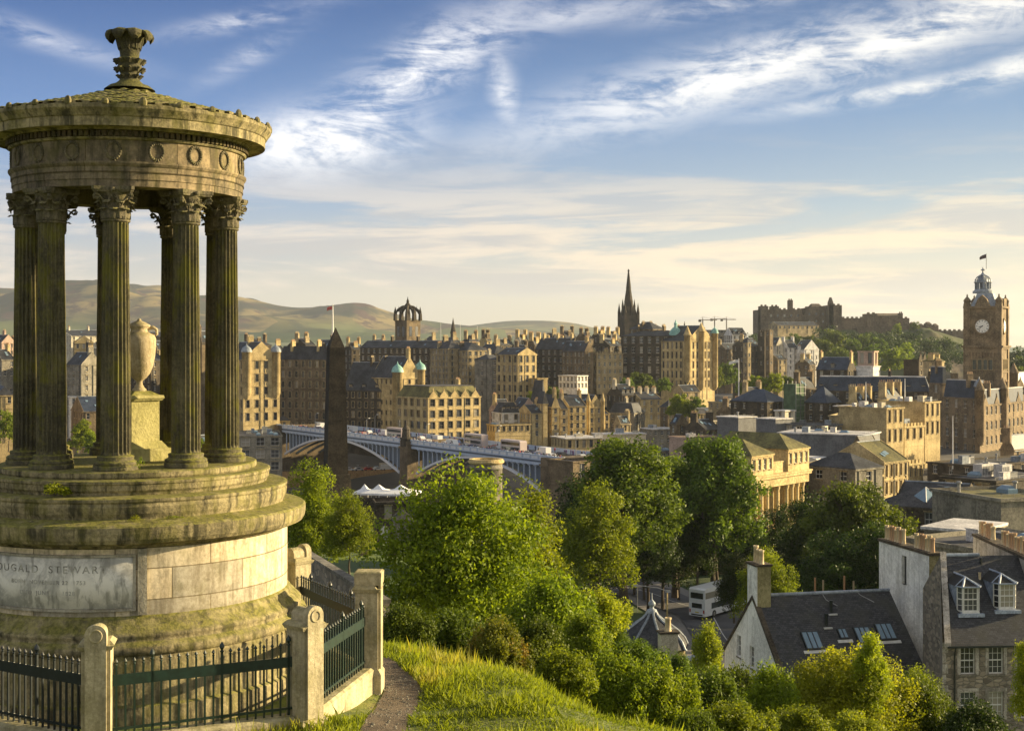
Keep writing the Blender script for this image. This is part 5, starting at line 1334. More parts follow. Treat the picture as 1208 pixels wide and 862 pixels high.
    ln.lathe([(2.5, zl_ + 4.8), (2.6, zl_ + 5.1), (2.2, zl_ + 5.3)], 16, (cx_, cy_, 0))
    ln.lathe([(0.9, zl_ + 1.6), (0.9, zl_ + 4.8)], 8, (cx_, cy_, 0))
    for q in range(8):
        b_ = q * math.pi / 4 + .3; ln.tube([(cx_ + r_ * math.sin(b_), cy_ - r_ * math.cos(b_), z_) for r_, z_ in ((2.2, zl_ + 5.2), (2.1, zl_ + 6.4), (1.6, zl_ + 7.6), (.7, zl_ + 8.6))], .2, 5)
    ln.lathe([(1.5, zl_ + 5.2), (1.4, zl_ + 6.3), (1.0, zl_ + 7.3), (.6, zl_ + 8.4), (.9, zl_ + 8.6), (.5, zl_ + 9.2), (.25, zl_ + 9.8), (.2, zl_ + 10.6), (.75, zl_ + 10.9), (.2, zl_ + 11.6), (.1, zl_ + 12.4)], 12, (cx_, cy_, 0))
    lo_ = ln.build('lantern', M['lead'], tw, loc=(0, 0, z_l)); lo_.scale = (1.22, 1.22, .74)
    fp = MB(); ztop = zz(297); fp.tube([(cx_, cy_, z_l + 8.4), (cx_, cy_, ztop)], .11, 6); po_ = fp.build('flagpole', M['metal'], tw)
    fg = MB(); vs = []
    for k in range(9):
        g_ = k / 8; vs += [(cx_ - g_ * 2.3, cy_ + .3 * math.sin(6 * g_), ztop - .2 - g_ * g_ * 1.1), (cx_ - g_ * 2.3, cy_ + .3 * math.sin(6 * g_ + .4), ztop - 1.5 - g_ * .7)]
    fg.add(vs, [(2 * k, 2 * k + 1, 2 * k + 3, 2 * k + 2) for k in range(8)]); fg.build('flag', M['flagb'], po_)
    return e
M['hotel'] = stone('hotel_sandstone', (0.13, 0.098, 0.062), (0.29, 0.215, 0.13), soot_amt=0.45, tint=0.02)
M['dial'] = plain('clock_dial', (0.82, 0.80, 0.74), 0.6)
he = hotel()
# main ranges of the same hotel (their own wings of the building)
def wing(xl, xc, xr, yt, D, a, nm, **kw):
    r_ = block(None, xl, xc, xr, yt, 556, D, a, name=nm, cat=None, **kw)
    mw = r_.matrix_basis.copy(); r_.parent = he
    r_.matrix_basis = he.matrix_basis.inverted() @ mw
    for k in ('label', 'category'): 
        if k in r_: del r_[k]
    # one level only: move the wing's parts up under the hotel
    return r_
# hotel wings: shaded front range and sunlit flank
wing(1112, 1155, 1166, 470, 462, 20, 'front_range', wall='hotel', roof='mansard', rmat='slateb', rh=6, fh=5.0, bay=4.2, ww=1.7, wh=2.8, style='w', dormers=-2, chim=((.2, .3, True), (.9, .9, True)), below=4, turrets=((0, 0, 1.5, 9, 4, 3.5, 'lead'),))
wing(1096, 1112, 1118, 452, 500, 20, 'pavilion', wall='hotel', roof='mansard', rmat='slateb', rh=6, fh=5.0, bay=4.2, ww=1.7, wh=2.8, below=4, chim=((.5, .5, True),))
wing(1150, 1156, 1208, 478, 452, 52, 'sunlit_range', wall='hotel', roof='mansard', rmat='slateb', rh=5, fh=5.0, bay=4.5, ww=1.7, wh=2.8, below=4, gables=4, chim=((.2, .5, False), (.6, .5, False)), turrets=((0, 0, 1.4, 12, 5, 4, 'hotel'), (.5, 0, 1.4, 12, 5, 4, 'hotel')))
wing(1170, 1196, 1260, 455, 520, 40, 'rear_range', wall='hotel', roof='mansard', rmat='slateb', rh=5, fh=5.0, bay=4.2, ww=1.7, wh=2.8, below=4, gables=4, turrets=((0, 0, 1.6, 12, 5, 4, 'hotel'),))

# ---- south end of the bridge and the streets below the old town
block('narrow golden front with twin pale domed turrets and a pointed gable, left of the obelisk', 281, 287, 330, 424, 514, 545, 34, 'gold', 'gy', 'slate', 7.0, fh=5.2, bay=3.3, ww=1.5, wh=3.0, style='d', chim=((.15, .6, True), (.5, .5, True), (.9, .6, True)), chm='gold',
      name='gabled_hotel', turrets=((.10, 0.02, 1.9, 14, 3.0, 3.6, 'lead'), (.90, 0.02, 1.9, 14, 3.0, 3.6, 'lead')), depthL=22)
block('broad brown stone block with three tall ground-floor arches, just left of the obelisk', 330, 386, 390, 424, 520, 606, 62, 'brown', 'hip', 'slate', 6, fh=4.6, bay=3.4, ww=1.5, wh=2.8, style='d', chim=((.5, .2, True), (.5, .75, True)), chm='gold', name='arcaded_block', dormers=-3, pots=6)
block('grey stone house with an antenna, squeezed between the narrow golden front and the arcaded block', 318, 333, 338, 417, 520, 632, 40, 'dark', 'gx', 'slate', 4, chim=((.5, .5, True),), chm='gold')
block('dark turreted stone range right of the obelisk with a steep black roof above the bridge', 405, 467, 470, 461, 520, 580, 66, 'dark', 'gy', 'slate', 12, fh=4.2, bay=3.0, ww=1.3, wh=2.5, style='d', dormers=-4, name='newspaper_building', chim=((.5, .35, True), (.5, .62, True)), depthR=16)
block('tall sunlit gabled front with two turquoise domed turrets standing above the bridge', 463, 469, 497, 446, 520, 572, 36, 'gold', 'gy', 'slate', 9.0, fh=4.4, bay=3.2, ww=1.5, wh=2.8, style='d', chim=((.5, .05, False),), chm='gold', name='turreted_building', turrets=((.02, 0.02, 2.2, 20, 2.5, 4.6, 'copper'), (1.0, 0.05, 2.2, 20, 3.5, 4.4, 'copper')), depthL=22, chh=3.5)
block('golden block with a bright moss-green roof and five wallhead gablets by the bridge end', 497, 505, 567, 469, 522, 520, 38, 'gold', 'mansard', 'slateg', 4.2, fh=4.3, bay=4.0, ww=2.3, wh=2.7, style='d', gables=5, name='office_block', chim=((1.0, .7, False),), depthL=22)
# ---- long dark tenement ridge behind
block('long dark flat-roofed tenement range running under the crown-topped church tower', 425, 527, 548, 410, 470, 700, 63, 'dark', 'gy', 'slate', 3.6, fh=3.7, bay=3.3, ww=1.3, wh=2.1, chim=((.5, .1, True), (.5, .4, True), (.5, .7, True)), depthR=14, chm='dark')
block('dark tenement whose tall right-hand end catches the sun, directly right of the long range', 524, 529, 548, 411, 466, 690, 35, 'sand', 'hip', 'slate', 4.0, fh=3.6, bay=3.3, chim=((.5, .5, True), (.1, .5, True)), depthL=20)
block('tall grey tenement lit only along its upper storeys, third from the crown-topped church', 549, 552, 576, 413, 475, 686, 33, 'sand', 'hip', 'slate', 4.0, fh=3.6, bay=3.0, chim=((.2, .5, True), (.8, .5, True)), depthL=20, chm='black')
block('pale flat-fronted tenement with few windows above the pointed church roof', 560, 577, 577.5, 424, 478, 668, 60, 'grey', 'hip', 'slate', 2.5, fh=5.0, bay=5, chim=((.5, .5, True),), depthR=14)
block('plain grey pilastered block left of the golden three-bay front', 577, 602, 604, 424, 478, 650, 58, 'grey', 'hip', 'slate', 2.5, fh=4.4, bay=4.6, ww=1.4, depthR=14)
block('tall golden three-bay classical front with a small pediment above the low roofs', 603, 611, 633, 418, 478, 640, 40, 'gold', 'gy', 'slate', 3.0, fh=4.6, bay=3.4, ww=1.6, wh=3.0, style='d', depthL=16, gables=0)
block('small sunlit two-storey annex stepping down right of the golden three-bay front', 632, 634, 646, 446, 478, 640, 30, 'gold', 'flat', 'felt', 2.0, fh=3.4, bay=2.8, depthL=10)
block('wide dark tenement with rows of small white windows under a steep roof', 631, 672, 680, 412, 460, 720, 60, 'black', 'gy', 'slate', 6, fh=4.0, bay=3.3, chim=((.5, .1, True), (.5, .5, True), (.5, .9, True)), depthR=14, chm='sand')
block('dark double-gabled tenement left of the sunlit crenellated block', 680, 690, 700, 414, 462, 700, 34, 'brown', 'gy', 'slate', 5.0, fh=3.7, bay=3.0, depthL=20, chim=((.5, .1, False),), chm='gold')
block('sunlit battlemented top floor block above the dark garden trees', 696, 704, 735, 417, 462, 705, 30, 'sand', 'flat', 'felt', 2.0, fh=3.8, bay=3.0, cren=True, depthL=22, chim=((.3, .5, True), (.8, .5, True)), chm='gold')
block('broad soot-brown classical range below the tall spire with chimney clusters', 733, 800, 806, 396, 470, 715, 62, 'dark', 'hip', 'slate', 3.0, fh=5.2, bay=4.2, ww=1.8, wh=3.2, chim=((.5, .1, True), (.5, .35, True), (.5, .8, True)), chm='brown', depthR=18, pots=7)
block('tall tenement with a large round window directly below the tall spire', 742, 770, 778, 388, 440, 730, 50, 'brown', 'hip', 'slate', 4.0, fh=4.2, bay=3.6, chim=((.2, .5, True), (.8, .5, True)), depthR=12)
block('sunlit turreted front with tall vertical bays beside the green dome', 803, 811, 843, 402, 470, 705, 42, 'gold', 'gy', 'slate', 8.0, fh=5.0, bay=3.0, ww=1.1, wh=3.4, style='d', depthL=18, gables=3, turrets=((0, 0, 1.8, 20, 3, 5, 'gold'), (.5, 0, 1.8, 24, 5, 5, 'gold'), (1, 0, 1.8, 24, 4, 4, 'copper')), name='turreted_bank')
def dome(px, yb, yt, rpx, D, label, matk='copper', dr=0.45, name='domed_building', wallk='brown'):
    r_ = rpx / F * D; e = empty(name, (XA(px, D), D, ZA(yb, D)), 0, label, 'dome')
    h = ZA(yt, D) - ZA(yb, D)
    w_ = MB(); w_.lathe([(r_, -14), (r_, h * .12), (r_ * 1.1, h * .13), (r_ * 1.1, h * .18)], 20); w_.build('drum', M[wallk], e)
    d = MB(); d.lathe([(r_ * 1.0, h * .18), (r_ * .94, h * .32), (r_ * .72, h * .5), (r_ * .4, h * .62), (r_ * .22, h * .65)], 20); d.build('dome', M[matk], e, True)
    d = MB(); d.lathe([(r_ * .22, h * .64), (r_ * .22, h * .8), (r_ * .28, h * .81), (r_ * .1, h * .9), (0.1, h)], 10); d.build('lantern', M[matk], e)
dome(797, 402, 377, 8.5, 720, 'turquoise copper dome with a thin lantern right of the tall spire')
dome(807.5, 398, 379, 3.2, 760, 'small dark dome on a slender drum beside the green dome', 'black')
dome(480.5, 0, 0, 0, 1, '') if False else None
# ---- row along the street behind the far end of the bridge
rowb = [
 ('brown tenement with an orange gable end behind the bridge end', 577, 590, 604, 484, 524, 575, 30, 'pink', 'gx', 'slate', 4.5, dict(chim=((0, .5, False),), chm='gold', fh=3.4)),
 ('white-walled house with a row of black dormers above the low golden range', 590, 592, 614, 487, 524, 560, 20, 'white', 'mansard', 'slate', 4.0, dict(dormers=4, fh=3.4, depthL=12, style='d')),
 ('pink double-gabled house below the golden three-bay front', 612, 614, 634, 484, 524, 565, 22, 'pink', 'gy', 'slate', 5, dict(chim=((0, .5, False), (1, .5, False)), depthL=12, fh=3.6)),
 ('low golden parapeted range facing the bridge end', 568, 584, 626, 501, 523, 545, 25, 'gold', 'flat', 'felt', 2, dict(fh=4.2, bay=2.6, ww=1.1, depthL=8, style='d')),
 ('golden four-storey tenement with a stepped corner', 624, 626, 641, 487, 523, 552, 22, 'gold', 'gx', 'slate', 3, dict(chim=((1, .5, False),), depthL=14, fh=3.3, bay=2.8)),
 ('slim golden stair tower between two tenements behind the bridge end', 640, 641, 646, 476, 523, 553, 22, 'gold', 'hip', 'slate', 5, dict(depthL=6, fh=3.3, bay=3, name='stair_tower')),
 ('tenement with a tall sunlit bay and pointed dormer right of the slim stair tower', 645, 651, 660, 480, 523, 556, 22, 'gold', 'gy', 'slate', 5, dict(depthL=14, fh=3.3, bay=2.6, chim=((.5, .1, False),))),
 ('narrow golden tenement with a shallow roof and party-wall chimney', 659, 661, 670, 482, 523, 560, 22, 'sand', 'gx', 'slate', 4, dict(depthL=14, fh=3.3, bay=2.6, chim=((1, .5, False),))),
 ('pale golden five-bay tenement with closely ranked windows', 669, 671, 692, 479, 521, 566, 24, 'gold', 'gx', 'slate', 4, dict(depthL=14, fh=3.2, bay=2.4, chim=((0, .5, False), (1, .5, False)))),
 ('golden gothic-gabled front with spiky pinnacles and an arched doorway', 691, 694, 711, 480, 520, 574, 26, 'gold', 'gy', 'slate', 5, dict(depthL=14, fh=4.0, bay=3.2, gables=3, turrets=((0, 0, .8, 10, 2.5, 4, 'gold'), (1, 0, .8, 10, 2.5, 4, 'gold')))),
 ('slim sunlit chimney-topped house end at the right of the golden row', 711, 713, 719, 488, 520, 578, 26, 'gold', 'gx', 'slate', 2, dict(depthL=12, fh=3.3, chim=((.5, .5, True),))),
 ('grey four-storey block with bay windows right of the golden row', 717, 748, 752, 487, 517, 590, 62, 'grey', 'mansard', 'slate', 4, dict(depthR=12, fh=3.6, bay=3.2, chim=((.5, .5, True),))),
 ('short golden building with many pale chimneys below the dark garden trees', 748, 756, 781, 471, 503, 640, 28, 'gold', 'gx', 'slate', 3, dict(depthL=14, fh=3.4, bay=3, chim=((0, .5, False), (.33, .5, False), (.66, .5, False), (1, .5, False)), chm='cream', pots=6)),
 ('dark steep-roofed building with pale dormer gables behind the grey block', 716, 734, 750, 466, 500, 640, 30, 'dark', 'gx', 'slate', 5, dict(dormers=3, fh=3.6, chim=((0, .5, False), (1, .5, False)), chm='cream')),
 ('dark terrace of flat roofs with skylights behind the golden gothic front', 648, 690, 712, 466, 500, 640, 50, 'black', 'flat', 'felt', 2, dict(fh=3.4, bay=3.4)),
 ('dark church with a pointed slate spire roof among the low roofs', 633, 640, 645, 478, 505, 600, 40, 'dark', 'hip', 'slate', 11, dict(fh=4, depthL=8, name='chapel', cat='chapel')),
 ('white and lilac glazed modern block among dark roofs', 659, 681, 692, 443, 462, 660, 48, 'white', 'flat', 'paleroof', 2, dict(fh=3.2, bay=2.2, ww=1.6, wh=1.9, depthR=8, name='modern_block')),
]
for (lb, xl, xc, xr, yt, yb, D, a, wl_, rk, rm, rh, kw) in rowb:
    kw = dict(kw); block(lb, xl, xc, xr, yt, yb, D, a, wl_, rk, rm, rh, **kw)
# ---- roofscape filling the ridge line: individual tenements of the old town, behind the named ones
fills = [(406, 428, 409, 735, 'dark', 'between the obelisk and the crown-topped church'), (432, 462, 404, 790, 'black', 'left of the crown-topped church'), (496, 520, 403, 800, 'black', 'right behind the crown-topped church'), (520, 545, 401, 810, 'black', 'beside the small thin steeple'),
         (545, 566, 400, 780, 'sand', 'with a sunlit chimney, right of the small thin steeple'), (566, 580, 399, 745, 'gold', 'with a yellow gable, left of the hill notch'), (580, 606, 404, 760, 'dark', 'under the far hill'), (606, 624, 400, 800, 'cream', 'pale-roofed, under the far rounded hill'),
         (622, 640, 404, 770, 'brown', 'with a lit gable beneath the far rounded hill'), (640, 660, 398, 800, 'dark', 'with many pots below the rounded hill'), (658, 680, 396, 810, 'brown', 'at the right foot of the rounded hill'), (678, 700, 397, 790, 'brown', 'left of the tall spire by two roofs'),
         (698, 716, 394, 830, 'dark', 'just left of the tall spire'), (714, 732, 396, 850, 'brown', 'at the left foot of the tall spire'), (752, 770, 391, 800, 'brown', 'at the right foot of the tall spire'), (768, 788, 392, 790, 'sand', 'between the tall spire and the green dome'),
         (818, 836, 395, 860, 'brown', 'behind the sunlit turreted bank'), (600, 630, 415, 720, 'black', 'behind the golden three-bay front'), (640, 668, 407, 745, 'black', 'behind the wide dark tenement'), (776, 800, 404, 735, 'brown', 'below the green dome'),
         (700, 735, 405, 745, 'dark', 'behind the battlemented block'), (560, 600, 414, 700, 'dark', 'behind the grey pilastered block'), (340, 372, 404, 660, 'black', 'behind the arcaded block left of the obelisk'), (372, 402, 408, 680, 'sand', 'hidden behind the head of the obelisk'), (283, 320, 404, 690, 'dark', 'behind the narrow golden front'), (240, 283, 410, 640, 'dark', 'just right of the right-hand column')]
for i, (x0, x1, yt, D, wk, where) in enumerate(fills):
    rs_ = random.Random(i * 5 + 1); xm = x0 + (x1 - x0) * rs_.uniform(.35, .7); rk = rs_.choice(['gx', 'gx', 'gy', 'hip'])
    block('old town tenement ' + where, x0, xm, x1, yt + 3, yt + 42, D, rs_.uniform(34, 52), wk, rk, 'slate', rs_.uniform(3, 5), fh=3.6, bay=3.2, chim=((0.02, .5, False), (.98, .5, False), (.5, .2, True)), chm=rs_.choice(['sand', 'gold', 'brown']), pots=rs_.choice([3, 5, 7]), group='tenements on the old town ridge', rows=4)
e_ = empty('church_steeple', (XA(534.5, 900), 900, ZA(402, 900)), 0, 'small thin dark steeple right of the crown-topped church tower', 'steeple')
s_ = MB(); s_.box(-1.6, 1.6, -1.6, 1.6, -20, 5); s_.build('tower', M['black'], e_); s_ = MB(); s_.lathe([(1.9, 5), (0, 15.5)], 8); s_.build('spire', M['black'], e_)
for (px, yt, yb, D) in ((520, 381, 402, 820), (543, 380, 402, 840), (563, 385, 402, 800)):
    mast(px, yt, yb, D, {520: 'thin white mast on the roofs right of the church tower', 543: 'thin pale mast beside the small thin steeple', 563: 'thin mast on the roofs right of the small thin steeple'}[px], None, 0.14, 'mast', 'mast')
mast(392.5, 361, 402, 600, 'white flagpole with a small red flag rising behind the obelisk', (2.6, 1.5, -1, M['flagr']), 0.42)
mast(871.5, 424, 470, 560, 'white flagpole with a white banner left of the dark battlemented towers', (4.0, 1.2, -1, M['bpost']), 0.26)
mast(1124, 492, 553, 330, 'white flagpole standing before the clock tower hotel', None, 0.16)
mast(1067.5, 448, 478, 430, 'thin white pole on the roofs in front of the navy mansard', None, 0.2)
mast(1021.5, 452, 478, 430, 'thin pole on the roofs below the two-arched bell turret', None, 0.2)

# ---- left of the bridge, seen between and beside the columns
block('low dark stone office with white-framed windows at the left end of the bridge', 262, 281, 333, 514, 560, 470, 12, 'grey', 'flat', 'felt', 2, fh=4.2, bay=4.2, ww=2.8, wh=2.8, depthL=30, name='office')
block('white glass shopfront block at the foot of the narrow golden front', 268, 284, 304, 494, 512, 560, 25, 'white', 'flat', 'felt', 2, fh=4.5, bay=3.0, ww=2.2, wh=3.0, depthL=10, name='shop')
block('small golden kiosk building at the left end of the bridge deck', 326, 329, 342, 496, 506, 560, 20, 'gold', 'hip', 'slate', 2, fh=3, bay=3, depthL=5, below=3, name='kiosk')
lf = [('golden castellated house seen between the second and third columns', 86, 88, 110, 404, 470, 620, 20, 'gold', 'gy', 'slate', 3, dict(cren=True, depthL=16, fh=4)),
      ('dark narrow tenement pair between the second and third columns', 78, 96, 104, 430, 500, 560, 50, 'grey', 'gy', 'slate', 5, dict(depthR=10, chim=((.5, .1, True),))),
      ('dark tenement next to the third column with a stepped gable', 100, 108, 124, 424, 500, 575, 40, 'dark', 'gx', 'slate', 5, dict(chim=((0, .5, False),))),
      ('white pillared low building between the second and third columns', 78, 82, 92, 468, 500, 540, 20, 'white', 'flat', 'felt', 2, dict(depthL=10)),
      ('navy-roofed hall between the second and third columns', 84, 98, 122, 485, 505, 500, 30, 'brown', 'gx', 'slateb', 5, dict()),
      ('round-cornered golden building at the left edge of the photo', -14, -4, 16, 466, 520, 480, 25, 'gold', 'hip', 'slate', 3, dict(fh=4.5)),
      ('pale grey tenement at the left edge of the photo', -16, 2, 18, 424, 470, 560, 45, 'grey', 'gx', 'slate', 4, dict(chim=((0, .5, False), (1, .5, False)), chm='gold')),
      ('red-gabled house on the skyline at the left edge', -8, 2, 18, 404, 440, 700, 45, 'pink', 'gy', 'slate', 4, dict(chim=((.5, .5, False),))),
      ('soot-dark tenement behind the urn', 140, 178, 196, 425, 510, 590, 55, 'dark', 'gx', 'slate', 5, dict(chim=((0, .5, False), (1, .5, False)))),
      ('sunlit-ended tenement behind the urn pedestal', 176, 186, 202, 412, 500, 640, 40, 'sand', 'gx', 'slate', 4, dict(chim=((0, .5, False), (1, .5, False)))),
      ('tall dark tenement between the last two columns', 232, 238, 250, 404, 520, 600, 40, 'brown', 'gx', 'slate', 5, dict(chim=((0, .5, False),))),
      ('brown tenement seen just right of the columns', 250, 270, 284, 428, 515, 610, 50, 'dark', 'gx', 'slate', 5, dict(chim=((0, .5, False), (1, .5, False)), chm='gold')),
      ('distant dark tenement range at the left edge behind the columns', -60, -20, 60, 412, 450, 760, 40, 'dark', 'gx', 'slate', 5, dict(chim=((.2, .5, False), (.7, .5, False)))),
      ('distant pale terrace behind the second and third columns', 60, 84, 130, 396, 430, 900, 40, 'cream', 'gx', 'slate', 4, dict(chim=((.2, .5, False), (.7, .5, False)))),
      ('distant tenement terrace behind the fourth and fifth columns', 140, 190, 240, 398, 430, 880, 40, 'brown', 'gx', 'slate', 4, dict(chim=((.2, .5, False), (.7, .5, False))))]
for (lb, xl, xc, xr, yt, yb, D, a, wl_, rk, rm, rh, kw) in lf:
    block(lb, xl, xc, xr, yt, yb, D, a, wl_, rk, rm, rh, **kw)

rs_ = random.Random(31)
for k in range(12):
    px = -150 + k * 34 + rs_.uniform(-8, 8); D = rs_.uniform(400, 560); w_ = rs_.uniform(26, 44)
    block('tenement in the valley glimpsed past the column bases', px, px + w_ * rs_.uniform(.4, .7), px + w_, 528, 560, D, rs_.uniform(30, 50), rs_.choice(('brown', 'sand', 'grey', 'dark')), rs_.choice(('gx', 'gy', 'hip')), 'slate', 3.5, chim=((0.02, .5, False), (.98, .5, False)), group='tenements in the valley beyond the temple', rows=3)
# ---- castle on its rock
D = 1290
ke = empty('castle', (XA(950, D), D, ZA(400, D)), 0, 'dark hilltop castle with battlements, half-moon wall and tall square tower', 'castle')
def cz(y): return ZA(y, D) - ZA(400, D)
def cx_(x): return XA(x, D) - XA(950, D)
M['castle'] = stone('castle_stone', (0.10, 0.075, 0.052), (0.19, 0.145, 0.10), soot_amt=0.4, scale=0.08, tint=0.05)
def cbox(nm, x0, x1, y0, yb=402, dep=34, dy=0, cren=True, roof=0, wins=0, mat='castle'):
    b = MB(); X0, X1 = cx_(x0), cx_(x1); z1 = cz(y0)
    b.box(X0, X1, dy, dy + dep, cz(yb) - 6, z1)
    if cren:
        n = max(2, int((X1 - X0) / 4.2))
        for k in range(n): s0 = X0 + k * (X1 - X0) / n; b.box(s0, s0 + (X1 - X0) / n * .5, dy, dy + 1.2, z1, z1 + 1.3)
    if roof: b.add([(X0, dy, z1), (X1, dy, z1), (X1, dy + dep, z1), (X0, dy + dep, z1), (X0 + 1, dy + dep / 2, z1 + roof), (X1 - 1, dy + dep / 2, z1 + roof)], [(0, 1, 5, 4), (2, 3, 4, 5), (1, 2, 5), (3, 0, 4)])
    o = b.build(nm, M[mat], ke)
    if wins:
        wm = MB().box(-.9, .9, -.12, .05, 0, 2.4).mesh('window', M['glass'])
        for r_ in range(2):
            for k in range(wins): place('window', wm, o, (X0 + (k + .6) * (X1 - X0) / (wins + .2), dy, z1 - 7 - 7 * r_))
    return o
cbox('palace_range', 897, 946, 365, wins=6, dep=40); cbox('corner_tower', 897, 906, 361, dep=14, dy=-2); cbox('tower', 911, 920, 361, dep=12, dy=4); cbox('flag_turret', 933, 938, 353.5, dep=7, dy=10); cbox('hall', 946, 952, 371, dep=34, dy=2); cbox('upper_barracks', 951, 977, 363, dep=36, dy=4, wins=3)
cbox('chapel_roofline', 962, 974, 361, dep=20, dy=14, roof=3, cren=False); cbox('memorial_tower', 976, 992, 360, dep=26, dy=-4); cbox('tower_turret', 977, 982, 357, dep=7, dy=-4, roof=5, cren=False)
cbox('curtain_wall', 990, 1075, 375, dep=30, dy=6, yb=410); cbox('round_bastion', 1023, 1035, 370, dep=18, dy=0); cbox('west_range', 1036, 1068, 372, dep=24, dy=10, wins=4, roof=2.5, cren=False); cbox('west_turret', 1064, 1068, 369, dep=6, dy=8)
cbox('lower_wall', 1008, 1100, 387, dep=60, dy=-10, yb=428, cren=True); cbox('outer_defence', 1095, 1140, 390, dep=30, dy=-4, yb=436); 
for k, (x0, x1, y0) in enumerate(((1076, 1080, 382), (1086, 1091, 384), (1094, 1100, 382), (1103, 1108, 384))): cbox('outbuilding', x0, x1, y0, dep=10, dy=2, roof=2, cren=False)
b = MB(); p0x, p1x = cx_(914), cx_(966)
bb_ = block(None, 916, 917.5, 966, 383.5, 393, 1200, 24, 'sand', 'gx', 'slate', 3.0, fh=4.4, bay=4.6, ww=1.7, wh=2.2, depthL=14, below=3, cat=None, name='stone_barracks', style='d')
tag(bb_, 'long pale two-storey barracks on the slope below the castle', 'barracks')
# white terraced villas and dark battlemented towers between castle and gardens
vil = [('white and blue gabled villa on the skyline left of the castle', 862, 864, 881, 395, 425, 950, 20, 'white', 'gx', 'slate', 5, dict(depthL=12, dormers=3, style='d')),
       ('long dark blue flat-roofed building left of the castle beneath the cranes', 824, 830, 863, 389, 415, 960, 20, 'clad', 'flat', 'slateb', 2, dict(fh=4, depthL=20, name='modern_block', ww=2.2, bay=3)),
       ('dark battlemented college tower, left of the pair', 894, 902, 907, 391, 465, 850, 45, 'dark', 'flat', 'felt', 2, dict(cren=True, fh=9, bay=4, name='college_tower')),
       ('dark battlemented college tower, right of the pair', 903, 908, 912, 390, 465, 840, 45, 'brown', 'flat', 'felt', 2, dict(cren=True, fh=9, bay=4, name='college_tower')),
       ('soot-dark college hall between the garden trees and the battlemented tower pair', 873, 886, 899, 408, 465, 850, 45, 'black', 'gx', 'slate', 5, dict(fh=7, depthL=14, chim=((0, .5, False),), chm='sand')),
       ('slim sunlit stair turret on the left of the college hall', 880, 882, 886, 404, 465, 835, 35, 'sand', 'hip', 'slate', 3, dict(fh=6, depthL=4)),
       ('white gabled villa with a red roof, leftmost of the villa group under the castle', 911, 916, 924, 407, 445, 900, 30, 'cream', 'gy', 'slate', 5, dict(depthL=10)),
       ('white harled villa with a tall chimney, middle of the villa group under the castle', 924, 930, 941, 410, 440, 900, 30, 'white', 'gx', 'slate', 5, dict(depthL=10, chim=((0, .5, False), (1, .5, False)), chm='white')),
       ('white double-gabled villa, rightmost of the villa group under the castle', 941, 949, 966, 412, 442, 895, 30, 'white', 'gy', 'slate', 6, dict(depthL=10, chim=((0, .5, False), (1, .5, False)), chm='white')),
       ('plain cream tenement in front of the villa group under the castle', 914, 918, 928, 424, 462, 860, 30, 'sand', 'gx', 'slate', 3, dict(depthL=10)),
       ('grey tenement with sunlit chimney ends below the right-hand villa', 938, 955, 962, 430, 470, 800, 50, 'brown', 'gx', 'slate', 4, dict(chim=((0, .5, False), (1, .5, False)), chm='gold')),
       ('dark long range above the garden treetops left of the battlemented towers', 842, 856, 876, 412, 450, 900, 40, 'brown', 'gx', 'slate', 4, dict(chim=((0, .5, False), (1, .5, False)), chm='sand'))]
for (lb, xl, xc, xr, yt, yb, D, a, wl_, rk, rm, rh, kw) in vil:
    block(lb, xl, xc, xr, yt, yb, D, a, wl_, rk, rm, rh, **kw)
def crane(px, yb, yt, x0, x1, D, label):
    e = empty('tower_crane', (XA(px, D), D, ZA(yb, D)), 0, label, 'crane', 'tower cranes beyond the ridge')
    h = ZA(yt, D) - ZA(yb, D); a0, a1 = XA(x0, D) - XA(px, D), XA(x1, D) - XA(px, D)
    m_ = MB(); m_.box(-.6, .6, -.6, .6, -15, h); m_.boxt(-.5, .5, -.5, .5, h, h + 3.5, .35); m_.build('mast', M['crane'], e)
    m_ = MB(); m_.box(a0, a1, -.5, .5, h - .3, h + .6); m_.tube([(a0 * .9, 0, h + .6), (0, 0, h + 3.4), (a1 * .85, 0, h + .6)], .12, 4); m_.build('jib', M['crane'], e)
    m_ = MB(); m_.box(a0, a0 + 3, -.8, .8, h - 2, h + .3); m_.build('counterweight', M['dark'], e)
M['crane'] = plain('faded_crane_paint', (0.36, 0.30, 0.22), 0.7)
crane(829, 392, 377.5, 824, 846, 1500, 'thin tower crane on the skyline, leftmost of three')
crane(843, 392, 376.5, 838, 858, 1600, 'thin tower crane on the skyline, middle of three')
crane(857, 392, 377, 850, 868, 1700, 'thin tower crane on the skyline, rightmost of three')
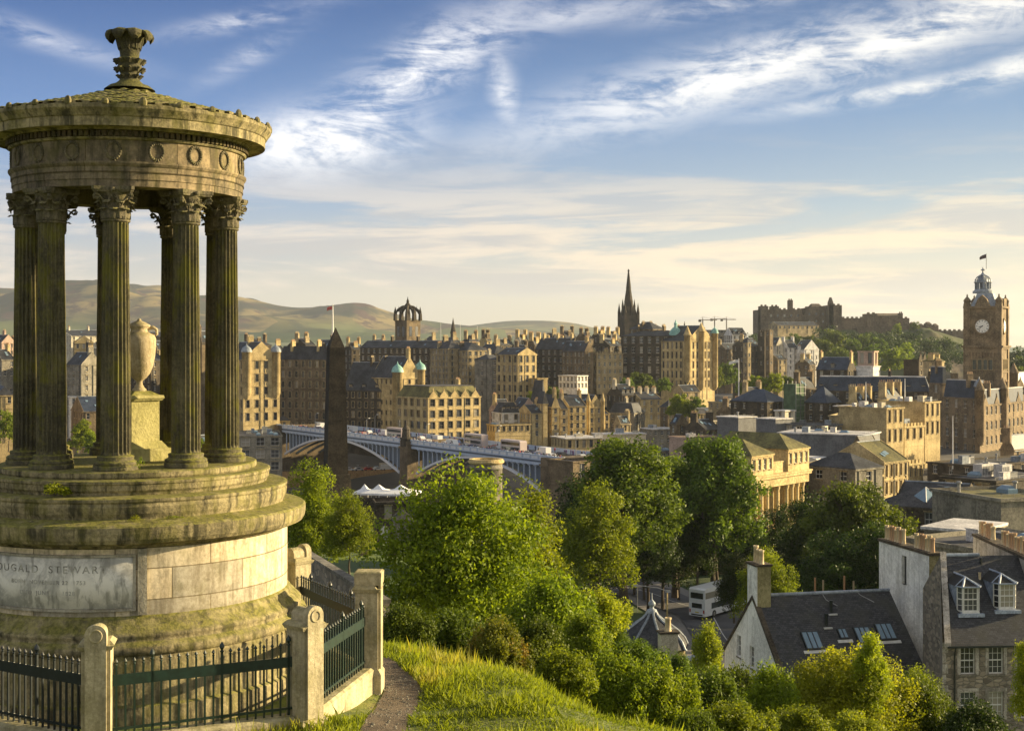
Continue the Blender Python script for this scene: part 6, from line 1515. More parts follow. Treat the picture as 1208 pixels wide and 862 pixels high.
# ------------------------------------------------------------------ new town roofs on the right
def roofplant(root, LR, LL, H):
    rs_ = random.Random(int(LR * 10))
    for k in range(4):
        b = MB(); w_ = rs_.uniform(1, 2.4); x = rs_.uniform(.1, .8) * LR; y = rs_.uniform(.2, .8) * LL; b.box(x, x + w_, y, y + w_ * .8, H - .45, H + rs_.uniform(.5, 1.3)); b.build('roof_plant', M['paleroof'], root)
rt = [
 ('dark grey windowless metal-clad box with a cream roof above the treetops', 846, 871, 892, 492, 530, 395, 38, 'clad', 'flat', 'paleroof', 2, dict(wl=False, wr=False, name='roof_pavilion', cornice=False)),
 ('second grey metal-clad box with a pale roof and a stair on its side', 892, 915, 934, 494, 530, 385, 38, 'clad', 'flat', 'paleroof', 2, dict(wl=False, wr=False, name='roof_pavilion', cornice=False)),
 ('long slate-blue box with a bright white roof and cream end wall', 918, 1022, 1038, 513, 534, 330, 62, 'clad', 'flat', 'paleroof', 2, dict(wl=False, wr=False, name='roof_pavilion', cornice=False)),
 ('wide low white flat roof left of the long slate-blue box', 868, 905, 921, 527, 542, 335, 55, 'dark', 'flat', 'paleroof', 2, dict(wl=False, wr=False, name='flat_roofed_building')),
 ('curved low grey roof terrace behind the slate-blue box', 925, 985, 1000, 501, 520, 380, 58, 'clad', 'flat', 'felt', 2, dict(fh=3.2, bay=2.6, ww=1.6, wh=1.6, name='roof_terrace', depthR=6)),
 ('navy pitched roof hall left of the green scaffold', 862, 905, 930, 474, 500, 450, 42, 'dark', 'hip', 'slateb', 4, dict(name='hall')),
 ('navy pitched roof hall right of the green scaffold', 950, 975, 992, 475, 500, 440, 42, 'dark', 'hip', 'slateb', 5, dict(name='hall')),
 ('cream flat-roofed store with a plain side wall in front of the navy mansard', 978, 1047, 1052, 491, 525, 385, 66, 'sand', 'flat', 'felt', 2, dict(fh=7, bay=9, ww=1.6, wh=2.2, extra=roofplant, depthR=14, name='store')),
 ('sunlit classical bank front with tall attic columns, left of two in the street row', 1040, 1046, 1066, 481, 530, 378, 40, 'gold', 'flat', 'felt', 2, dict(fh=5.4, bay=2.6, ww=1.1, wh=3.4, style='d', depthL=16, extra=roofplant, wl=False)),
 ('low sunlit balustraded range between the two classical bank fronts', 1064, 1067, 1090, 503, 536, 392, 40, 'gold', 'flat', 'felt', 2, dict(fh=5.4, bay=2.8, ww=1.2, wh=3.0, style='d', depthL=14, cren=True)),
 ('sunlit classical bank front with tall attic columns, nearer the clock tower hotel', 1086, 1091, 1109, 474, 536, 410, 42, 'gold', 'flat', 'felt', 2, dict(fh=5.4, bay=2.6, ww=1.1, wh=3.6, style='d', depthL=16, extra=roofplant, wl=False)),
 ('long navy mansard building with white dormers and a white flat top', 960, 1098, 1108, 462, 490, 520, 70, 'dark', 'mansard', 'slateb', 5.5, dict(fh=4, dormers=-8, depthR=16, name='mansard_building', chim=((.5, .02, True), (.5, .36, True), (.5, .66, True)), chm='dark')),
 ('upper navy roofed house with a white arched dormer behind the long mansard', 963, 1000, 1012, 436, 462, 560, 60, 'dark', 'gy', 'slateb', 5, dict(fh=4, chim=((.5, .02, True), (.5, .98, True)), chm='gold', depthR=12, dormers=-1)),
 ('bell turret with two round-headed openings above a white wall', 1012, 1031, 1037, 414, 450, 540, 55, 'pink', 'flat', 'felt', 2, dict(fh=8, bay=2.9, ww=1.6, wh=4.2, depthR=4.5, name='bell_turret', style='bare')),
 ('low white rendered block beneath the two-arched bell turret', 1010, 1030, 1040, 432, 452, 535, 55, 'white', 'flat', 'paleroof', 2, dict(wl=False, wr=False, depthR=8, cornice=False)),
 ('dark brick stack building with sunlit gablets right of the bell turret', 1066, 1084, 1092, 424, 452, 545, 50, 'dark', 'flat', 'felt', 2, dict(depthR=8, wl=False, gables=2)),
 ('sunlit narrow chimney house left of the clock tower', 1100, 1106, 1114, 426, 455, 530, 45, 'sand', 'hip', 'slateg', 2, dict(chim=((.1, .5, False), (.9, .5, False)), chm='gold', depthL=6)),
 ('golden stone range with a hipped dark slate roof beside the colonnade building', 860, 936, 953, 549, 600, 262, 62, 'brown', 'hip', 'slate', 3.4, dict(fh=4.2, bay=3, depthR=15, style='w')),
 ('sunlit range with a pitched roof and many closely set attic columns', 1036, 1043, 1071, 545, 590, 300, 44, 'gold', 'gx', 'slateg', 4, dict(fh=3.8, bay=1.9, ww=0.9, wh=2.6, style='d', depthL=14)),
 ('golden balustraded range right of the attic-columned one', 1069, 1072, 1089, 547, 590, 335, 44, 'gold', 'flat', 'felt', 2, dict(fh=4, bay=1.9, ww=0.9, wh=2.6, style='d', depthL=14, cren=True)),
 ('grey side wall house with two white windows right of the colonnade building', 952, 1009, 1041, 553, 620, 262, 40, 'grey', 'hip', 'slate', 2.6, dict(fh=4.6, bay=5.6, ww=1.7, wh=1.8, cren=False)),
 ('golden balustraded street front right of the grey side wall house', 1015, 1018, 1041, 562, 620, 275, 42, 'gold', 'flat', 'felt', 2, dict(fh=4, bay=2.2, ww=1.0, wh=2.2, style='d', depthL=8, cren=True)),
 ('dark low roofed building with a pale blue pyramid skylight', 1030, 1118, 1142, 600, 640, 190, 55, 'dark', 'hip', 'felt', 2.2, dict(fh=4, bay=4.5, depthR=10, name='low_building')),
 ('large black flat-roofed modern block below the clock tower hotel', 1107, 1175, 1262, 567, 620, 250, 38, 'black', 'flat', 'felt', 2, dict(fh=3.5, bay=6, ww=3.5, wh=1.2, wr=False, name='flat_roofed_block')),
 ('wide dark roofed block between the black flat roof and the clock tower hotel', 1094, 1150, 1270, 549, 590, 325, 35, 'dark', 'flat', 'felt', 2, dict(fh=4, bay=4, name='flat_roofed_block')),
 ('grey roofed building with parapet left of the black flat-roofed block', 1090, 1108, 1150, 570, 600, 280, 45, 'grey', 'flat', 'felt', 2, dict(fh=4, bay=4, name='flat_roofed_block')),
 ('blank ashlar block with a mossy parapet at the right edge of the photo', 1176, 1181, 1260, 588, 640, 175, 20, 'grey', 'flat', 'slateg', 2, dict(wl=False, wr=False, depthL=14)),
 ('low dark roof with a thin pale parapet behind the pyramid skylight', 1060, 1140, 1156, 585, 610, 225, 60, 'dark', 'gy', 'slate', 1.6, dict(depthR=8, wl=False, wr=False)),
 ('rough grey rear wall building behind the near slate-roofed houses', 1064, 1160, 1220, 648, 700, 128, 30, 'grey', 'flat', 'felt', 2, dict(wl=False, wr=False, extra=None, depthR=14)),
 ('pale lean-to roof with a mossy ridge wall behind the chimney-topped white gable', 1090, 1150, 1190, 626, 660, 150, 50, 'grey', 'flat', 'paleroof', 2, dict(wl=False, wr=False, depthR=9)),
 ('square grey ashlar bridge-end building with a white-framed window', 646, 676, 690, 544, 600, 330, 40, 'brown', 'flat', 'felt', 2, dict(fh=6, bay=6.5, ww=1.7, wh=4.2, wl=False, name='gatehouse', depthR=6)),
 ('pinkish blank stone wall block above the treetops', 797, 805, 852, 516, 545, 400, 22, 'pink', 'flat', 'felt', 2, dict(wl=False, wr=False, depthL=8)),
 ('low curved golden arcade building behind the right end of the bridge', 664, 668, 710, 517, 540, 470, 20, 'gold', 'flat', 'paleroof', 2, dict(fh=4.6, bay=2.6, ww=1.3, wh=2.6, style='d', depthL=14)),
 ('long low pale stone market roof stretching right of the golden arcade', 700, 706, 762, 512, 530, 500, 14, 'cream', 'flat', 'paleroof', 2, dict(wl=False, wr=False, depthL=8, below=4)),
 ('low shaded market building with a pale flat roof', 755, 770, 800, 506, 525, 540, 25, 'grey', 'flat', 'paleroof', 2, dict(fh=3, depthL=10)),
 ('classical temple-like gallery in shade below the garden trees', 780, 812, 850, 488, 510, 580, 30, 'sand', 'gx', 'felt', 2, dict(fh=6, bay=3, depthL=14, name='gallery')),
 ('sunlit small lodge at the foot of the turreted bank', 800, 806, 826, 462, 480, 640, 30, 'sand', 'gx', 'slate', 3, dict(fh=4, depthL=8)),
 ('low shop terrace with white blinds beneath the garden trees', 836, 850, 878, 474, 492, 560, 30, 'sand', 'flat', 'felt', 2, dict(fh=4, depthL=8)),
 ('platform building with pale roof lights between the trees', 748, 764, 802, 532, 548, 420, 25, 'clad', 'flat', 'slateb', 2, dict(fh=4, depthL=8, bay=2.2)),
 ('low dark slate roofs between the gallery and the navy hall', 846, 866, 880, 487, 510, 500, 40, 'brown', 'gx', 'slate', 3, dict(fh=3.4, chim=((0, .5, False), (1, .5, False)))),
 ('small cream house with chimneys under the two garden trees by the white flagpole', 874, 884, 900, 466, 490, 540, 35, 'sand', 'gx', 'slate', 3, dict(fh=3.4, chim=((0, .5, False), (1, .5, False)))),
 ('pale flat-roofed annex left of the green scaffold', 914, 926, 938, 484, 505, 430, 40, 'cream', 'flat', 'paleroof', 2, dict(fh=3.2, bay=2.6)),
 ('brown tenement behind the green scaffold', 934, 946, 962, 458, 490, 520, 40, 'brown', 'gx', 'slate', 4, dict(chim=((0, .5, False), (1, .5, False)))),
 ('white-topped low dark block right of the second navy hall', 984, 1002, 1022, 479, 500, 430, 45, 'dark', 'flat', 'paleroof', 2, dict(fh=3.2, bay=2.8)),
 ('sunlit chimney row house in front of the long navy mansard, left end', 1000, 1012, 1030, 475, 498, 440, 45, 'gold', 'gx', 'slate', 3, dict(chim=((0, .5, False), (.5, .5, False), (1, .5, False)))),
 ('sunlit chimney row house in front of the long navy mansard, right end', 1036, 1046, 1064, 470, 492, 440, 45, 'sand', 'gx', 'slate', 3, dict(chim=((0, .5, False), (.5, .5, False), (1, .5, False)))),
 ('slate roofed hall with pale ridge left of the attic-columned range', 1000, 1022, 1040, 536, 560, 310, 50, 'brown', 'gx', 'slate', 4, dict(fh=4)),
 ('small grey flat roof with a pale edge behind the colonnade building', 940, 962, 978, 541, 560, 300, 50, 'grey', 'flat', 'paleroof', 2, dict(fh=4)),
 ('brown stone gable between the tall garden trees and the pink wall', 790, 798, 812, 500, 525, 450, 40, 'brown', 'gy', 'slate', 3, dict(fh=3.4)),
 ('low slate roof behind the pink blank wall', 806, 832, 850, 507, 530, 430, 45, 'dark', 'gx', 'slate', 3, dict(fh=3.4, chim=((0, .5, False), (1, .5, False)))),
 ('pale parapeted row left of the metal-clad box', 820, 836, 850, 496, 520, 470, 35, 'cream', 'flat', 'felt', 2, dict(fh=3.4, bay=2.6)),
 ('narrow stone house left of the market roof behind the bridge', 724, 732, 744, 500, 520, 560, 35, 'sand', 'gx', 'slate', 3, dict(fh=3.2, chim=((1, .5, False),))),
 ('shaded stone stair block right of the short golden building', 779, 788, 800, 480, 510, 600, 35, 'brown', 'hip', 'slate', 3, dict(fh=3.4)),
 ('dark slate roof right of the clock tower hotel foot', 1180, 1196, 1240, 530, 560, 400, 40, 'hotel', 'gx', 'slateb', 4, dict(chim=((0, .5, False), (1, .5, False)))),
 ('pale plant-topped roof between the black block and the blank ashlar block', 1130, 1168, 1190, 600, 625, 205, 45, 'grey', 'flat', 'paleroof', 2, dict(fh=3.4)),
]
for (lb, xl, xc, xr, yt, yb, D, a, wl_, rk, rm, rh, kw) in rt:
    block(lb, xl, xc, xr, yt, yb, D, a, wl_, rk, rm, rh, **kw)
M['scaff'] = plain('green_scaffold_sheeting', (0.07, 0.12, 0.06), 0.8, var=0.3, scale=0.6)
e = empty('scaffolding', (XA(944, 445), 445, ZA(500, 445)), R(40), 'green sheeted scaffold tower between two navy roofs', 'scaffolding')
b = MB(); hh = ZA(453, 445) - ZA(500, 445); b.box(-2.2, 2.2, 0, 5, -5, hh); b.build('sheeting', M['scaff'], e)
b = MB()
for x in (-2.4, 0, 2.4):
    for y in (-.15, 5.15): b.box(x - .07, x + .07, y - .07, y + .07, -5, hh + 1)
for k in range(7): b.box(-2.5, 2.5, -.2, -.1, k * 2.0, k * 2.0 + .12)
b.build('poles', M['metal'], e)
# pale blue pyramid skylight
e = empty('pyramid_skylight', (XA(1092, 195), 195, ZA(590, 195)), R(30), 'pale blue glass pyramid skylight on the low dark roof', 'skylight')
b = MB(); w_ = 1.7; b.add([(-w_, -w_, 0), (w_, -w_, 0), (w_, w_, 0), (-w_, w_, 0), (0, 0, 1.9)], [(0, 1, 4), (1, 2, 4), (2, 3, 4), (3, 0, 4)]); b.build('glazing', M['skyl'], e)
b = MB(); b.box(-w_ - .1, w_ + .1, -w_ - .1, w_ + .1, -3.5, 0); b.build('kerb', M['felt'], e)
for s_ in ((-1, -1), (1, -1)):
    b = MB(); b.tube([(s_[0] * w_, s_[1] * w_, 0), (0, 0, 1.92)], .06, 5); b.build('hip_bar', M['frame'], e)
# rooftop air-conditioning units on the black flat roof
for (px, py, D, w_, lb) in ((1163, 556, 264, 5.2, 'large white air-handling box on the black flat roof'), (1183, 553, 262, 3.0, 'smaller white plant box right of the large one on the black flat roof')):
    e = empty('air_handling_unit', (XA(px, D), D, ZA(567, 250) - .5), R(35), lb, 'roof unit', 'plant boxes on the black flat roof'); b = MB(); b.box(-w_ / 2, w_ / 2, -1, 1, 0, 2.0 + .5); b.build('casing', M['paleroof'], e)
    b = MB(); b.lathe([(0, 2.5), (.6, 2.5), (.6, 2.8), (.45, 2.8), (.4, 2.6), (0, 2.6)], 12); b.build('fan', M['metal'], e)
    b = MB(); [b.box(-w_ / 2 + .3 + q * .5, -w_ / 2 + .6 + q * .5, -1.03, -1.001, .4, 2.1) for q in range(int(w_ * 1.6))]; b.build('louvres', M['clad'], e)

# colonnaded building above the dark trees
D = 236; a = R(50)
pe = empty('colonnade_building', (XA(886, D), D, ZA(660, D)), a, 'sunlit classical building with tall columns and a corner attic above the trees', 'building')
zz = lambda y: ZA(y, D) - ZA(660, D)
k = (953 - 604) / F; X0_ = XA(886, D); LR = (k * D - X0_) / (math.cos(a) - k * math.sin(a)); LL = 16.0
zt = zz(578); b = MB()
b.box(0, LR, 2.4, LL, -8, zt); b.box(-.1, LR, 0, 2.4, -8, zz(650))
b.build('wall', M['gold'], pe)
b = MB(); b.box(-.2, LR + .2, -.15, 2.6, zt, zt + 1.5); b.box(-.6, LR + .4, -.6, LL, zt + 1.5, zt + 2.0); b.box(-.8, LR + .4, -.8, LL, zt + 2.0, zt + 2.3); b.build('entablature', M['gold'], pe)
b = MB(); b.lathe([(.62, 0), (.62, .25), (.52, .4), (.48, zt * 0 + (zt - zz(650)) - .9), (.6, (zt - zz(650)) - .6), (.66, (zt - zz(650)) - .02)], 14); cm = b.mesh('column', M['gold'], True)
cols = [0.6, 2.6, 4.6, 6.6, LR * .5, LR - 7.0, LR - 5.0, LR - 3.0, LR - 1.0]
for x in cols: place('column', cm, pe, (x, .75, zz(650)))
zr = zt + 2.3
for (x0, x1, h_) in ((-.2, LR * .36, 3.6), (LR * .62, LR + .1, 4.0)):
    bb = MB(); facade(bb, 'R', x1 - x0, 9, x1 - x0, 0, h_, 1.0, 1.9, 2.6, 1.9, (sub := empty('attic', (x0, -.2, zr))), 'w', topgap=.8, rows=1); sub.parent = pe
    bb.quad((0, 9, 0), (0, 0, 0), (0, 0, h_), (0, 9, h_)); bb.quad((x1 - x0, 0, 0), (x1 - x0, 9, 0), (x1 - x0, 9, h_), (x1 - x0, 0, h_)); bb.box(-.2, x1 - x0 + .2, -.22, -.003, h_ - .25, h_)
    bb.build('attic_wall', M['gold'], sub)
    rb = MB(); rb.add([(-.3, -.3, h_), (x1 - x0 + .3, -.3, h_), (x1 - x0 + .3, 16, h_), (-.3, 16, h_), ((x1 - x0) / 2, 4, h_ + 2.6), ((x1 - x0) / 2, 14, h_ + 2.6)], [(0, 1, 4), (1, 2, 5, 4), (2, 3, 5), (3, 0, 4, 5)]); rb.build('attic_roof', M['slateg'], sub)
b = MB(); b.box(LR * .36 + .1, LR * .62 - .1, .4, .8, zr, zr + 1.8); b.box(LR * .36, LR * .62, .3, .9, zr + 1.8, zr + 2.0); b.build('balustrade', M['gold'], pe)
b = MB(); b.box(-.1, LR, 6, LL + 8, zr - .1, zr + 1.2); b.build('rear_roof', M['slate'], pe)

# orange-lit embankment wall and station canopy seen under the bridge arches
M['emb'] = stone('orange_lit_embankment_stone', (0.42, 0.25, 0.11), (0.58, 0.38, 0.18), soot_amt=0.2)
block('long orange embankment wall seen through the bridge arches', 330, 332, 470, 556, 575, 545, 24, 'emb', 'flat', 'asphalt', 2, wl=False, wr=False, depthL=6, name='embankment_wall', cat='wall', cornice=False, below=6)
block('dark brick goods building seen through the first bridge arch', 335, 405, 470, 530, 560, 590, 20, 'brown', 'flat', 'felt', 2, fh=4, bay=3.4, depthL=12, name='warehouse', ww=1.6, wh=2.6)
# memorial walls and mausoleum in the old cemetery
cem = [('low roofless stone mausoleum with dark doorways right of the obelisk foot', 436, 444, 500, 592, 618, 232, 10, 'dark', 'flat', 'felt', 2, dict(fh=3.4, bay=3.2, ww=1.5, wh=2.4, style='bare', depthL=5, name='mausoleum', cat='mausoleum', below=3)),
       ('small pale pedimented tomb beside the bright tree', 464, 466, 486, 612, 628, 205, 10, 'grey', 'gy', 'slate', 1, dict(wl=False, fh=4, bay=2.4, ww=1.0, wh=1.5, style='bare', depthL=3, name='tomb', cat='tomb', below=2)),
       ('dark stone cemetery wall behind the mausoleum', 404, 408, 470, 588, 610, 250, 8, 'black', 'flat', 'felt', 2, dict(wl=False, wr=False, depthL=1.2, name='cemetery_wall', cat='wall', below=4, cornice=False))]
for (lb, xl, xc, xr, yt, yb, D, a, wl_, rk, rm, rh, kw) in cem: block(lb, xl, xc, xr, yt, yb, D, a, wl_, rk, rm, rh, **kw)
hs = MB(); pr = [(-.35, 0), (.35, 0), (.35, 1.0)] + [(.35 * math.cos(q), 1.0 + .3 * math.sin(q)) for q in (0.5, 1.0, 1.57, 2.1, 2.6)] + [(-.35, 1.0)]
n = len(pr); hs.add([(x, -.09, z) for x, z in pr] + [(x, .09, z) for x, z in pr], [tuple(range(n)), tuple(range(n, 2 * n))[::-1]] + [(k, (k + 1) % n, n + (k + 1) % n, n + k) for k in range(n)]); hs.box(-.45, .45, -.18, .18, -.5, .12)
hm = {k_: hs.mesh('headstone', M[k_]) for k_ in ('grey', 'dark', 'white')}
for i, (px, py, mk, s_) in enumerate(((454, 640, 'white', 1.9), (446, 648, 'dark', 1.6), (431, 655, 'dark', 1.7), (440, 632, 'grey', 1.5), (425, 642, 'dark', 1.5), (462, 655, 'dark', 1.4), (412, 650, 'grey', 1.3), (448, 624, 'dark', 1.6), (433, 622, 'grey', 1.4))):
    p = gp(px, py, 60); o = place('headstone', hm[mk], None, p, R(10 + 7 * i % 30), s_)
    tag(o, ['white headstone standing out on the cemetery grass', 'dark headstone just below the white one on the cemetery grass', 'dark headstone near the lower edge of the cemetery grass', 'grey headstone up and left of the white one', 'dark headstone by the left tree on the cemetery grass', 'small dark headstone lowest on the cemetery grass beside the bright tree', 'small grey headstone under the left tree', 'dark headstone highest on the cemetery grass', 'grey headstone high on the slope between the left tree and the dark one'][i], 'headstone', 'headstones on the cemetery grass')
for k in range(9):
    p = on_bridge(6 + k * 21.5, .9 if k % 2 else 15.5); e = empty('street_lamp', p, brz, 'slender lamp standard on the bridge pavement', 'street lamp', 'lamp standards along the bridge')
    b = MB(); b.tube([(0, 0, 0), (0, 0, 6.5), (0, .9, 7.2)], [.13, .09, .06], 6); b.build('pole', M['metal'], e); b = MB(); b.boxt(-.2, .2, .7, 1.4, 7.05, 7.25, .05); b.build('lamp_head', M['frame'], e)
# white marquee roofs in front of the bridge
e = empty('marquee', (XA(452, 300), 300, ZA(594, 300)), R(-8), 'white peaked marquee roofs in front of the bridge pier', 'marquee')
mw = plain('white_canvas', (0.72, 0.73, 0.75), 0.7)
for k, (x, s_) in enumerate(((-4.2, .8), (-1.0, 1.25), (3.9, 1.5))):
    b = MB(); w_ = 2.6 * s_; pts = [(-w_, -w_, 2.6), (w_, -w_, 2.6), (w_, w_, 2.6), (-w_, w_, 2.6)]; q = w_ * .35
    ring = [(-q, -q, 3.25), (q, -q, 3.25), (q, q, 3.25), (-q, q, 3.25)]
    b.add([(p[0] + x, p[1], p[2]) for p in pts] + [(p[0] + x, p[1], p[2]) for p in ring] + [(x, 0, 4.3)], [(0, 1, 5, 4), (1, 2, 6, 5), (2, 3, 7, 6), (3, 0, 4, 7), (4, 5, 8), (5, 6, 8), (6, 7, 8), (7, 4, 8)])
    b.add([(p[0] + x, p[1], z) for z in (2.2, 2.6) for p in pts], [(0, 1, 5, 4), (1, 2, 6, 5), (2, 3, 7, 6), (3, 0, 4, 7)]); b.build('canopy', mw, e)
    for p in pts: c_ = MB(); c_.tube([(p[0] + x, p[1], -3), (p[0] + x, p[1], 2.5)], .07, 5); c_.build('leg', M['bpost'], e)

# ------------------------------------------------------------------ people and vehicles on the bridge
def person_mesh(cols, sd):
    rs_ = random.Random(sd); mb = MB(); st = .14 * rs_.choice((-1, 1))
    mb.cur = 1
    mb.tube([(-.09, st, 0.03), (-.10, st * .3, .45), (-.08, 0, .88)], [.06, .075, .10], 6); mb.tube([(.09, -st, 0.03), (.10, -st * .3, .45), (.08, 0, .88)], [.06, .075, .10], 6)
    mb.cur = 0; mb.lathe([(.0, .82), (.17, .84), (.16, 1.05), (.20, 1.30), (.19, 1.42), (.07, 1.48), (.0, 1.49)], 8)
    mb.tube([(-.20, 0, 1.40), (-.25, .02, 1.12), (-.22, -.1, .86)], [.06, .05, .035], 5); mb.tube([(.20, 0, 1.40), (.25, .02, 1.12), (.22, .1, .86)], [.06, .05, .035], 5)
    mb.cur = 2; mb.lathe([(.05, 1.45), (.055, 1.52), (.09, 1.58), (.10, 1.66), (.08, 1.74), (.0, 1.77)], 8)
    return mb.mesh('person', cols)
skin = plain('skin', (0.42, 0.28, 0.21), 0.6)
pc = [plain('clothes_' + n_, c_, 0.85) for n_, c_ in (('navy', (0.04, 0.05, 0.14)), ('black', (0.02, 0.02, 0.025)), ('purple', (0.12, 0.06, 0.18)), ('red', (0.32, 0.04, 0.05)), ('white', (0.55, 0.55, 0.58)), ('blue', (0.08, 0.14, 0.34)))]
pn_ = ['navy', 'black', 'purple', 'red', 'white', 'blue']
pmesh = [person_mesh([pc[i], pc[(i * 2 + 1) % 3], skin], i) for i in range(6)]
rs_ = random.Random(11)
for k in range(240):
    i = rs_.choice((0, 0, 1, 1, 2, 2, 2, 3, 4, 5)); t = rs_.uniform(2, 188); y = rs_.uniform(.7, 4.0) if rs_.random() < .7 else rs_.uniform(16, 19)
    o = place('person', pmesh[i], None, on_bridge(t, y), rs_.uniform(0, 6.28), rs_.uniform(.95, 1.06))
    tag(o, 'distant pedestrian in %s clothes walking on the pavement of the blue bridge' % pn_[i], 'person', 'pedestrians in %s on the bridge' % pn_[i])
def car_mesh(paint, kind='car'):
    mb = MB()
    L, Wd, H = (4.3, 1.75, 1.45) if kind == 'car' else (5.4, 2.0, 2.3) if kind == 'van' else (11.0, 2.5, 4.2)
    mb.cur = 0
    if kind == 'car':
        side = [(-L / 2, .35), (L / 2, .35), (L / 2 - .02, .72), (L / 2 - 1.0, .86), (L / 2 - 1.7, H - .03), (-L / 2 + 1.0, H), (-L / 2 + .25, .95), (-L / 2, .85)]
    elif kind == 'van': side = [(-L / 2, .4), (L / 2, .4), (L / 2, 1.0), (L / 2 - .8, 1.3), (L / 2 - 1.5, H), (-L / 2, H)]
    else: side = [(-L / 2, .35), (L / 2, .35), (L / 2, H - .5), (L / 2 - .4, H), (-L / 2 + .1, H), (-L / 2, H - .2)]
    n = len(side); mb.add([(x, -Wd / 2, z) for x, z in side] + [(x, Wd / 2, z) for x, z in side], [tuple(range(n)), tuple(range(n, 2 * n))[::-1]] + [(k, n + k, n + (k + 1) % n, (k + 1) % n) for k in range(n)])
    mb.cur = 1
    if kind == 'car': gl = [[(-1.0, .95), (.55, .95), (.3, 1.36), (-.9, 1.38)]]
    elif kind == 'van': gl = [[(.9, 1.3), (1.85, 1.3), (1.25, 2.1), (.9, 2.1)]]
    else: gl = [[(-L / 2 + .6, 1.2), (L / 2 - .6, 1.2), (L / 2 - .6, 2.1), (-L / 2 + .6, 2.1)], [(-L / 2 + .4, 2.7), (L / 2 - .5, 2.7), (L / 2 - .5, 3.6), (-L / 2 + .4, 3.6)]]
    for g in gl:
        for s_ in (-1, 1): mb.poly([(x, s_ * (Wd / 2 + .012), z) for x, z in g])
    if kind == 'car': mb.poly([(L / 2 - .98, -.72, .90), (L / 2 - .98, .72, .90), (L / 2 - 1.62, .66, H - .08), (L / 2 - 1.62, -.66, H - .08)])
    mb.cur = 2
    for x in (-L * .3, L * .3):
        for s_ in (-1, 1): mb.tube([(x, s_ * (Wd / 2 - .12), .32), (x, s_ * (Wd / 2 + .03), .32)], .32, 12)
    return mb.mesh(kind, [paint, M['glass'], M['asphalt']])
vk = [('car', 'white', (0.65, 0.65, 0.66)), ('car', 'silver', (0.35, 0.36, 0.38)), ('car', 'red', (0.38, 0.03, 0.03)), ('car', 'dark blue', (0.03, 0.05, 0.14)), ('van', 'white', (0.68, 0.68, 0.68)), ('car', 'black', (0.015, 0.015, 0.018)), ('bus', 'white and maroon', (0.48, 0.40, 0.38))]
vm = [car_mesh(plain('paint_' + c_.replace(' ', '_'), col, 0.3, spec=.6, var=.03), k_) for k_, c_, col in vk]
seq = [(12, 0, 9), (20, 3, 6), (27, 1, 6.2), (33, 4, 6), (42, 5, 6.1), (50, 0, 12), (58, 2, 6), (66, 3, 6.2), (75, 1, 12), (83, 6, 6.5), (97, 5, 6), (106, 0, 6), (114, 3, 12), (122, 4, 6.1), (131, 1, 6), (139, 2, 12), (147, 5, 6), (158, 6, 6.4), (171, 3, 6), (179, 0, 6.1), (185, 1, 12)]
seq += [(8, 4, 12), (16, 4, 12), (37, 4, 12), (46, 3, 6), (63, 4, 12), (70, 1, 12), (90, 0, 12), (101, 4, 12), (110, 5, 12), (118, 0, 6), (127, 6, 12), (135, 3, 6), (143, 4, 12), (152, 0, 12), (165, 1, 6), (166, 4, 12), (175, 5, 12)]
for k, (t, i, y) in enumerate(seq):
    o = place({'bus': 'bus', 'van': 'van', 'car': 'car'}[vk[i][0]], vm[i], None, on_bridge(t, y), brz + (math.pi if y > 8 else 0))
    where = 'between the left end and the obelisk' if t < 50 else 'hidden near the obelisk' if t < 62 else 'between obelisk and turreted pier' if t < 103 else 'between turreted pier and bright tree' if t < 160 else 'near the right end of the bridge'
    tag(o, '%s %s on the bridge %s, %s lane' % (vk[i][1], vk[i][0], where, 'far' if y > 8 else 'near'), vk[i][0], 'traffic on the bridge')
cc = [(412, 0), (423, 1), (434, 2), (445, 0), (456, 4)]
for px, i in cc:
    D = 552; o = place('parked_' + vk[i][0], vm[i], None, (XA(px, D), D + (px - 412) * .1, ZA(556, 545) + .1 - .55), R(24))
    tag(o, '%s %s parked on the embankment under the left arch, %s' % (vk[i][1], vk[i][0], {412: 'nearest the obelisk', 423: 'second from the obelisk', 434: 'in the middle of the row', 445: 'second from the pier', 456: 'nearest the pier'}[px]), vk[i][0], 'cars parked under the bridge arch')
# ------------------------------------------------------------------ near houses at the foot of the hill
M['harl'] = stone('near_white_harling', (0.76, 0.75, 0.72), (0.86, 0.85, 0.82), soot=(0.34, 0.32, 0.29), soot_amt=0.45, scale=0.35, bump=0.02, tint=0.0)
M['harlg'] = stone('stained_grey_harling', (0.30, 0.27, 0.22), (0.50, 0.46, 0.40), soot=(0.10, 0.09, 0.075), soot_amt=0.7, scale=0.35, bump=0.02, tint=0.04)
M['tan'] = stone('tan_chimney_side', (0.26, 0.23, 0.10), (0.38, 0.33, 0.17), soot_amt=0.4, scale=0.5)
m, t, b = base_mat('near_slates')
co = t.new('ShaderNodeTexCoord'); br_ = t.new('ShaderNodeTexBrick'); t.put(br_.inputs['Vector'], co.outputs['UV'])
br_.inputs['Scale'].default_value = 1; br_.inputs['Brick Width'].default_value = .26; br_.inputs['Row Height'].default_value = .17; br_.inputs['Mortar Size'].default_value = .012
br_.inputs['Color1'].default_value = (.028, .030, .036, 1); br_.inputs['Color2'].default_value = (.070, .072, .080, 1); br_.inputs['Mortar'].default_value = (.012, .012, .012, 1)
nn = t.noise(co.outputs['Object'], .6, 5, .6)
c = t.mix(t.m('MULTIPLY', t.smooth(nn, .45, .7), .5), br_.outputs['Color'], (0.055, 0.055, 0.040))
t.put(b.inputs['Base Color'], c); b.inputs['Roughness'].default_value = .62; b.inputs['Specular IOR Level'].default_value = .35
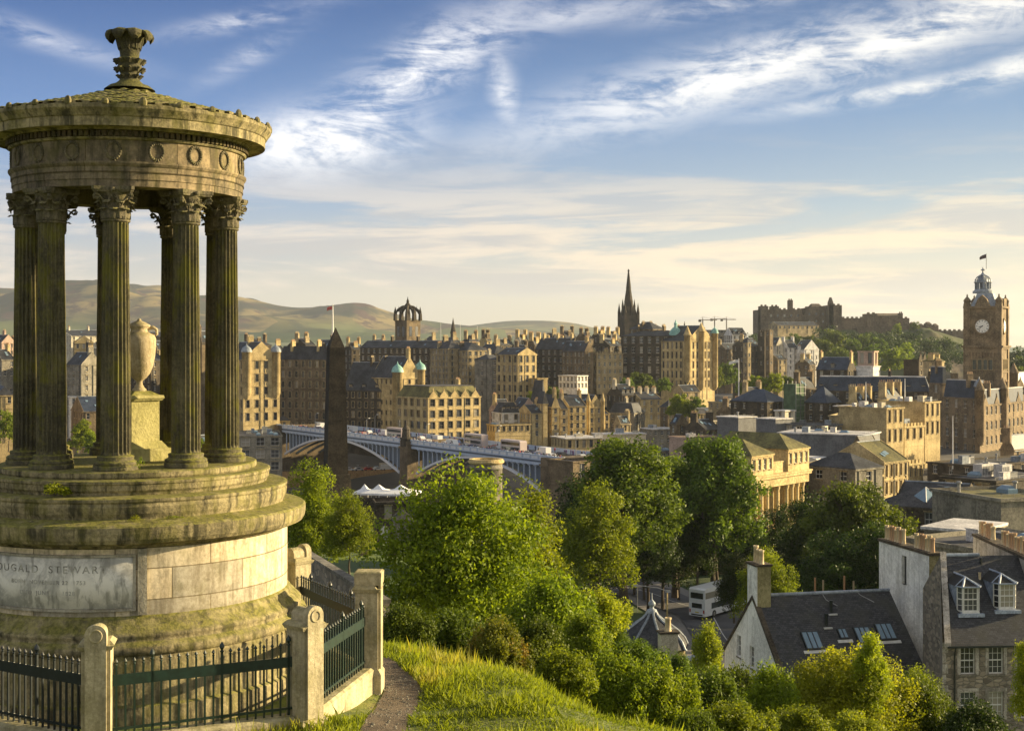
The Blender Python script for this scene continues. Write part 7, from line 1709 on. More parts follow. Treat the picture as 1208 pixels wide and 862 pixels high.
bn = t.new('ShaderNodeBump'); bn.inputs['Distance'].default_value = .02; t.put(bn.inputs['Height'], t.m('SUBTRACT', t.m('MULTIPLY', nn, .3), br_.outputs['Fac'])); t.put(b.inputs['Normal'], bn.outputs[0])
M['nslate'] = m
m, t, b = base_mat('rubble_stone_wall')
co = t.new('ShaderNodeTexCoord').outputs['Object']
vo_ = t.new('ShaderNodeTexVoronoi'); vo_.feature = 'F1'; t.put(vo_.inputs['Vector'], t.vscale(co, (2.4, 2.4, 3.6))); vo_.inputs['Scale'].default_value = 1.0
ve = t.new('ShaderNodeTexVoronoi'); ve.feature = 'DISTANCE_TO_EDGE'; t.put(ve.inputs['Vector'], t.vscale(co, (2.4, 2.4, 3.6))); ve.inputs['Scale'].default_value = 1.0
sp = t.new('ShaderNodeSeparateColor'); t.put(sp.inputs[0], vo_.outputs['Color'])
c = t.mix(sp.outputs[0], (0.13, 0.11, 0.085), (0.38, 0.32, 0.24)); c = t.mix(t.smooth(ve.outputs[0], .10, .03), c, (0.20, 0.18, 0.145))
t.put(b.inputs['Base Color'], c); b.inputs['Roughness'].default_value = .95
bn = t.new('ShaderNodeBump'); bn.inputs['Distance'].default_value = .04; t.put(bn.inputs['Height'], t.smooth(ve.outputs[0], 0, .12)); t.put(b.inputs['Normal'], bn.outputs[0])
M['rubble'] = m
def roofplane(name, a, b_, c, d, parent, mat='nslate', th=0.1):
    """a,b along the eave, c,d along the ridge; uv in metres"""
    a, b_, c, d = map(Vector, (a, b_, c, d)); mb = MB(); L = (b_ - a).length; Hh = (d - a).length; n_ = (b_ - a).cross(d - a).normalized() * th
    off = (c - b_).dot((b_ - a).normalized())
    mb.add([a, b_, c, d], [(0, 1, 2, 3)], [((0, 0), (L, 0), (L + off, Hh), (off * 0, Hh))])
    mb.add([a - n_, b_ - n_, c - n_, d - n_], [(3, 2, 1, 0)]); mb.add([a, b_, b_ - n_, a - n_], [(3, 2, 1, 0)]); mb.add([b_, c, c - n_, b_ - n_], [(3, 2, 1, 0)]); mb.add([d, a, a - n_, d - n_], [(3, 2, 1, 0)])
    return mb.build(name, M[mat], parent)
def sash(parent, x, z, w_, h_, y=0.16, rz=0, px=4, pz=2, loc=None):
    """sash window: glass with frame, bars and sill as sub-parts"""
    g = MB(); g.quad((0, 0, 0), (w_, 0, 0), (w_, 0, h_), (0, 0, h_)); o = g.build('window', M['glass'], parent, loc=loc or (x, y, z), rz=rz)
    f = MB(); t_ = .07
    f.box(0, t_, -.05, -.003, 0, h_); f.box(w_ - t_, w_, -.05, -.003, 0, h_); f.box(t_, w_ - t_, -.05, -.003, 0, t_); f.box(t_, w_ - t_, -.05, -.003, h_ - t_, h_); f.box(t_, w_ - t_, -.06, -.004, h_ / 2 - .035, h_ / 2 + .035)
    nx = 3
    for k in range(1, nx): f.box(w_ * k / nx - .014, w_ * k / nx + .014, -.03, -.005, t_, h_ / 2 - .036); f.box(w_ * k / nx - .014, w_ * k / nx + .014, -.03, -.005, h_ / 2 + .036, h_ - t_)
    for q in (.25, .75): f.box(t_, w_ - t_, -.028, -.006, h_ * q - .014, h_ * q + .014)
    f.build('frame', M['frame'], o)
    s_ = MB(); s_.box(-.08, w_ + .08, -y - .08 if y > .1 else -.12, -.002, -.12, -.002); s_.build('sill', M['frame'] if y < .1 else M['grey'], o)
    return o
# white gabled house: local x along the ridge, y away from the camera
b1 = R(12.7); ap = Vector((XA(888, 99.7), 99.7, 0)); zr = -18.3
h1 = empty('gabled_house', (ap.x, ap.y, zr), b1, 'white harled house with a tall end chimney and long dark slate roof with skylights', 'house')
Lr, hw, dp = 10.9, 5.5, 4.9; zb = -9.0
wl1 = MB()
out_ = [(0, -hw, -dp), (0, 0, .05), (0, hw, -dp), (0, hw, zb - 3), (0, -hw, zb - 3)]
# gable with two window openings
wins = [(2.25, -4.95, .8, 1.6), (-.25, -5.25, .85, 1.6)]
def gable_wall(mb, wins):
    ys = sorted({-hw, hw} | {w[0] for w in wins} | {w[0] + w[2] for w in wins} | {0.0, -.9, .9}); zs_ = sorted({zb - 3} | {w[1] for w in wins} | {w[1] + w[3] for w in wins})
    top = lambda y: -dp * abs(y) / hw
    for i in range(len(ys) - 1):
        a, b_ = ys[i], ys[i + 1]; m_ = (a + b_) / 2; zz_ = [zb - 3] + [z for w in wins if w[0] - 1e-6 <= m_ <= w[0] + w[2] for z in (w[1], w[1] + w[3])]
        for k in range(0, len(zz_), 2):
            lo = zz_[k]
            if k + 1 < len(zz_): mb.poly([(0, a, lo), (0, b_, lo), (0, b_, zz_[k + 1]), (0, a, zz_[k + 1])])
            else: mb.poly([(0, a, lo), (0, b_, lo), (0, b_, top(b_)), (0, a, top(a))])
    for (y, z, w_, h_) in wins:
        mb.quad((0, y, z), (.22, y, z), (.22, y, z + h_), (0, y, z + h_)); mb.quad((0, y + w_, z), (0, y + w_, z + h_), (.22, y + w_, z + h_), (.22, y + w_, z)); mb.quad((0, y, z), (0, y + w_, z), (.22, y + w_, z), (.22, y, z)); mb.quad((0, y, z + h_), (.22, y, z + h_), (.22, y + w_, z + h_), (0, y + w_, z + h_))
gable_wall(wl1, wins)
wl1.quad((0, -hw, zb - 3), (Lr, -hw, zb - 3), (Lr, -hw, -dp), (0, -hw, -dp)); wl1.quad((Lr, hw, zb - 3), (0, hw, zb - 3), (0, hw, -dp), (Lr, hw, -dp)); wl1.poly([(Lr, -hw, zb - 3), (Lr, hw, zb - 3), (Lr, hw, -dp), (Lr, 0, 0), (Lr, -hw, -dp)])
wl1.build('wall', M['harl'], h1)
for (y, z, w_, h_) in wins: sash(h1, 0, 0, w_, h_, rz=R(-90), loc=(.2, y + w_, z))
sk = MB()
for s_ in (-1, 1): sk.add([(-.08, 0, .12), (.30, 0, .12), (.30, s_ * (hw + .15), -dp - .02), (-.08, s_ * (hw + .15), -dp - .02), (-.08, 0, -.15), (.30, 0, -.15), (.30, s_ * (hw + .15), -dp - .30), (-.08, s_ * (hw + .15), -dp - .30)], [(0, 1, 2, 3), (7, 6, 5, 4), (0, 3, 7, 4), (1, 5, 6, 2), (3, 2, 6, 7)])
sk.build('gable_skew', M['dark'], h1)
ro1 = roofplane('roof', (.3, -hw - .25, -dp - .22), (Lr, -hw - .25, -dp - .22), (Lr, 0, .05), (.3, 0, .05), h1)
roofplane('rear_roof', (Lr, hw + .25, -dp - .22), (.3, hw + .25, -dp - .22), (.3, 0, .048), (Lr, 0, .048), h1)
rg = MB(); rg.tube([(.3, 0, .08), (Lr, 0, .08)], .13, 8); rg.build('ridge_flashing', M['lead'], ro1)
sl = dp / hw
def on_roof(x, f): return (x, -hw * f, -dp * f)
ra = math.atan2(dp, hw)
for (x, f, w_, h_) in ((3.2, .56, 1.2, 1.4), (5.75, .50, .55, .75), (7.3, .53, 1.1, 1.3), (9.1, .50, 1.2, 1.3)):
    e = empty('skylight', on_roof(x, f)); e.parent = ro1; e.rotation_euler = (ra, 0, 0)
    g = MB(); g.quad((-w_ / 2, -h_ / 2, .16), (w_ / 2, -h_ / 2, .16), (w_ / 2, h_ / 2, .16), (-w_ / 2, h_ / 2, .16)); g.build('pane', M['skyl'], e)
    g = MB(); fr_ = .07
    for (x0, x1, y0, y1) in ((-w_ / 2 - fr_, -w_ / 2, -h_ / 2, h_ / 2), (w_ / 2, w_ / 2 + fr_, -h_ / 2, h_ / 2), (-w_ / 2 - fr_, w_ / 2 + fr_, -h_ / 2 - fr_, -h_ / 2), (-w_ / 2 - fr_, w_ / 2 + fr_, h_ / 2, h_ / 2 + fr_)): g.box(x0, x1, y0, y1, 0, .2)
    for k in range(1, 3 if w_ > .8 else 2): xk = -w_ / 2 + w_ * k / (3 if w_ > .8 else 2); g.box(xk - .03, xk + .03, -h_ / 2, h_ / 2, .162, .21)
    g.build('frame', M['irond'], e)
    g = MB(); g.box(-w_ / 2 - .3, w_ / 2 + .3, -h_ / 2 - .35, -h_ / 2 - .1, .01, .05); g.build('flashing', M['frame'], e)
for (x, f, h_) in ((5.6, .22, .75), (4.8, .38, .75)):
    g = MB(); g.lathe([(.12, -.1), (.12, h_), (.15, h_), (.15, h_ + .08), (0, h_ + .08)], 10); o = g.build('vent_pipe', M['irond'], ro1, loc=on_roof(x, f)); g2 = MB(); g2.box(-.3, .35, -.35, -.1, -.22, -.12); g2.build('vent_flashing', M['frame'], o)
ch1 = empty('chimney', (.55, .10, 0)); ch1.parent = h1
g = MB(); g.box(-.57, .50, -.85, .85, -1.4, 2.3); g.build('stack', M['harl'], ch1)
g = MB(); g.box(.503, .53, -.85, .85, -1.2, 2.3); g.box(-.5, .53, -.878, -.853, -1.2, 2.3); g.build('rendered_side', M['tan'], ch1)
g = MB(); g.box(-.68, .63, -.96, .96, 2.3, 2.45); g.build('cope', M['dark'], ch1)
pm_ = MB(); pm_.lathe([(.20, 0), (.17, .1), (.15, .85), (.19, .9), (.19, 1.0), (.13, 1.0), (.12, .5)], 12); pme = pm_.mesh('chimney_pot', M['potc'], True)
for y in (-.5, 0.0, .5): place('chimney_pot', pme, ch1, (-.05, y, 2.45), 0, (1.1, 1.1, 1.0 + .2 * (y > 0)))
for x in (0,): 
    g = MB(); g.tube([(5.4, -.05, .1), (5.55, -.5, -.35), (6.2, -1.0, -.72)], .03, 5); g.tube([(8.2, -.05, .1), (8.4, -.3, -.15), (9.2, -.9, -.6)], .03, 5); g.build('cable', M['metal'], ro1)
for k, px in enumerate((961.5, 971, 996, 1007)):
    D = 103; g = MB(); z0 = ZA(720, D); zt_ = ZA((681, 684, 679, 685)[k], D); g.tube([(0, 0, 0), (0, 0, zt_ - z0)], .075, 6); o = g.build('timber_post', plain('post_wood', (.36, .20, .09) if k in (0, 2) else (.34, .27, .15), .8)); o.location = (XA(px, D), D, z0)
    tag(o, 'slim timber post standing behind the slate ridge, %s' % ('leftmost', 'second from the left', 'third from the left', 'rightmost')[k], 'post', 'timber posts behind the ridge')

# tall-gabled terrace: house with dormers, local x along the facade
def fx(px, py, D): return W(px, py, D)
b2 = R(4.0); c2 = Vector((XA(1112, 88), 88, 0)); ze = ZA(757, 88)
h2 = empty('dormered_house', (c2.x, c2.y, ze), b2, 'rubble stone house with white sash windows and two lead-clad dormers', 'house')
Lw, dr_, rh = 7.6, 5.4, 4.7; zb2 = -9.5
w2 = MB(); GX, RD = 1.95, 8.6
wx = [(1.18, .98), (3.05, .98), (4.95, .98), (6.6, .8)]; wz = [(-1.95 - .15, 1.75), (-5.0, 1.75), (-7.9, 1.6)]
xs = [0.0]; 
for x, w_ in wx: xs += [x, x + w_]
xs.append(Lw); zs_ = [zb2]
for z, h_ in wz[::-1]: zs_ += [z, z + h_]
zs_.append(0.0)
for j in range(len(zs_) - 1):
    for i in range(len(xs) - 1):
        if i % 2 and j % 2:
            a, b_, z0, z1 = xs[i], xs[i + 1], zs_[j], zs_[j + 1]; q = .2
            w2.quad((a, 0, z0), (a, q, z0), (a, q, z1), (a, 0, z1)); w2.quad((b_, q, z0), (b_, 0, z0), (b_, 0, z1), (b_, q, z1)); w2.quad((a, 0, z0), (b_, 0, z0), (b_, q, z0), (a, q, z0)); w2.quad((a, q, z1), (b_, q, z1), (b_, 0, z1), (a, 0, z1))
            sash(h2, a, z0, b_ - a, z1 - z0, y=.18)
        else: w2.quad((xs[i], 0, zs_[j]), (xs[i + 1], 0, zs_[j]), (xs[i + 1], 0, zs_[j + 1]), (xs[i], 0, zs_[j + 1]))
w2.poly([(GX, dr_, zb2), (0, 0, zb2), (0, 0, 0), (GX, dr_, rh)]); w2.poly([(GX, dr_, zb2), (GX, dr_, rh), (GX, RD, rh * (2 - RD / dr_)), (GX, RD, zb2)]); w2.quad((GX, RD, zb2), (Lw, RD, zb2), (Lw, RD, rh * (2 - RD / dr_)), (GX, RD, rh * (2 - RD / dr_)))
w2.build('wall', M['rubble'], h2)
ql = MB()
for x, w_ in wx[:3]:
    for z, h_ in wz[:2]:
        ql.box(x - .22, x, -.025, -.002, z - .05, z + h_ + .25); ql.box(x + w_, x + w_ + .22, -.025, -.002, z - .05, z + h_ + .25); ql.box(x + .002, x + w_ - .002, -.025, -.002, z + h_ + .002, z + h_ + .25)
for k in range(14): ql.box(-.025, .35 if k % 2 else .22, -.03, -.004, zb2 + k * .68, zb2 + k * .68 + .6)
ql.build('dressed_margins', M['harlg'], h2)
ro2 = roofplane('roof', (.35, -.25, -.2), (Lw, -.25, -.2), (Lw, dr_, rh), (.35 + GX, dr_, rh), h2)
zr_ = rh * (2 - RD / dr_) - .05
roofplane('rear_roof', (Lw, RD, zr_), (GX + .1, RD, zr_), (GX + .1, dr_, rh - .002), (Lw, dr_, rh - .002), h2)
g = MB(); g.tube([(.4 + GX, dr_, rh + .05), (Lw - 2.9, dr_, rh + .05)], .13, 8); g.build('ridge_flashing', M['lead'], ro2)
g = MB(); g.box(.2, Lw, -.42, -.27, -.32, -.2); g.tube([(.75, -.3, -.3), (.75, -.12, -.8), (.75, -.12, zb2)], .06, 6); g.build('gutter', M['irond'], h2)
def dormer(x, y, z, w_, par):
    e = empty('dormer', (x, y, z)); e.parent = par
    h_ = 1.62; cw = w_ / 2; q = .42; dpth = 2.6
    pl_ = [(-cw - q * .55, q), (-cw, 0), (cw, 0), (cw + q * .55, q)]
    g = MB(); ext = pl_ + [(cw + q * .55, dpth), (-cw - q * .55, dpth)]
    g.add([(a, b_, -.25) for a, b_ in ext] + [(a, b_, 0) for a, b_ in ext], [(k, (k + 1) % 6, 6 + (k + 1) % 6, 6 + k) for k in range(6)] + [tuple(range(6, 12))]); 
    g.quad((-cw - q * .55, q, 0), (-cw - q * .55, dpth, 0), (-cw - q * .55, dpth, h_), (-cw - q * .55, q, h_)); g.quad((cw + q * .55, q, 0), (cw + q * .55, dpth, 0), (cw + q * .55, dpth, h_), (cw + q * .55, q, h_))
    g.build('lead_cheeks', M['leadn'], e)
    s_ = sash(e, -cw + .03, .02, w_ - .06, h_ - .04, y=.03, loc=(-cw + .03, .05, .02))
    for sg in (-1, 1):
        g = MB(); L_ = math.hypot(q * .55, q); g.quad((0.04, .02, .04), (L_ - .04, .02, .04), (L_ - .04, .02, h_ - .04), (.04, .02, h_ - .04)); a_ = math.atan2(q, q * .55)
        o = g.build('side_window', M['glass'], e, loc=((cw, 0, 0) if sg > 0 else (-cw - q * .55, q, 0)), rz=a_ if sg > 0 else -a_)
        f = MB()
        for (x0, x1, z0, z1) in ((0, .06, 0, h_), (L_ - .06, L_, 0, h_), (.06, L_ - .06, 0, .06), (.06, L_ - .06, h_ - .06, h_), (.06, L_ - .06, h_ / 2 - .03, h_ / 2 + .03), (.06, L_ - .06, h_ / 4 - .012, h_ / 4 + .012), (.06, L_ - .06, h_ * .75 - .012, h_ * .75 + .012)): f.box(x0, x1, -.03, .018, z0, z1)
        f.build('frame', M['frame'], o)
    g = MB(); ov = .12; top = h_ + .5; R_ = cw + q * .55 + ov
    pts = [(-R_, q - ov * .3, h_), (-cw - ov * .5, -ov, h_), (cw + ov * .5, -ov, h_), (R_, q - ov * .3, h_), (R_, dpth + .6, h_), (-R_, dpth + .6, h_), (0, .95, top), (0, dpth + 1.4, top)]
    g.add(pts, [(1, 2, 6), (0, 1, 6), (2, 3, 6), (3, 4, 7, 6), (5, 0, 6, 7), (0, 5, 4, 3, 2, 1)]); g.build('slated_hood', M['nslate'], e)
    g = MB()
    for k in (0, 1, 2, 3): g.tube([pts[k], pts[6]], .075 if k in (1, 2) else .04, 6)
    g.tube([pts[6], pts[7]], .07, 6); g.tube([pts[0], pts[1], pts[2], pts[3]], .05, 6); g.build('lead_hips', M['leadn'], e)
    g = MB(); g.box(-cw - .35, cw + .35, -.22, -.002, -.33, -.1); g.build('lead_apron', M['leadn'], e)
M['leadn'] = stone('near_lead', (0.24, 0.29, 0.38), (0.40, 0.46, 0.56), soot=(0.14, 0.17, 0.22), soot_amt=.4, rough=.5)
sl2 = rh / dr_
dormer(2.5, 1.55, 1.62, 1.05, h2); dormer(5.05, 1.75, 1.78, 1.05, h2)
for k, (x, f) in enumerate(((4.1, .72), (4.6, .9))): g = MB(); g.lathe([(.09, -.2), (.09, .35), (.12, .4), (0, .42)], 8); g.build('vent_pipe', M['potc'] if k == 0 else M['irond'], ro2, loc=(x, dr_ * f, rh * f))
def pot_row(par, pts, y0=0, mats=('potc', 'pot'), r_=.17, hmul=1.0, sd=1):
    rr_ = random.Random(sd); ms = []
    for mk in mats:
        q = MB(); q.lathe([(r_ * 1.1, 0), (r_ * .95, .08), (r_ * .85, .75), (r_ * 1.05, .8), (r_ * 1.05, .9), (r_ * .7, .9), (r_ * .6, .4)], 12); ms.append(q.mesh('chimney_pot', M[mk], True))
    for p in pts: place('chimney_pot', rr_.choice(ms), par, p, 0, (1, 1, hmul * rr_.uniform(.85, 1.15)))
def big_gable(xl, yl, Dl, xr, yr_, Dr, th, zbot, label, matw='harl', mate='tan', segs=((.04, .42), (.60, .96)), npots=(5, 4), slot=None, sd=1):
    A, B = W(xl, yl, Dl), W(xr, yr_, Dr); zt_ = (A.z + B.z) / 2; d = Vector((B.x - A.x, B.y - A.y)); L = d.length; rz = math.atan2(d.y, d.x)
    e = empty('chimney_gable', (A.x, A.y, zt_), rz, label, 'gable wall')
    g = MB()
    # local x runs from far-left to near-right, local -y is the side that is seen
    if slot:
        s0, s1, z0, z1 = slot
        for (x0, x1, za, zb_) in ((0, s0, zbot - zt_, 0), (s1, L, zbot - zt_, 0), (s0, s1, zbot - zt_, z0), (s0, s1, z1, 0)): g.quad((x0, 0, za), (x1, 0, za), (x1, 0, zb_), (x0, 0, zb_))
        g.quad((s0, 0, z0), (s0, .25, z0), (s0, .25, z1), (s0, 0, z1)); g.quad((s1, .25, z0), (s1, 0, z0), (s1, 0, z1), (s1, .25, z1)); g.quad((s0, .25, z1), (s1, .25, z1), (s1, 0, z1), (s0, 0, z1))
    else: g.quad((0, 0, zbot - zt_), (L, 0, zbot - zt_), (L, 0, 0), (0, 0, 0))
    g.quad((L, th, zbot - zt_), (0, th, zbot - zt_), (0, th, 0), (L, th, 0)); g.quad((0, th, zbot - zt_), (0, 0, zbot - zt_), (0, 0, 0), (0, th, 0)); g.quad((0, 0, 0), (L, 0, 0), (L, th, 0), (0, th, 0))
    g.build('wall', M[matw], e)
    if slot: g = MB(); g.quad((slot[0], .24, slot[2]), (slot[1], .24, slot[2]), (slot[1], .24, slot[3]), (slot[0], .24, slot[3])); g.build('window', M['glass'], e)
    g = MB(); g.box(L + .002, L + .03, 0, th, zbot - zt_, 0); g.build('end_face', M[mate], e)
    g = MB(); g.box(-.08, L + .14, -.1, th + .1, .002, .2); g.build('cope', M['dark'], e)
    for (s0, s1), n in zip(segs, npots):
        pot_row(e, [(L * (s0 + (s1 - s0) * (k + .5) / n), th / 2, .2) for k in range(n)], sd=sd, r_=min(.19, L * (s1 - s0) / n * .42), hmul=1.15)
    return e
big_gable(1037, 638, 106, 1096, 655, 98.5, .95, -28, 'tall white rendered gable with two rows of clay pots between the slate roofs', slot=(3.6, 4.35, -2.7, -.55), npots=(8, 7), segs=((.02, .42), (.62, .98)))
big_gable(1148, 632, 104, 1212, 661, 92, .9, -27, 'stained grey-white chimney gable with long rows of clay pots at the right edge', matw='harlg', mate='grey', segs=((.02, .30), (.45, .98)), npots=(6, 11), sd=4)
g = MB(); 
# party skews at the left verge of the second roof
sk2 = MB(); sk2.add([(0, -.35, -.28), (.42, -.35, -.28), (.42, dr_, rh + .12), (0, dr_, rh + .12), (0, -.35, .0), (.42, -.35, .0), (.42, dr_, rh + .3), (0, dr_, rh + .3)], [(0, 3, 2, 1), (4, 5, 6, 7), (0, 1, 5, 4), (1, 2, 6, 5), (2, 3, 7, 6), (3, 0, 4, 7)]); sk2.v = [(x + max(0, y) * GX / dr_, y, z) for x, y, z in sk2.v]; sk2.build('gable_skew', M['harlg'], h2)

# ogee lead dome with finial, behind the bushes
D = 112
e = empty('domed_pavilion', (XA(769, D), D, ZA(770, D)), R(10), 'eight-sided pavilion with an ogee lead roof and ball finial beyond the bushes', 'pavilion')
rr = 43 / F * D; hh = ZA(721, D) - ZA(770, D)
g = MB(); g.lathe([(rr * .95, -6), (rr * .95, .4), (rr, .45), (rr, .7)], 8); g.build('wall', M['brown'], e)
prof = [(rr * 1.05, .7), (rr * 1.02, hh * .18), (rr * .92, hh * .36), (rr * .76, hh * .52), (rr * .52, hh * .68), (rr * .29, hh * .82), (rr * .17, hh * .92), (rr * .12, hh)]
g = MB(); g.lathe(prof, 8); g.build('ogee_roof', M['slate'], e)
for q in range(8):
    a_ = q * math.pi / 4; g = MB(); g.tube([(r_ * 1.01 * math.sin(a_), -r_ * 1.01 * math.cos(a_), z) for r_, z in prof], .11, 6); g.build('lead_rib', M['lead'], e)
g = MB(); g.lathe([(.42, hh - .1), (.42, hh + .15), (.2, hh + .25), (.14, hh + .4), (.30, hh + .55), (.31, hh + .7), (.15, hh + .9), (.05, hh + 1.0), (.03, hh + 1.5), (0, hh + 1.55)], 12); g.build('finial', M['lead'], e, True)
D = 104; e = empty('chimney_stack', (XA(788, D), D, ZA(800, D)), R(8), 'small white chimney with one clay pot in front of the ogee dome', 'chimney')
h_ = ZA(746, D) - ZA(800, D); g = MB(); g.box(-.68, .68, -.45, .45, -3, h_); g.build('stack', M['cream'], e); g = MB(); g.box(-.78, .78, -.55, .55, h_ + .002, h_ + .15); g.build('cope', M['dark'], e); pot_row(e, [(0, 0, h_ + .15)], r_=.26, hmul=1.1)
# garden wall with a pale cope
A, B = W(757, 789, 88), W(848, 786, 92); d = B - A
e = empty('garden_wall', (A.x, A.y, A.z), math.atan2(d.y, d.x), 'long dark garden wall with a pale stone cope below the white gable', 'wall')
g = MB(); g.box(0, d.length, 0, .4, -5, 0); g.build('wall', M['dark'], e); g = MB(); g.box(-.1, d.length + .1, -.1, .5, .002, .18); g.build('cope', M['lead'], e)
# double-arm street lamp
D = 150; x0 = XA(787, D); z0 = tz(x0, D); zt_ = ZA(697, D); e = empty('street_lamp', (x0, D, z0), 0, 'tall street lamp with a long arm reaching left over the road', 'street lamp')
g = MB(); g.tube([(0, 0, 0), (0, 0, 3), (0, 0, zt_ - z0)], [.16, .12, .08], 8); g.build('pole', M['gold'], e)
xa = XA(752, D) - x0; g = MB(); g.tube([(0, 0, zt_ - z0), (xa * .3, 0, zt_ - z0 + .35), (xa, 0, ZA(690, D) - z0)], .05, 6); g.build('arm', M['metal'], e)
g = MB(); g.boxt(-.5, .1, -.16, .16, -.12, .12, .05); o = g.build('lamp_head', M['metal'], e, loc=(xa, 0, ZA(690, D) - z0)); g = MB(); g.boxt(-.3, .3, -.16, .16, -.12, .12, .05); g.build('lamp_head', M['metal'], e, loc=(.1, 0, zt_ - z0))
g = MB(); g.tube([(xa, 0, ZA(690, D) - z0), (xa, 0, ZA(722, D) - z0)], .04, 6); g.build('hanger', M['metal'], e)

# road at the foot of the hill, with its kerbs and line
def ribbon(name, pts, w_, off, mat, kerb=None):
    P_ = [Vector(p) for p in pts]; fine_ = []
    for i in range(len(P_) - 1):
        for k in range(14): fine_.append(P_[i].lerp(P_[i + 1], k / 14))
    fine_.append(P_[-1]); mb = MB(); vs = []
    for i, p in enumerate(fine_):
        d = (fine_[min(i + 1, len(fine_) - 1)] - fine_[max(i - 1, 0)]); n_ = Vector((-d.y, d.x)).normalized()
        for q in range(7):
            t_ = (q / 6 - .5) * w_; x, y = p.x + n_.x * t_, p.y + n_.y * t_; vs.append((x, y, tz(x, y) + off))
    mb.add(vs, [(i * 7 + q, i * 7 + q + 1, (i + 1) * 7 + q + 1, (i + 1) * 7 + q) for i in range(len(fine_) - 1) for q in range(6)])
    o = mb.build(name, mat); tag(o, kind='structure'); return o
rp = [(XA(930, 120), 120), (XA(868, 165), 165), (XA(838, 193), 193), (XA(760, 222), 222), (XA(670, 262), 262)]
M['road'] = plain('worn_asphalt', (0.085, 0.085, 0.092), .8, var=.2, scale=.3)
rp = [(x, y, 0) for x, y in rp]
ribbon('pavement', rp, 13.5, .10, plain('paving_flags', (.20, .19, .18), .9)); ribbon('road', rp, 9, .22, M['road'])
off = ribbon('road_marking', rp, .15, .235, M['frame'])
# double-decker coach, rear towards the camera
D = 192; bx = empty('double_decker_bus', (XA(847, D), D, tz(XA(847, D), D) + .25), R(50), 'white double-decker bus seen from behind on the road', 'bus')
g = MB(); L, Wd = 11.0, 2.55
sd_ = [(-L / 2, .35), (L / 2, .35), (L / 2 + .02, 1.6), (L / 2 - .25, 4.0), (L / 2 - .6, 4.15), (-L / 2 + .3, 4.15), (-L / 2, 3.95)]
n = len(sd_); g.add([(x, -Wd / 2, z) for x, z in sd_] + [(x, Wd / 2, z) for x, z in sd_], [tuple(range(n)), tuple(range(n, 2 * n))[::-1]] + [(k, n + k, n + (k + 1) % n, (k + 1) % n) for k in range(n)]); g.build('body', plain('bus_white_paint', (.74, .76, .80), .3, spec=.6, var=.03), bx)
for nm_, z0_, z1_, xa_, xb_ in (('lower_windows', 1.25, 2.05, -L / 2 + 1.7, L / 2 - .8), ('upper_windows', 2.75, 3.6, -L / 2 + .15, L / 2 - .5)):
    for s_ in (-1, 1): g = MB(); g.quad((xa_, s_ * (Wd / 2 + .015), z0_), (xb_, s_ * (Wd / 2 + .015), z0_), (xb_, s_ * (Wd / 2 + .015), z1_), (xa_, s_ * (Wd / 2 + .015), z1_)); g.build(nm_, M['glass'], bx)
for x in (-L * .28, L * .3):
    for s_ in (-1, 1): g = MB(); g.tube([(x, s_ * (Wd / 2 - .2), .5), (x, s_ * (Wd / 2 + .03), .5)], .5, 16); wo_ = g.build('wheel', M['asphalt'], bx); g = MB(); g.tube([(x, s_ * (Wd / 2 + .03), .5), (x, s_ * (Wd / 2 + .05), .5)], .27, 12); g.build('rim', M['metal'], wo_)
g = MB(); g.box(-L / 2 - .02, -L / 2 - .005, -.3, .3, .8, .95); g.build('number_plate', plain('plate_yellow', (.6, .5, .1), .6), bx)
for s_ in (-1, 1): g = MB(); g.box(-L / 2 - .02, -L / 2 - .004, s_ * 1.1 - .1, s_ * 1.1 + .1, .8, 1.25); g.build('tail_light', plain('lamp_red', (.4, .03, .02), .4), bx)
g = MB(); g.box(-L / 2 - .03, -L / 2 - .01, -1.0, 1.0, 2.75, 3.55); g.box(-L / 2 - .03, -L / 2 - .01, -.8, .8, 1.45, 2.1); g.build('rear_windows', M['glass'], bx)
g = MB(); g.box(-L / 2 - .02, -L / 2 - .004, -.9, .9, .45, .62); g.build('bumper_grille', M['irond'], bx)

# cemetery retaining wall running down behind the railings
A, B = W(352, 650, 66), W(450, 712, 50); d = B - A
e = empty('cemetery_wall', (A.x, A.y, 0), math.atan2(d.y, d.x), 'rubble retaining wall with a sloping cope running down behind the railings', 'wall')
L = math.hypot(d.x, d.y); g = MB(); g.add([(0, 0, A.z - 6), (L, 0, B.z - 6), (L, 0, B.z), (0, 0, A.z), (0, .3, A.z - 6), (L, .3, B.z - 6), (L, .3, B.z), (0, .3, A.z)], [(0, 1, 2, 3), (7, 6, 5, 4), (3, 2, 6, 7), (0, 3, 7, 4), (1, 5, 6, 2)]); g.build('wall', M['rubble'], e)
g = MB(); g.add([(0, -.06, A.z + .003), (L, -.06, B.z + .003), (L, -.06, B.z + .15), (0, -.06, A.z + .15), (0, .36, A.z + .003), (L, .36, B.z + .003), (L, .36, B.z + .15), (0, .36, A.z + .15)], [(0, 1, 2, 3), (7, 6, 5, 4), (3, 2, 6, 7), (0, 4, 5, 1), (0, 3, 7, 4), (1, 5, 6, 2)]); g.build('cope', M['grey'], e)

# ------------------------------------------------------------------ path and grass
Lp = [(400, 900), (428, 858), (446, 832), (455, 815), (452, 800), (440, 788), (425, 780)]
Rp = [(470, 900), (480, 858), (492, 836), (496, 815), (488, 800), (470, 788), (445, 776)]
mb = MB(); vs = []
for (a, b_) in zip(Lp, Rp):
    p, q = gp(a[0], a[1]), gp(b_[0], b_[1])
    for k in range(6): v = p.lerp(q, k / 5); vs.append((v.x, v.y, tz(v.x, v.y) + .02))
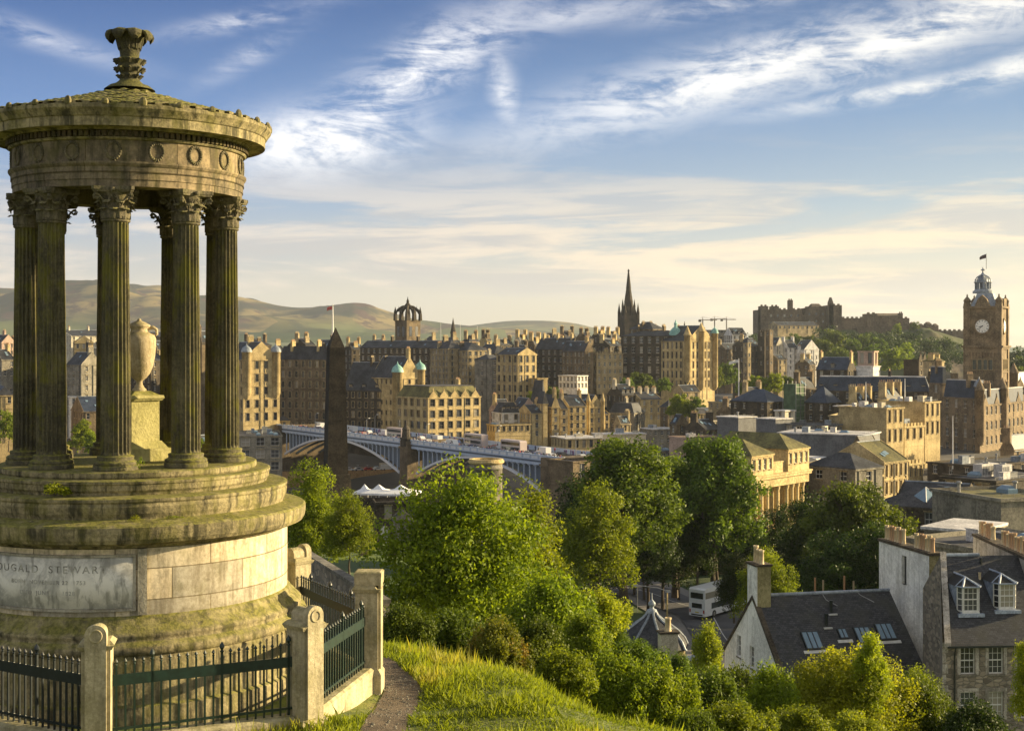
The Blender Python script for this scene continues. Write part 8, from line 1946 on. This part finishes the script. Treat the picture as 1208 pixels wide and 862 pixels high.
# subdivide along its length
rows = [vs[i * 6:(i + 1) * 6] for i in range(len(Lp))]; fine_r = []
for i in range(len(rows) - 1):
    for k in range(8): fine_r.append([tuple(Vector(rows[i][q]).lerp(Vector(rows[i + 1][q]), k / 8)) for q in range(6)])
fine_r.append(rows[-1]); fine_r = [[(x, y, tz(x, y) + .02) for x, y, z in r] for r in fine_r]
mb.add([v for r in fine_r for v in r], [(i * 6 + q, i * 6 + q + 1, (i + 1) * 6 + q + 1, (i + 1) * 6 + q) for i in range(len(fine_r) - 1) for q in range(5)])
m, t, b = base_mat('trodden_earth'); co = t.new('ShaderNodeNewGeometry').outputs['Position']
n1, n2 = t.noise(co, 2.5, 6, .65), t.noise(co, 40, 4, .7); c = t.mix(t.smooth(n1, .35, .65), (.080, .060, .040), (.155, .118, .082)); c = t.mix(t.m('MULTIPLY', t.smooth(n2, .60, .72), .6), c, (.26, .23, .20))
t.put(b.inputs['Base Color'], c); b.inputs['Roughness'].default_value = .95; bn = t.new('ShaderNodeBump'); bn.inputs['Distance'].default_value = .03; t.put(bn.inputs['Height'], t.m('ADD', n2, n1)); t.put(b.inputs['Normal'], bn.outputs[0])
rp_ = np.random.RandomState(9); st_ = []; sf_ = []
for k in range(900):
    r_ = fine_r[rp_.randint(len(fine_r))]; q = rp_.uniform(-.12, 1.12); p = Vector(r_[0]).lerp(Vector(r_[5]), q); s_ = abs(rp_.normal()) * .012 + .006; p += Vector((rp_.normal() * .05, rp_.normal() * .15, 0)); p.z = tz(p.x, p.y) + .02; b0 = len(st_)
    st_ += [(p.x - s_, p.y, p.z), (p.x, p.y - s_ * 1.3, p.z), (p.x + s_, p.y, p.z), (p.x, p.y + s_, p.z), (p.x + s_ * .2, p.y, p.z + s_ * .8)]; sf_ += [(b0, b0 + 1, b0 + 4), (b0 + 1, b0 + 2, b0 + 4), (b0 + 2, b0 + 3, b0 + 4), (b0 + 3, b0, b0 + 4)]
np_mesh('gravel', st_, sf_, mat=M['grey']); tag(bpy.data.objects['gravel'], 'loose stones strewn over the trodden path', kind='stuff')
po_ = mb.build('path', m); tag(po_, kind='structure')
def in_path(x, y):
    for i in range(len(fine_r) - 1):
        a, b_, c_, d = [Vector(p[:2]) for p in (fine_r[i][0], fine_r[i][5], fine_r[i + 1][5], fine_r[i + 1][0])]
        P_ = Vector((x, y)); s = [(q - p).cross(P_ - p) if False else ((q.x - p.x) * (P_.y - p.y) - (q.y - p.y) * (P_.x - p.x)) for p, q in ((a, b_), (b_, c_), (c_, d), (d, a))]
        if all(v >= 0 for v in s) or all(v <= 0 for v in s): return True
    return False
rs = np.random.RandomState(4)
N = 270000
# blades scattered over the near slope to the right of the enclosure, by true ground position
gx_ = rs.uniform(-4.6, 9.0, N); gy_ = rs.uniform(16.5, 36, N)
dd = np.hypot(gx_ - MC.x, gy_ - MC.y)
clump = fbm(gx_ * .8, gy_ * .8, 4, 3); keep = (dd > 4.6) & (rs.rand(N) < np.clip((clump - .2) * 3.4, .45, 1))
keep &= np.abs(gx_) < 0.17 * gy_ + 2.2 + np.where(gx_ > 0, 1.0, 0)
gx_, gy_, clump = gx_[keep], gy_[keep], clump[keep]
kp = np.array([not in_path(x, y) if x < -.8 else True for x, y in zip(gx_, gy_)]); gx_, gy_, clump = gx_[kp], gy_[kp], clump[kp]
gz_ = terrain(gx_, gy_) - .01; n = len(gx_); a = rs.uniform(0, 6.28, n); hgt = rs.uniform(.04, .15, n) * np.clip(0.35 + 3.2 * (clump - .3), .35, 2.4) * np.where(rs.rand(n) < .06, 1.9, 1); lean = rs.normal(size=(n, 2)) * .05; wd = rs.uniform(.006, .014, n)
ca, sa = np.cos(a), np.sin(a); base = np.stack([gx_, gy_, gz_], 1)
v0 = base + np.stack([-ca * wd, -sa * wd, 0 * wd], 1); v1 = base + np.stack([ca * wd, sa * wd, 0 * wd], 1)
mid = base + np.stack([lean[:, 0] * .4, lean[:, 1] * .4, hgt * .6], 1); tip = base + np.stack([lean[:, 0], lean[:, 1], hgt], 1)
co = np.stack([v0, v1, mid + np.stack([ca * wd * .7, sa * wd * .7, 0 * wd], 1), tip, mid - np.stack([ca * wd * .7, sa * wd * .7, 0 * wd], 1)], 1).reshape(-1, 3)
k5 = np.arange(n)[:, None] * 5; f = np.concatenate([k5 + np.array([[0, 1, 2, 4]]), ], 0); f2 = k5 + np.array([[4, 2, 3, 3]])
uvr = np.repeat(np.stack([rs.rand(n), np.clip((clump - .25) * 2, 0, 1)], 1), 4, 0)
# one quad per blade, kite-shaped, keeps the mesh light
co4 = np.stack([v0, v1, mid + np.stack([ca * wd * .8, sa * wd * .8, 0 * wd], 1), tip], 1).reshape(-1, 3)
M['grassb'] = leafmat('meadow_grass', (0.085, 0.125, 0.010), (0.27, 0.31, 0.028), .45, tip=(.30, .29, .06))
go = np_mesh('grass', co4, np.arange(n * 4).reshape(-1, 4), uv=uvr, mat=M['grassb']); tag(go, 'sunlit tufted hillside grass beside the path', kind='stuff')

# ------------------------------------------------------------------ trees
tree('large bright leafy tree in the middle foreground, left of the dark wood', 545, 546, 800, 205, 56, 'bushy', 'leaf_lit', 'hi', rz=0.2)
tree('second crown of lighter leaves on the right of the big foreground tree', 622, 562, 800, 105, 59, 'bushy', 'leaf_lit', 'hi', rz=1.0)
tree('bright rounded tree behind the drum, beneath the bridge', 368, 546, 690, 86, 120, 'bushy', 'leaf_lit', 'mid', rz=2.0)
tree('lower bushy tree right of the drum beside the obelisk foot', 412, 580, 676, 62, 115, 'bushy', 'leaf_lit', 'mid', rz=.4)
for (lb, px, yt, yb, w_, D, kd, mk) in (
 ('tall green tree directly right of the big foreground tree', 737, 518, 706, 150, 165, 'broad', 'leaf_mid'),
 ('bright lower tree in front of the tall green one', 706, 570, 722, 92, 135, 'bushy', 'leaf_lit'),
 ('broad green tree left of the colonnade building', 843, 516, 706, 128, 200, 'broad', 'leaf_mid'),
 ('rounded tree stepping down left of the broad green one', 796, 540, 695, 90, 206, 'broad', 'leaf_mid'),
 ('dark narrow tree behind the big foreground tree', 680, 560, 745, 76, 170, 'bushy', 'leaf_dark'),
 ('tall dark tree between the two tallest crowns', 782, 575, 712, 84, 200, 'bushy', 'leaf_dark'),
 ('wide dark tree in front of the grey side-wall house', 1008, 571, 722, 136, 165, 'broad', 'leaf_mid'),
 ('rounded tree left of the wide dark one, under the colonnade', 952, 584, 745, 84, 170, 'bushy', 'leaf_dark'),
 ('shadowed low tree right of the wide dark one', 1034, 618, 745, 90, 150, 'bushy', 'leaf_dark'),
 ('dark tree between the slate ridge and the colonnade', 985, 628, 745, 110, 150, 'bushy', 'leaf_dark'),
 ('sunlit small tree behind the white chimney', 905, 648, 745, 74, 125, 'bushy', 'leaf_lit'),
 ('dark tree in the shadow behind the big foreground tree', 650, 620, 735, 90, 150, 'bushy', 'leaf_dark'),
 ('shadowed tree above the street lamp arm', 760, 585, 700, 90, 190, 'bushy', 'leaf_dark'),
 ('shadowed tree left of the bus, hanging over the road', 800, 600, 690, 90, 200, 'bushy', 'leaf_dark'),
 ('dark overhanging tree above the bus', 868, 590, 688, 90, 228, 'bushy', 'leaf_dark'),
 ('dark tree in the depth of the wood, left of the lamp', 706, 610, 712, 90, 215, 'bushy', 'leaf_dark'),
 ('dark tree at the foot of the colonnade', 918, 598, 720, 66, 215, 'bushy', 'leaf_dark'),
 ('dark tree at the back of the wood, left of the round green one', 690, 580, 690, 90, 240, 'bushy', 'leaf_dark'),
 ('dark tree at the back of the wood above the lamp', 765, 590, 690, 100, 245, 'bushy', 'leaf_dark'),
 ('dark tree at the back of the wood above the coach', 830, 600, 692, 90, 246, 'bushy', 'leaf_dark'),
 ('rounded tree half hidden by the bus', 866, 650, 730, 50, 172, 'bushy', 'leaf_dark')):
    tree(lb, px, yt, yb, w_, D, kd, mk, 'mid')
for k, px in enumerate((648, 664, 683, 700, 716, 731, 748, 764, 781, 800, 822, 846)):
    D = 196 + (k * 7) % 24; x = XA(px, D); g = MB(); z0 = tz(x, D); g.tube([(0, 0, -1), (.1, 0, 3), (.25 * (-1) ** k, 0, 8), (.1, 0, 11)], [.26, .2, .16, .1], 7); o = g.build('bare_tree', M['bark']); o.location = (x, D, z0)
    tag(o, 'bare shaded trunk in the dark wood, %s' % ('leftmost of twelve', 'second from the left', 'third from the left', 'fourth from the left', 'behind the lower bright tree', 'below the tallest crown', 'just left of the street lamp arm', 'behind the street lamp arm', 'behind the lamp post', 'left of the bus', 'nearest the left side of the bus', 'above the bus')[k], 'tree trunk', 'bare trunks in the dark wood')
city_trees = [(756, 438, 462, 40, 690, 'dark garden tree below the soot-brown classical range'), (740, 445, 465, 26, 680, 'dark garden tree at the foot of the battlemented block'), (782, 444, 466, 24, 680, 'small garden tree by the corner of the turreted bank'), (800, 462, 498, 34, 560, 'green tree in front of the turreted bank foot'), (812, 470, 500, 26, 540, 'bright young tree above the metal-clad box'), (822, 466, 490, 24, 600, 'small tree right of the turreted bank foot'),
              (856, 424, 462, 34, 760, 'rounded garden tree right of the turreted bank'), (846, 430, 462, 22, 740, 'darker garden tree behind the rounded one'), (896, 442, 468, 34, 640, 'bright green tree below the battlemented towers, left one'), (914, 438, 468, 32, 640, 'bright green tree below the battlemented towers, right one'), (930, 442, 462, 24, 660, 'small tree under the grey tenement with lit chimneys'), (878, 448, 468, 24, 660, 'small tree beside the white flagpole'),
              (938, 392, 412, 22, 1080, 'round tree just under the pale barracks'), (955, 394, 412, 20, 1080, 'dark tree right of the round one under the barracks'), (985, 386, 425, 34, 1060, 'high leafy tree on the slope beneath the square castle tower'), (975, 398, 432, 34, 1000, 'leafy tree on the slope above the white villas'), (992, 408, 438, 34, 980, 'lower leafy tree on the castle slope'), (1008, 398, 425, 26, 1050, 'dark leafy tree below the castle curtain wall'), (1020, 392, 425, 26, 1080, 'rounded tree below the castle bastion'), (1038, 396, 425, 24, 1080, 'rounded tree below the west range of the castle'),
              (1052, 408, 445, 42, 900, 'broad green tree on the slope left of the stack building'), (1068, 402, 428, 22, 980, 'sunlit small tree on the castle slope'), (1079, 378, 398, 16, 1270, 'dark round tree on the castle skyline'), (1094, 386, 400, 12, 1270, 'small skyline tree right of the dark round one'), (1058, 380, 398, 12, 1240, 'yellow-green bush on the castle bank'), (1028, 404, 432, 24, 950, 'tree behind the bell turret'), (1095, 418, 440, 22, 800, 'tree by the sunlit narrow chimney house'), (1200, 430, 462, 26, 700, 'dark tree right of the clock tower'), (1206, 418, 450, 22, 900, 'wooded slope tree at the right edge'),
              (96, 492, 540, 32, 430, 'bright small tree between the second and third columns'), (108, 505, 545, 20, 420, 'low bright tree beside it, nearer the third column'), (184, 505, 545, 16, 400, 'bright shrub just right of the urn pedestal'), (236, 512, 548, 14, 400, 'bright shrub left of the last column'), (490, 440, 456, 10, 640, 'small tree between the turquoise domes') , (10, 480, 530, 24, 440, 'green tree at the left photo edge'), (655, 455, 478, 26, 640, 'dark tree above the pointed chapel roof'), (628, 460, 480, 14, 630, 'small bright tree right of the golden three-bay front')]
for k, (px, yt, yb, wpx, D, lb) in enumerate(city_trees):
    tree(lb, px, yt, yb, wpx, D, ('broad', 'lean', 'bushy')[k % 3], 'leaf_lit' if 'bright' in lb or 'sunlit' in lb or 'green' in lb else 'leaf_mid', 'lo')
# ------------------------------------------------------------------ bushes on the near slope
cl = [(XA(px, D), D, ZA(y, D), 13, 12, 8.5) for px, y, D in ((978, 402, 1130), (990, 412, 1100), (1003, 404, 1120), (1015, 414, 1090), (1026, 405, 1120), (1040, 412, 1100), (1052, 404, 1130), (1064, 414, 1110), (1076, 405, 1140), (1088, 412, 1140), (968, 414, 1090), (1035, 424, 1050), (1008, 425, 1050), (1070, 426, 1060), (1098, 424, 1120), (1108, 412, 1150), (1120, 418, 1150), (1130, 428, 1120), (1112, 430, 1110), (885, 410, 1100), (1196, 425, 1000), (1204, 436, 900))]
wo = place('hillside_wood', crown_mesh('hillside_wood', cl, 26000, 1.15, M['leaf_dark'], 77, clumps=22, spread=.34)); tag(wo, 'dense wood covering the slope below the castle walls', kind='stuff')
rl = random.Random(21); cl = []
for k in range(70):
    D = rl.uniform(80, 380); px = rl.uniform(-420, 300); x = XA(px, D); r_ = rl.uniform(3.5, 6.5); z = tz(x, D) + r_ * .8
    if z + r_ < ZA(580, D): cl.append((x, D, z, r_ * 1.2, r_ * 1.2, r_))
wo = place('hillside_wood', crown_mesh('hillside_wood', cl, 60000, .6, M['leaf_mid'], 78, clumps=16, spread=.36)); tag(wo, 'wooded slope falling away behind the round temple drum', kind='stuff')
bush = [(478, 722, 782, 84, 34, 'leaf_mid', 'dark leafy undergrowth right of the square-topped pier'), (536, 730, 795, 92, 36, 'leaf_mid', 'tall weeds at the foot of the big foreground tree'), (588, 740, 808, 96, 33, 'leaf_brn', 'yellow-tipped gorse bush at the top of the grass bank'), (636, 738, 812, 84, 34, 'leaf_mid', 'darker gorse bush behind the first one'), (664, 776, 840, 92, 30.5, 'leaf_lit', 'pale green broom bush on the lip of the grass bank'),
        (648, 690, 790, 120, 50, 'leaf_lit', 'bright shrub thicket under the big tree on its right'), (690, 730, 800, 84, 46, 'leaf_lit', 'rounded bush left of the ogee dome'), (745, 764, 815, 90, 46, 'leaf_mid', 'dark green bush in front of the ogee dome'), (728, 782, 862, 112, 33, 'leaf_lit', 'bright broom bush at the bottom centre'), (780, 794, 880, 105, 33, 'leaf_lit', 'bright broom bush right of the bottom-centre one'),
        (702, 706, 770, 90, 60, 'leaf_yel', 'yellow-green shrub top below the dark trunks'), (728, 742, 790, 40, 66, 'leaf_mid', 'small dark bush at the left of the ogee dome'), (834, 742, 810, 36, 84, 'leaf_yel', 'yellow-green shrub between the ogee dome and the white gable'), (835, 802, 880, 100, 42, 'leaf_mid', 'dark bush below the garden wall'), (800, 776, 815, 50, 80, 'leaf_mid', 'dark bush around the small white chimney'),
        (912, 796, 880, 90, 44, 'leaf_lit', 'bright bush in front of the white gable'), (872, 800, 890, 80, 48, 'leaf_mid', 'shaded bush under the white gable'), (1085, 812, 890, 100, 46, 'leaf_mid', 'mid-green bush right of the bright foreground tree'), (1150, 838, 900, 110, 44, 'leaf_dark', 'dark low bush below the rubble stone house'), (862, 840, 900, 110, 30, 'leaf_lit', 'scrubby bush at the bottom edge below the grass bank'), (1010, 850, 900, 120, 38, 'leaf_yel', 'yellow-green bush top at the bottom edge'),
        (942, 842, 900, 110, 34, 'leaf_lit', 'bright low bush at the bottom edge under the white gable'), (820, 848, 910, 70, 28, 'leaf_mid', 'dull green scrub at the lower end of the grass bank')]
for k, (px, yt, yb, wpx, D, mk, lb) in enumerate(bush):
    tree(lb, px, yt, yb, wpx, D, ('bushy', 'broad', 'bushy')[k % 3], mk, 'hib', name='bush', cat='bush', leafn='foliage')
tree('large bright yellow-green tree in front of the slate roof with skylights', 1000, 764, 915, 175, 45, 'bushy', 'leaf_yel', 'hi', rz=3.3)
tree('bright slender tree top rising in front of the right-hand skylight', 1026, 748, 900, 46, 44, 'tall', 'leaf_yel', 'hi', rz=.5)
tree('bright leafy treetop left of the large yellow-green one', 955, 775, 905, 80, 46, 'bushy', 'leaf_yel', 'hi', rz=4.5)
tree('yellow-green sapling branch at the right edge by the rubble stone house', 1212, 756, 880, 40, 42, 'lean', 'leaf_yel', 'hi', rz=.5)
tree('leafy tree behind the bright yellow-green one, below the dormered house', 1082, 784, 900, 76, 52, 'bushy', 'leaf_lit', 'hi', rz=2.5)
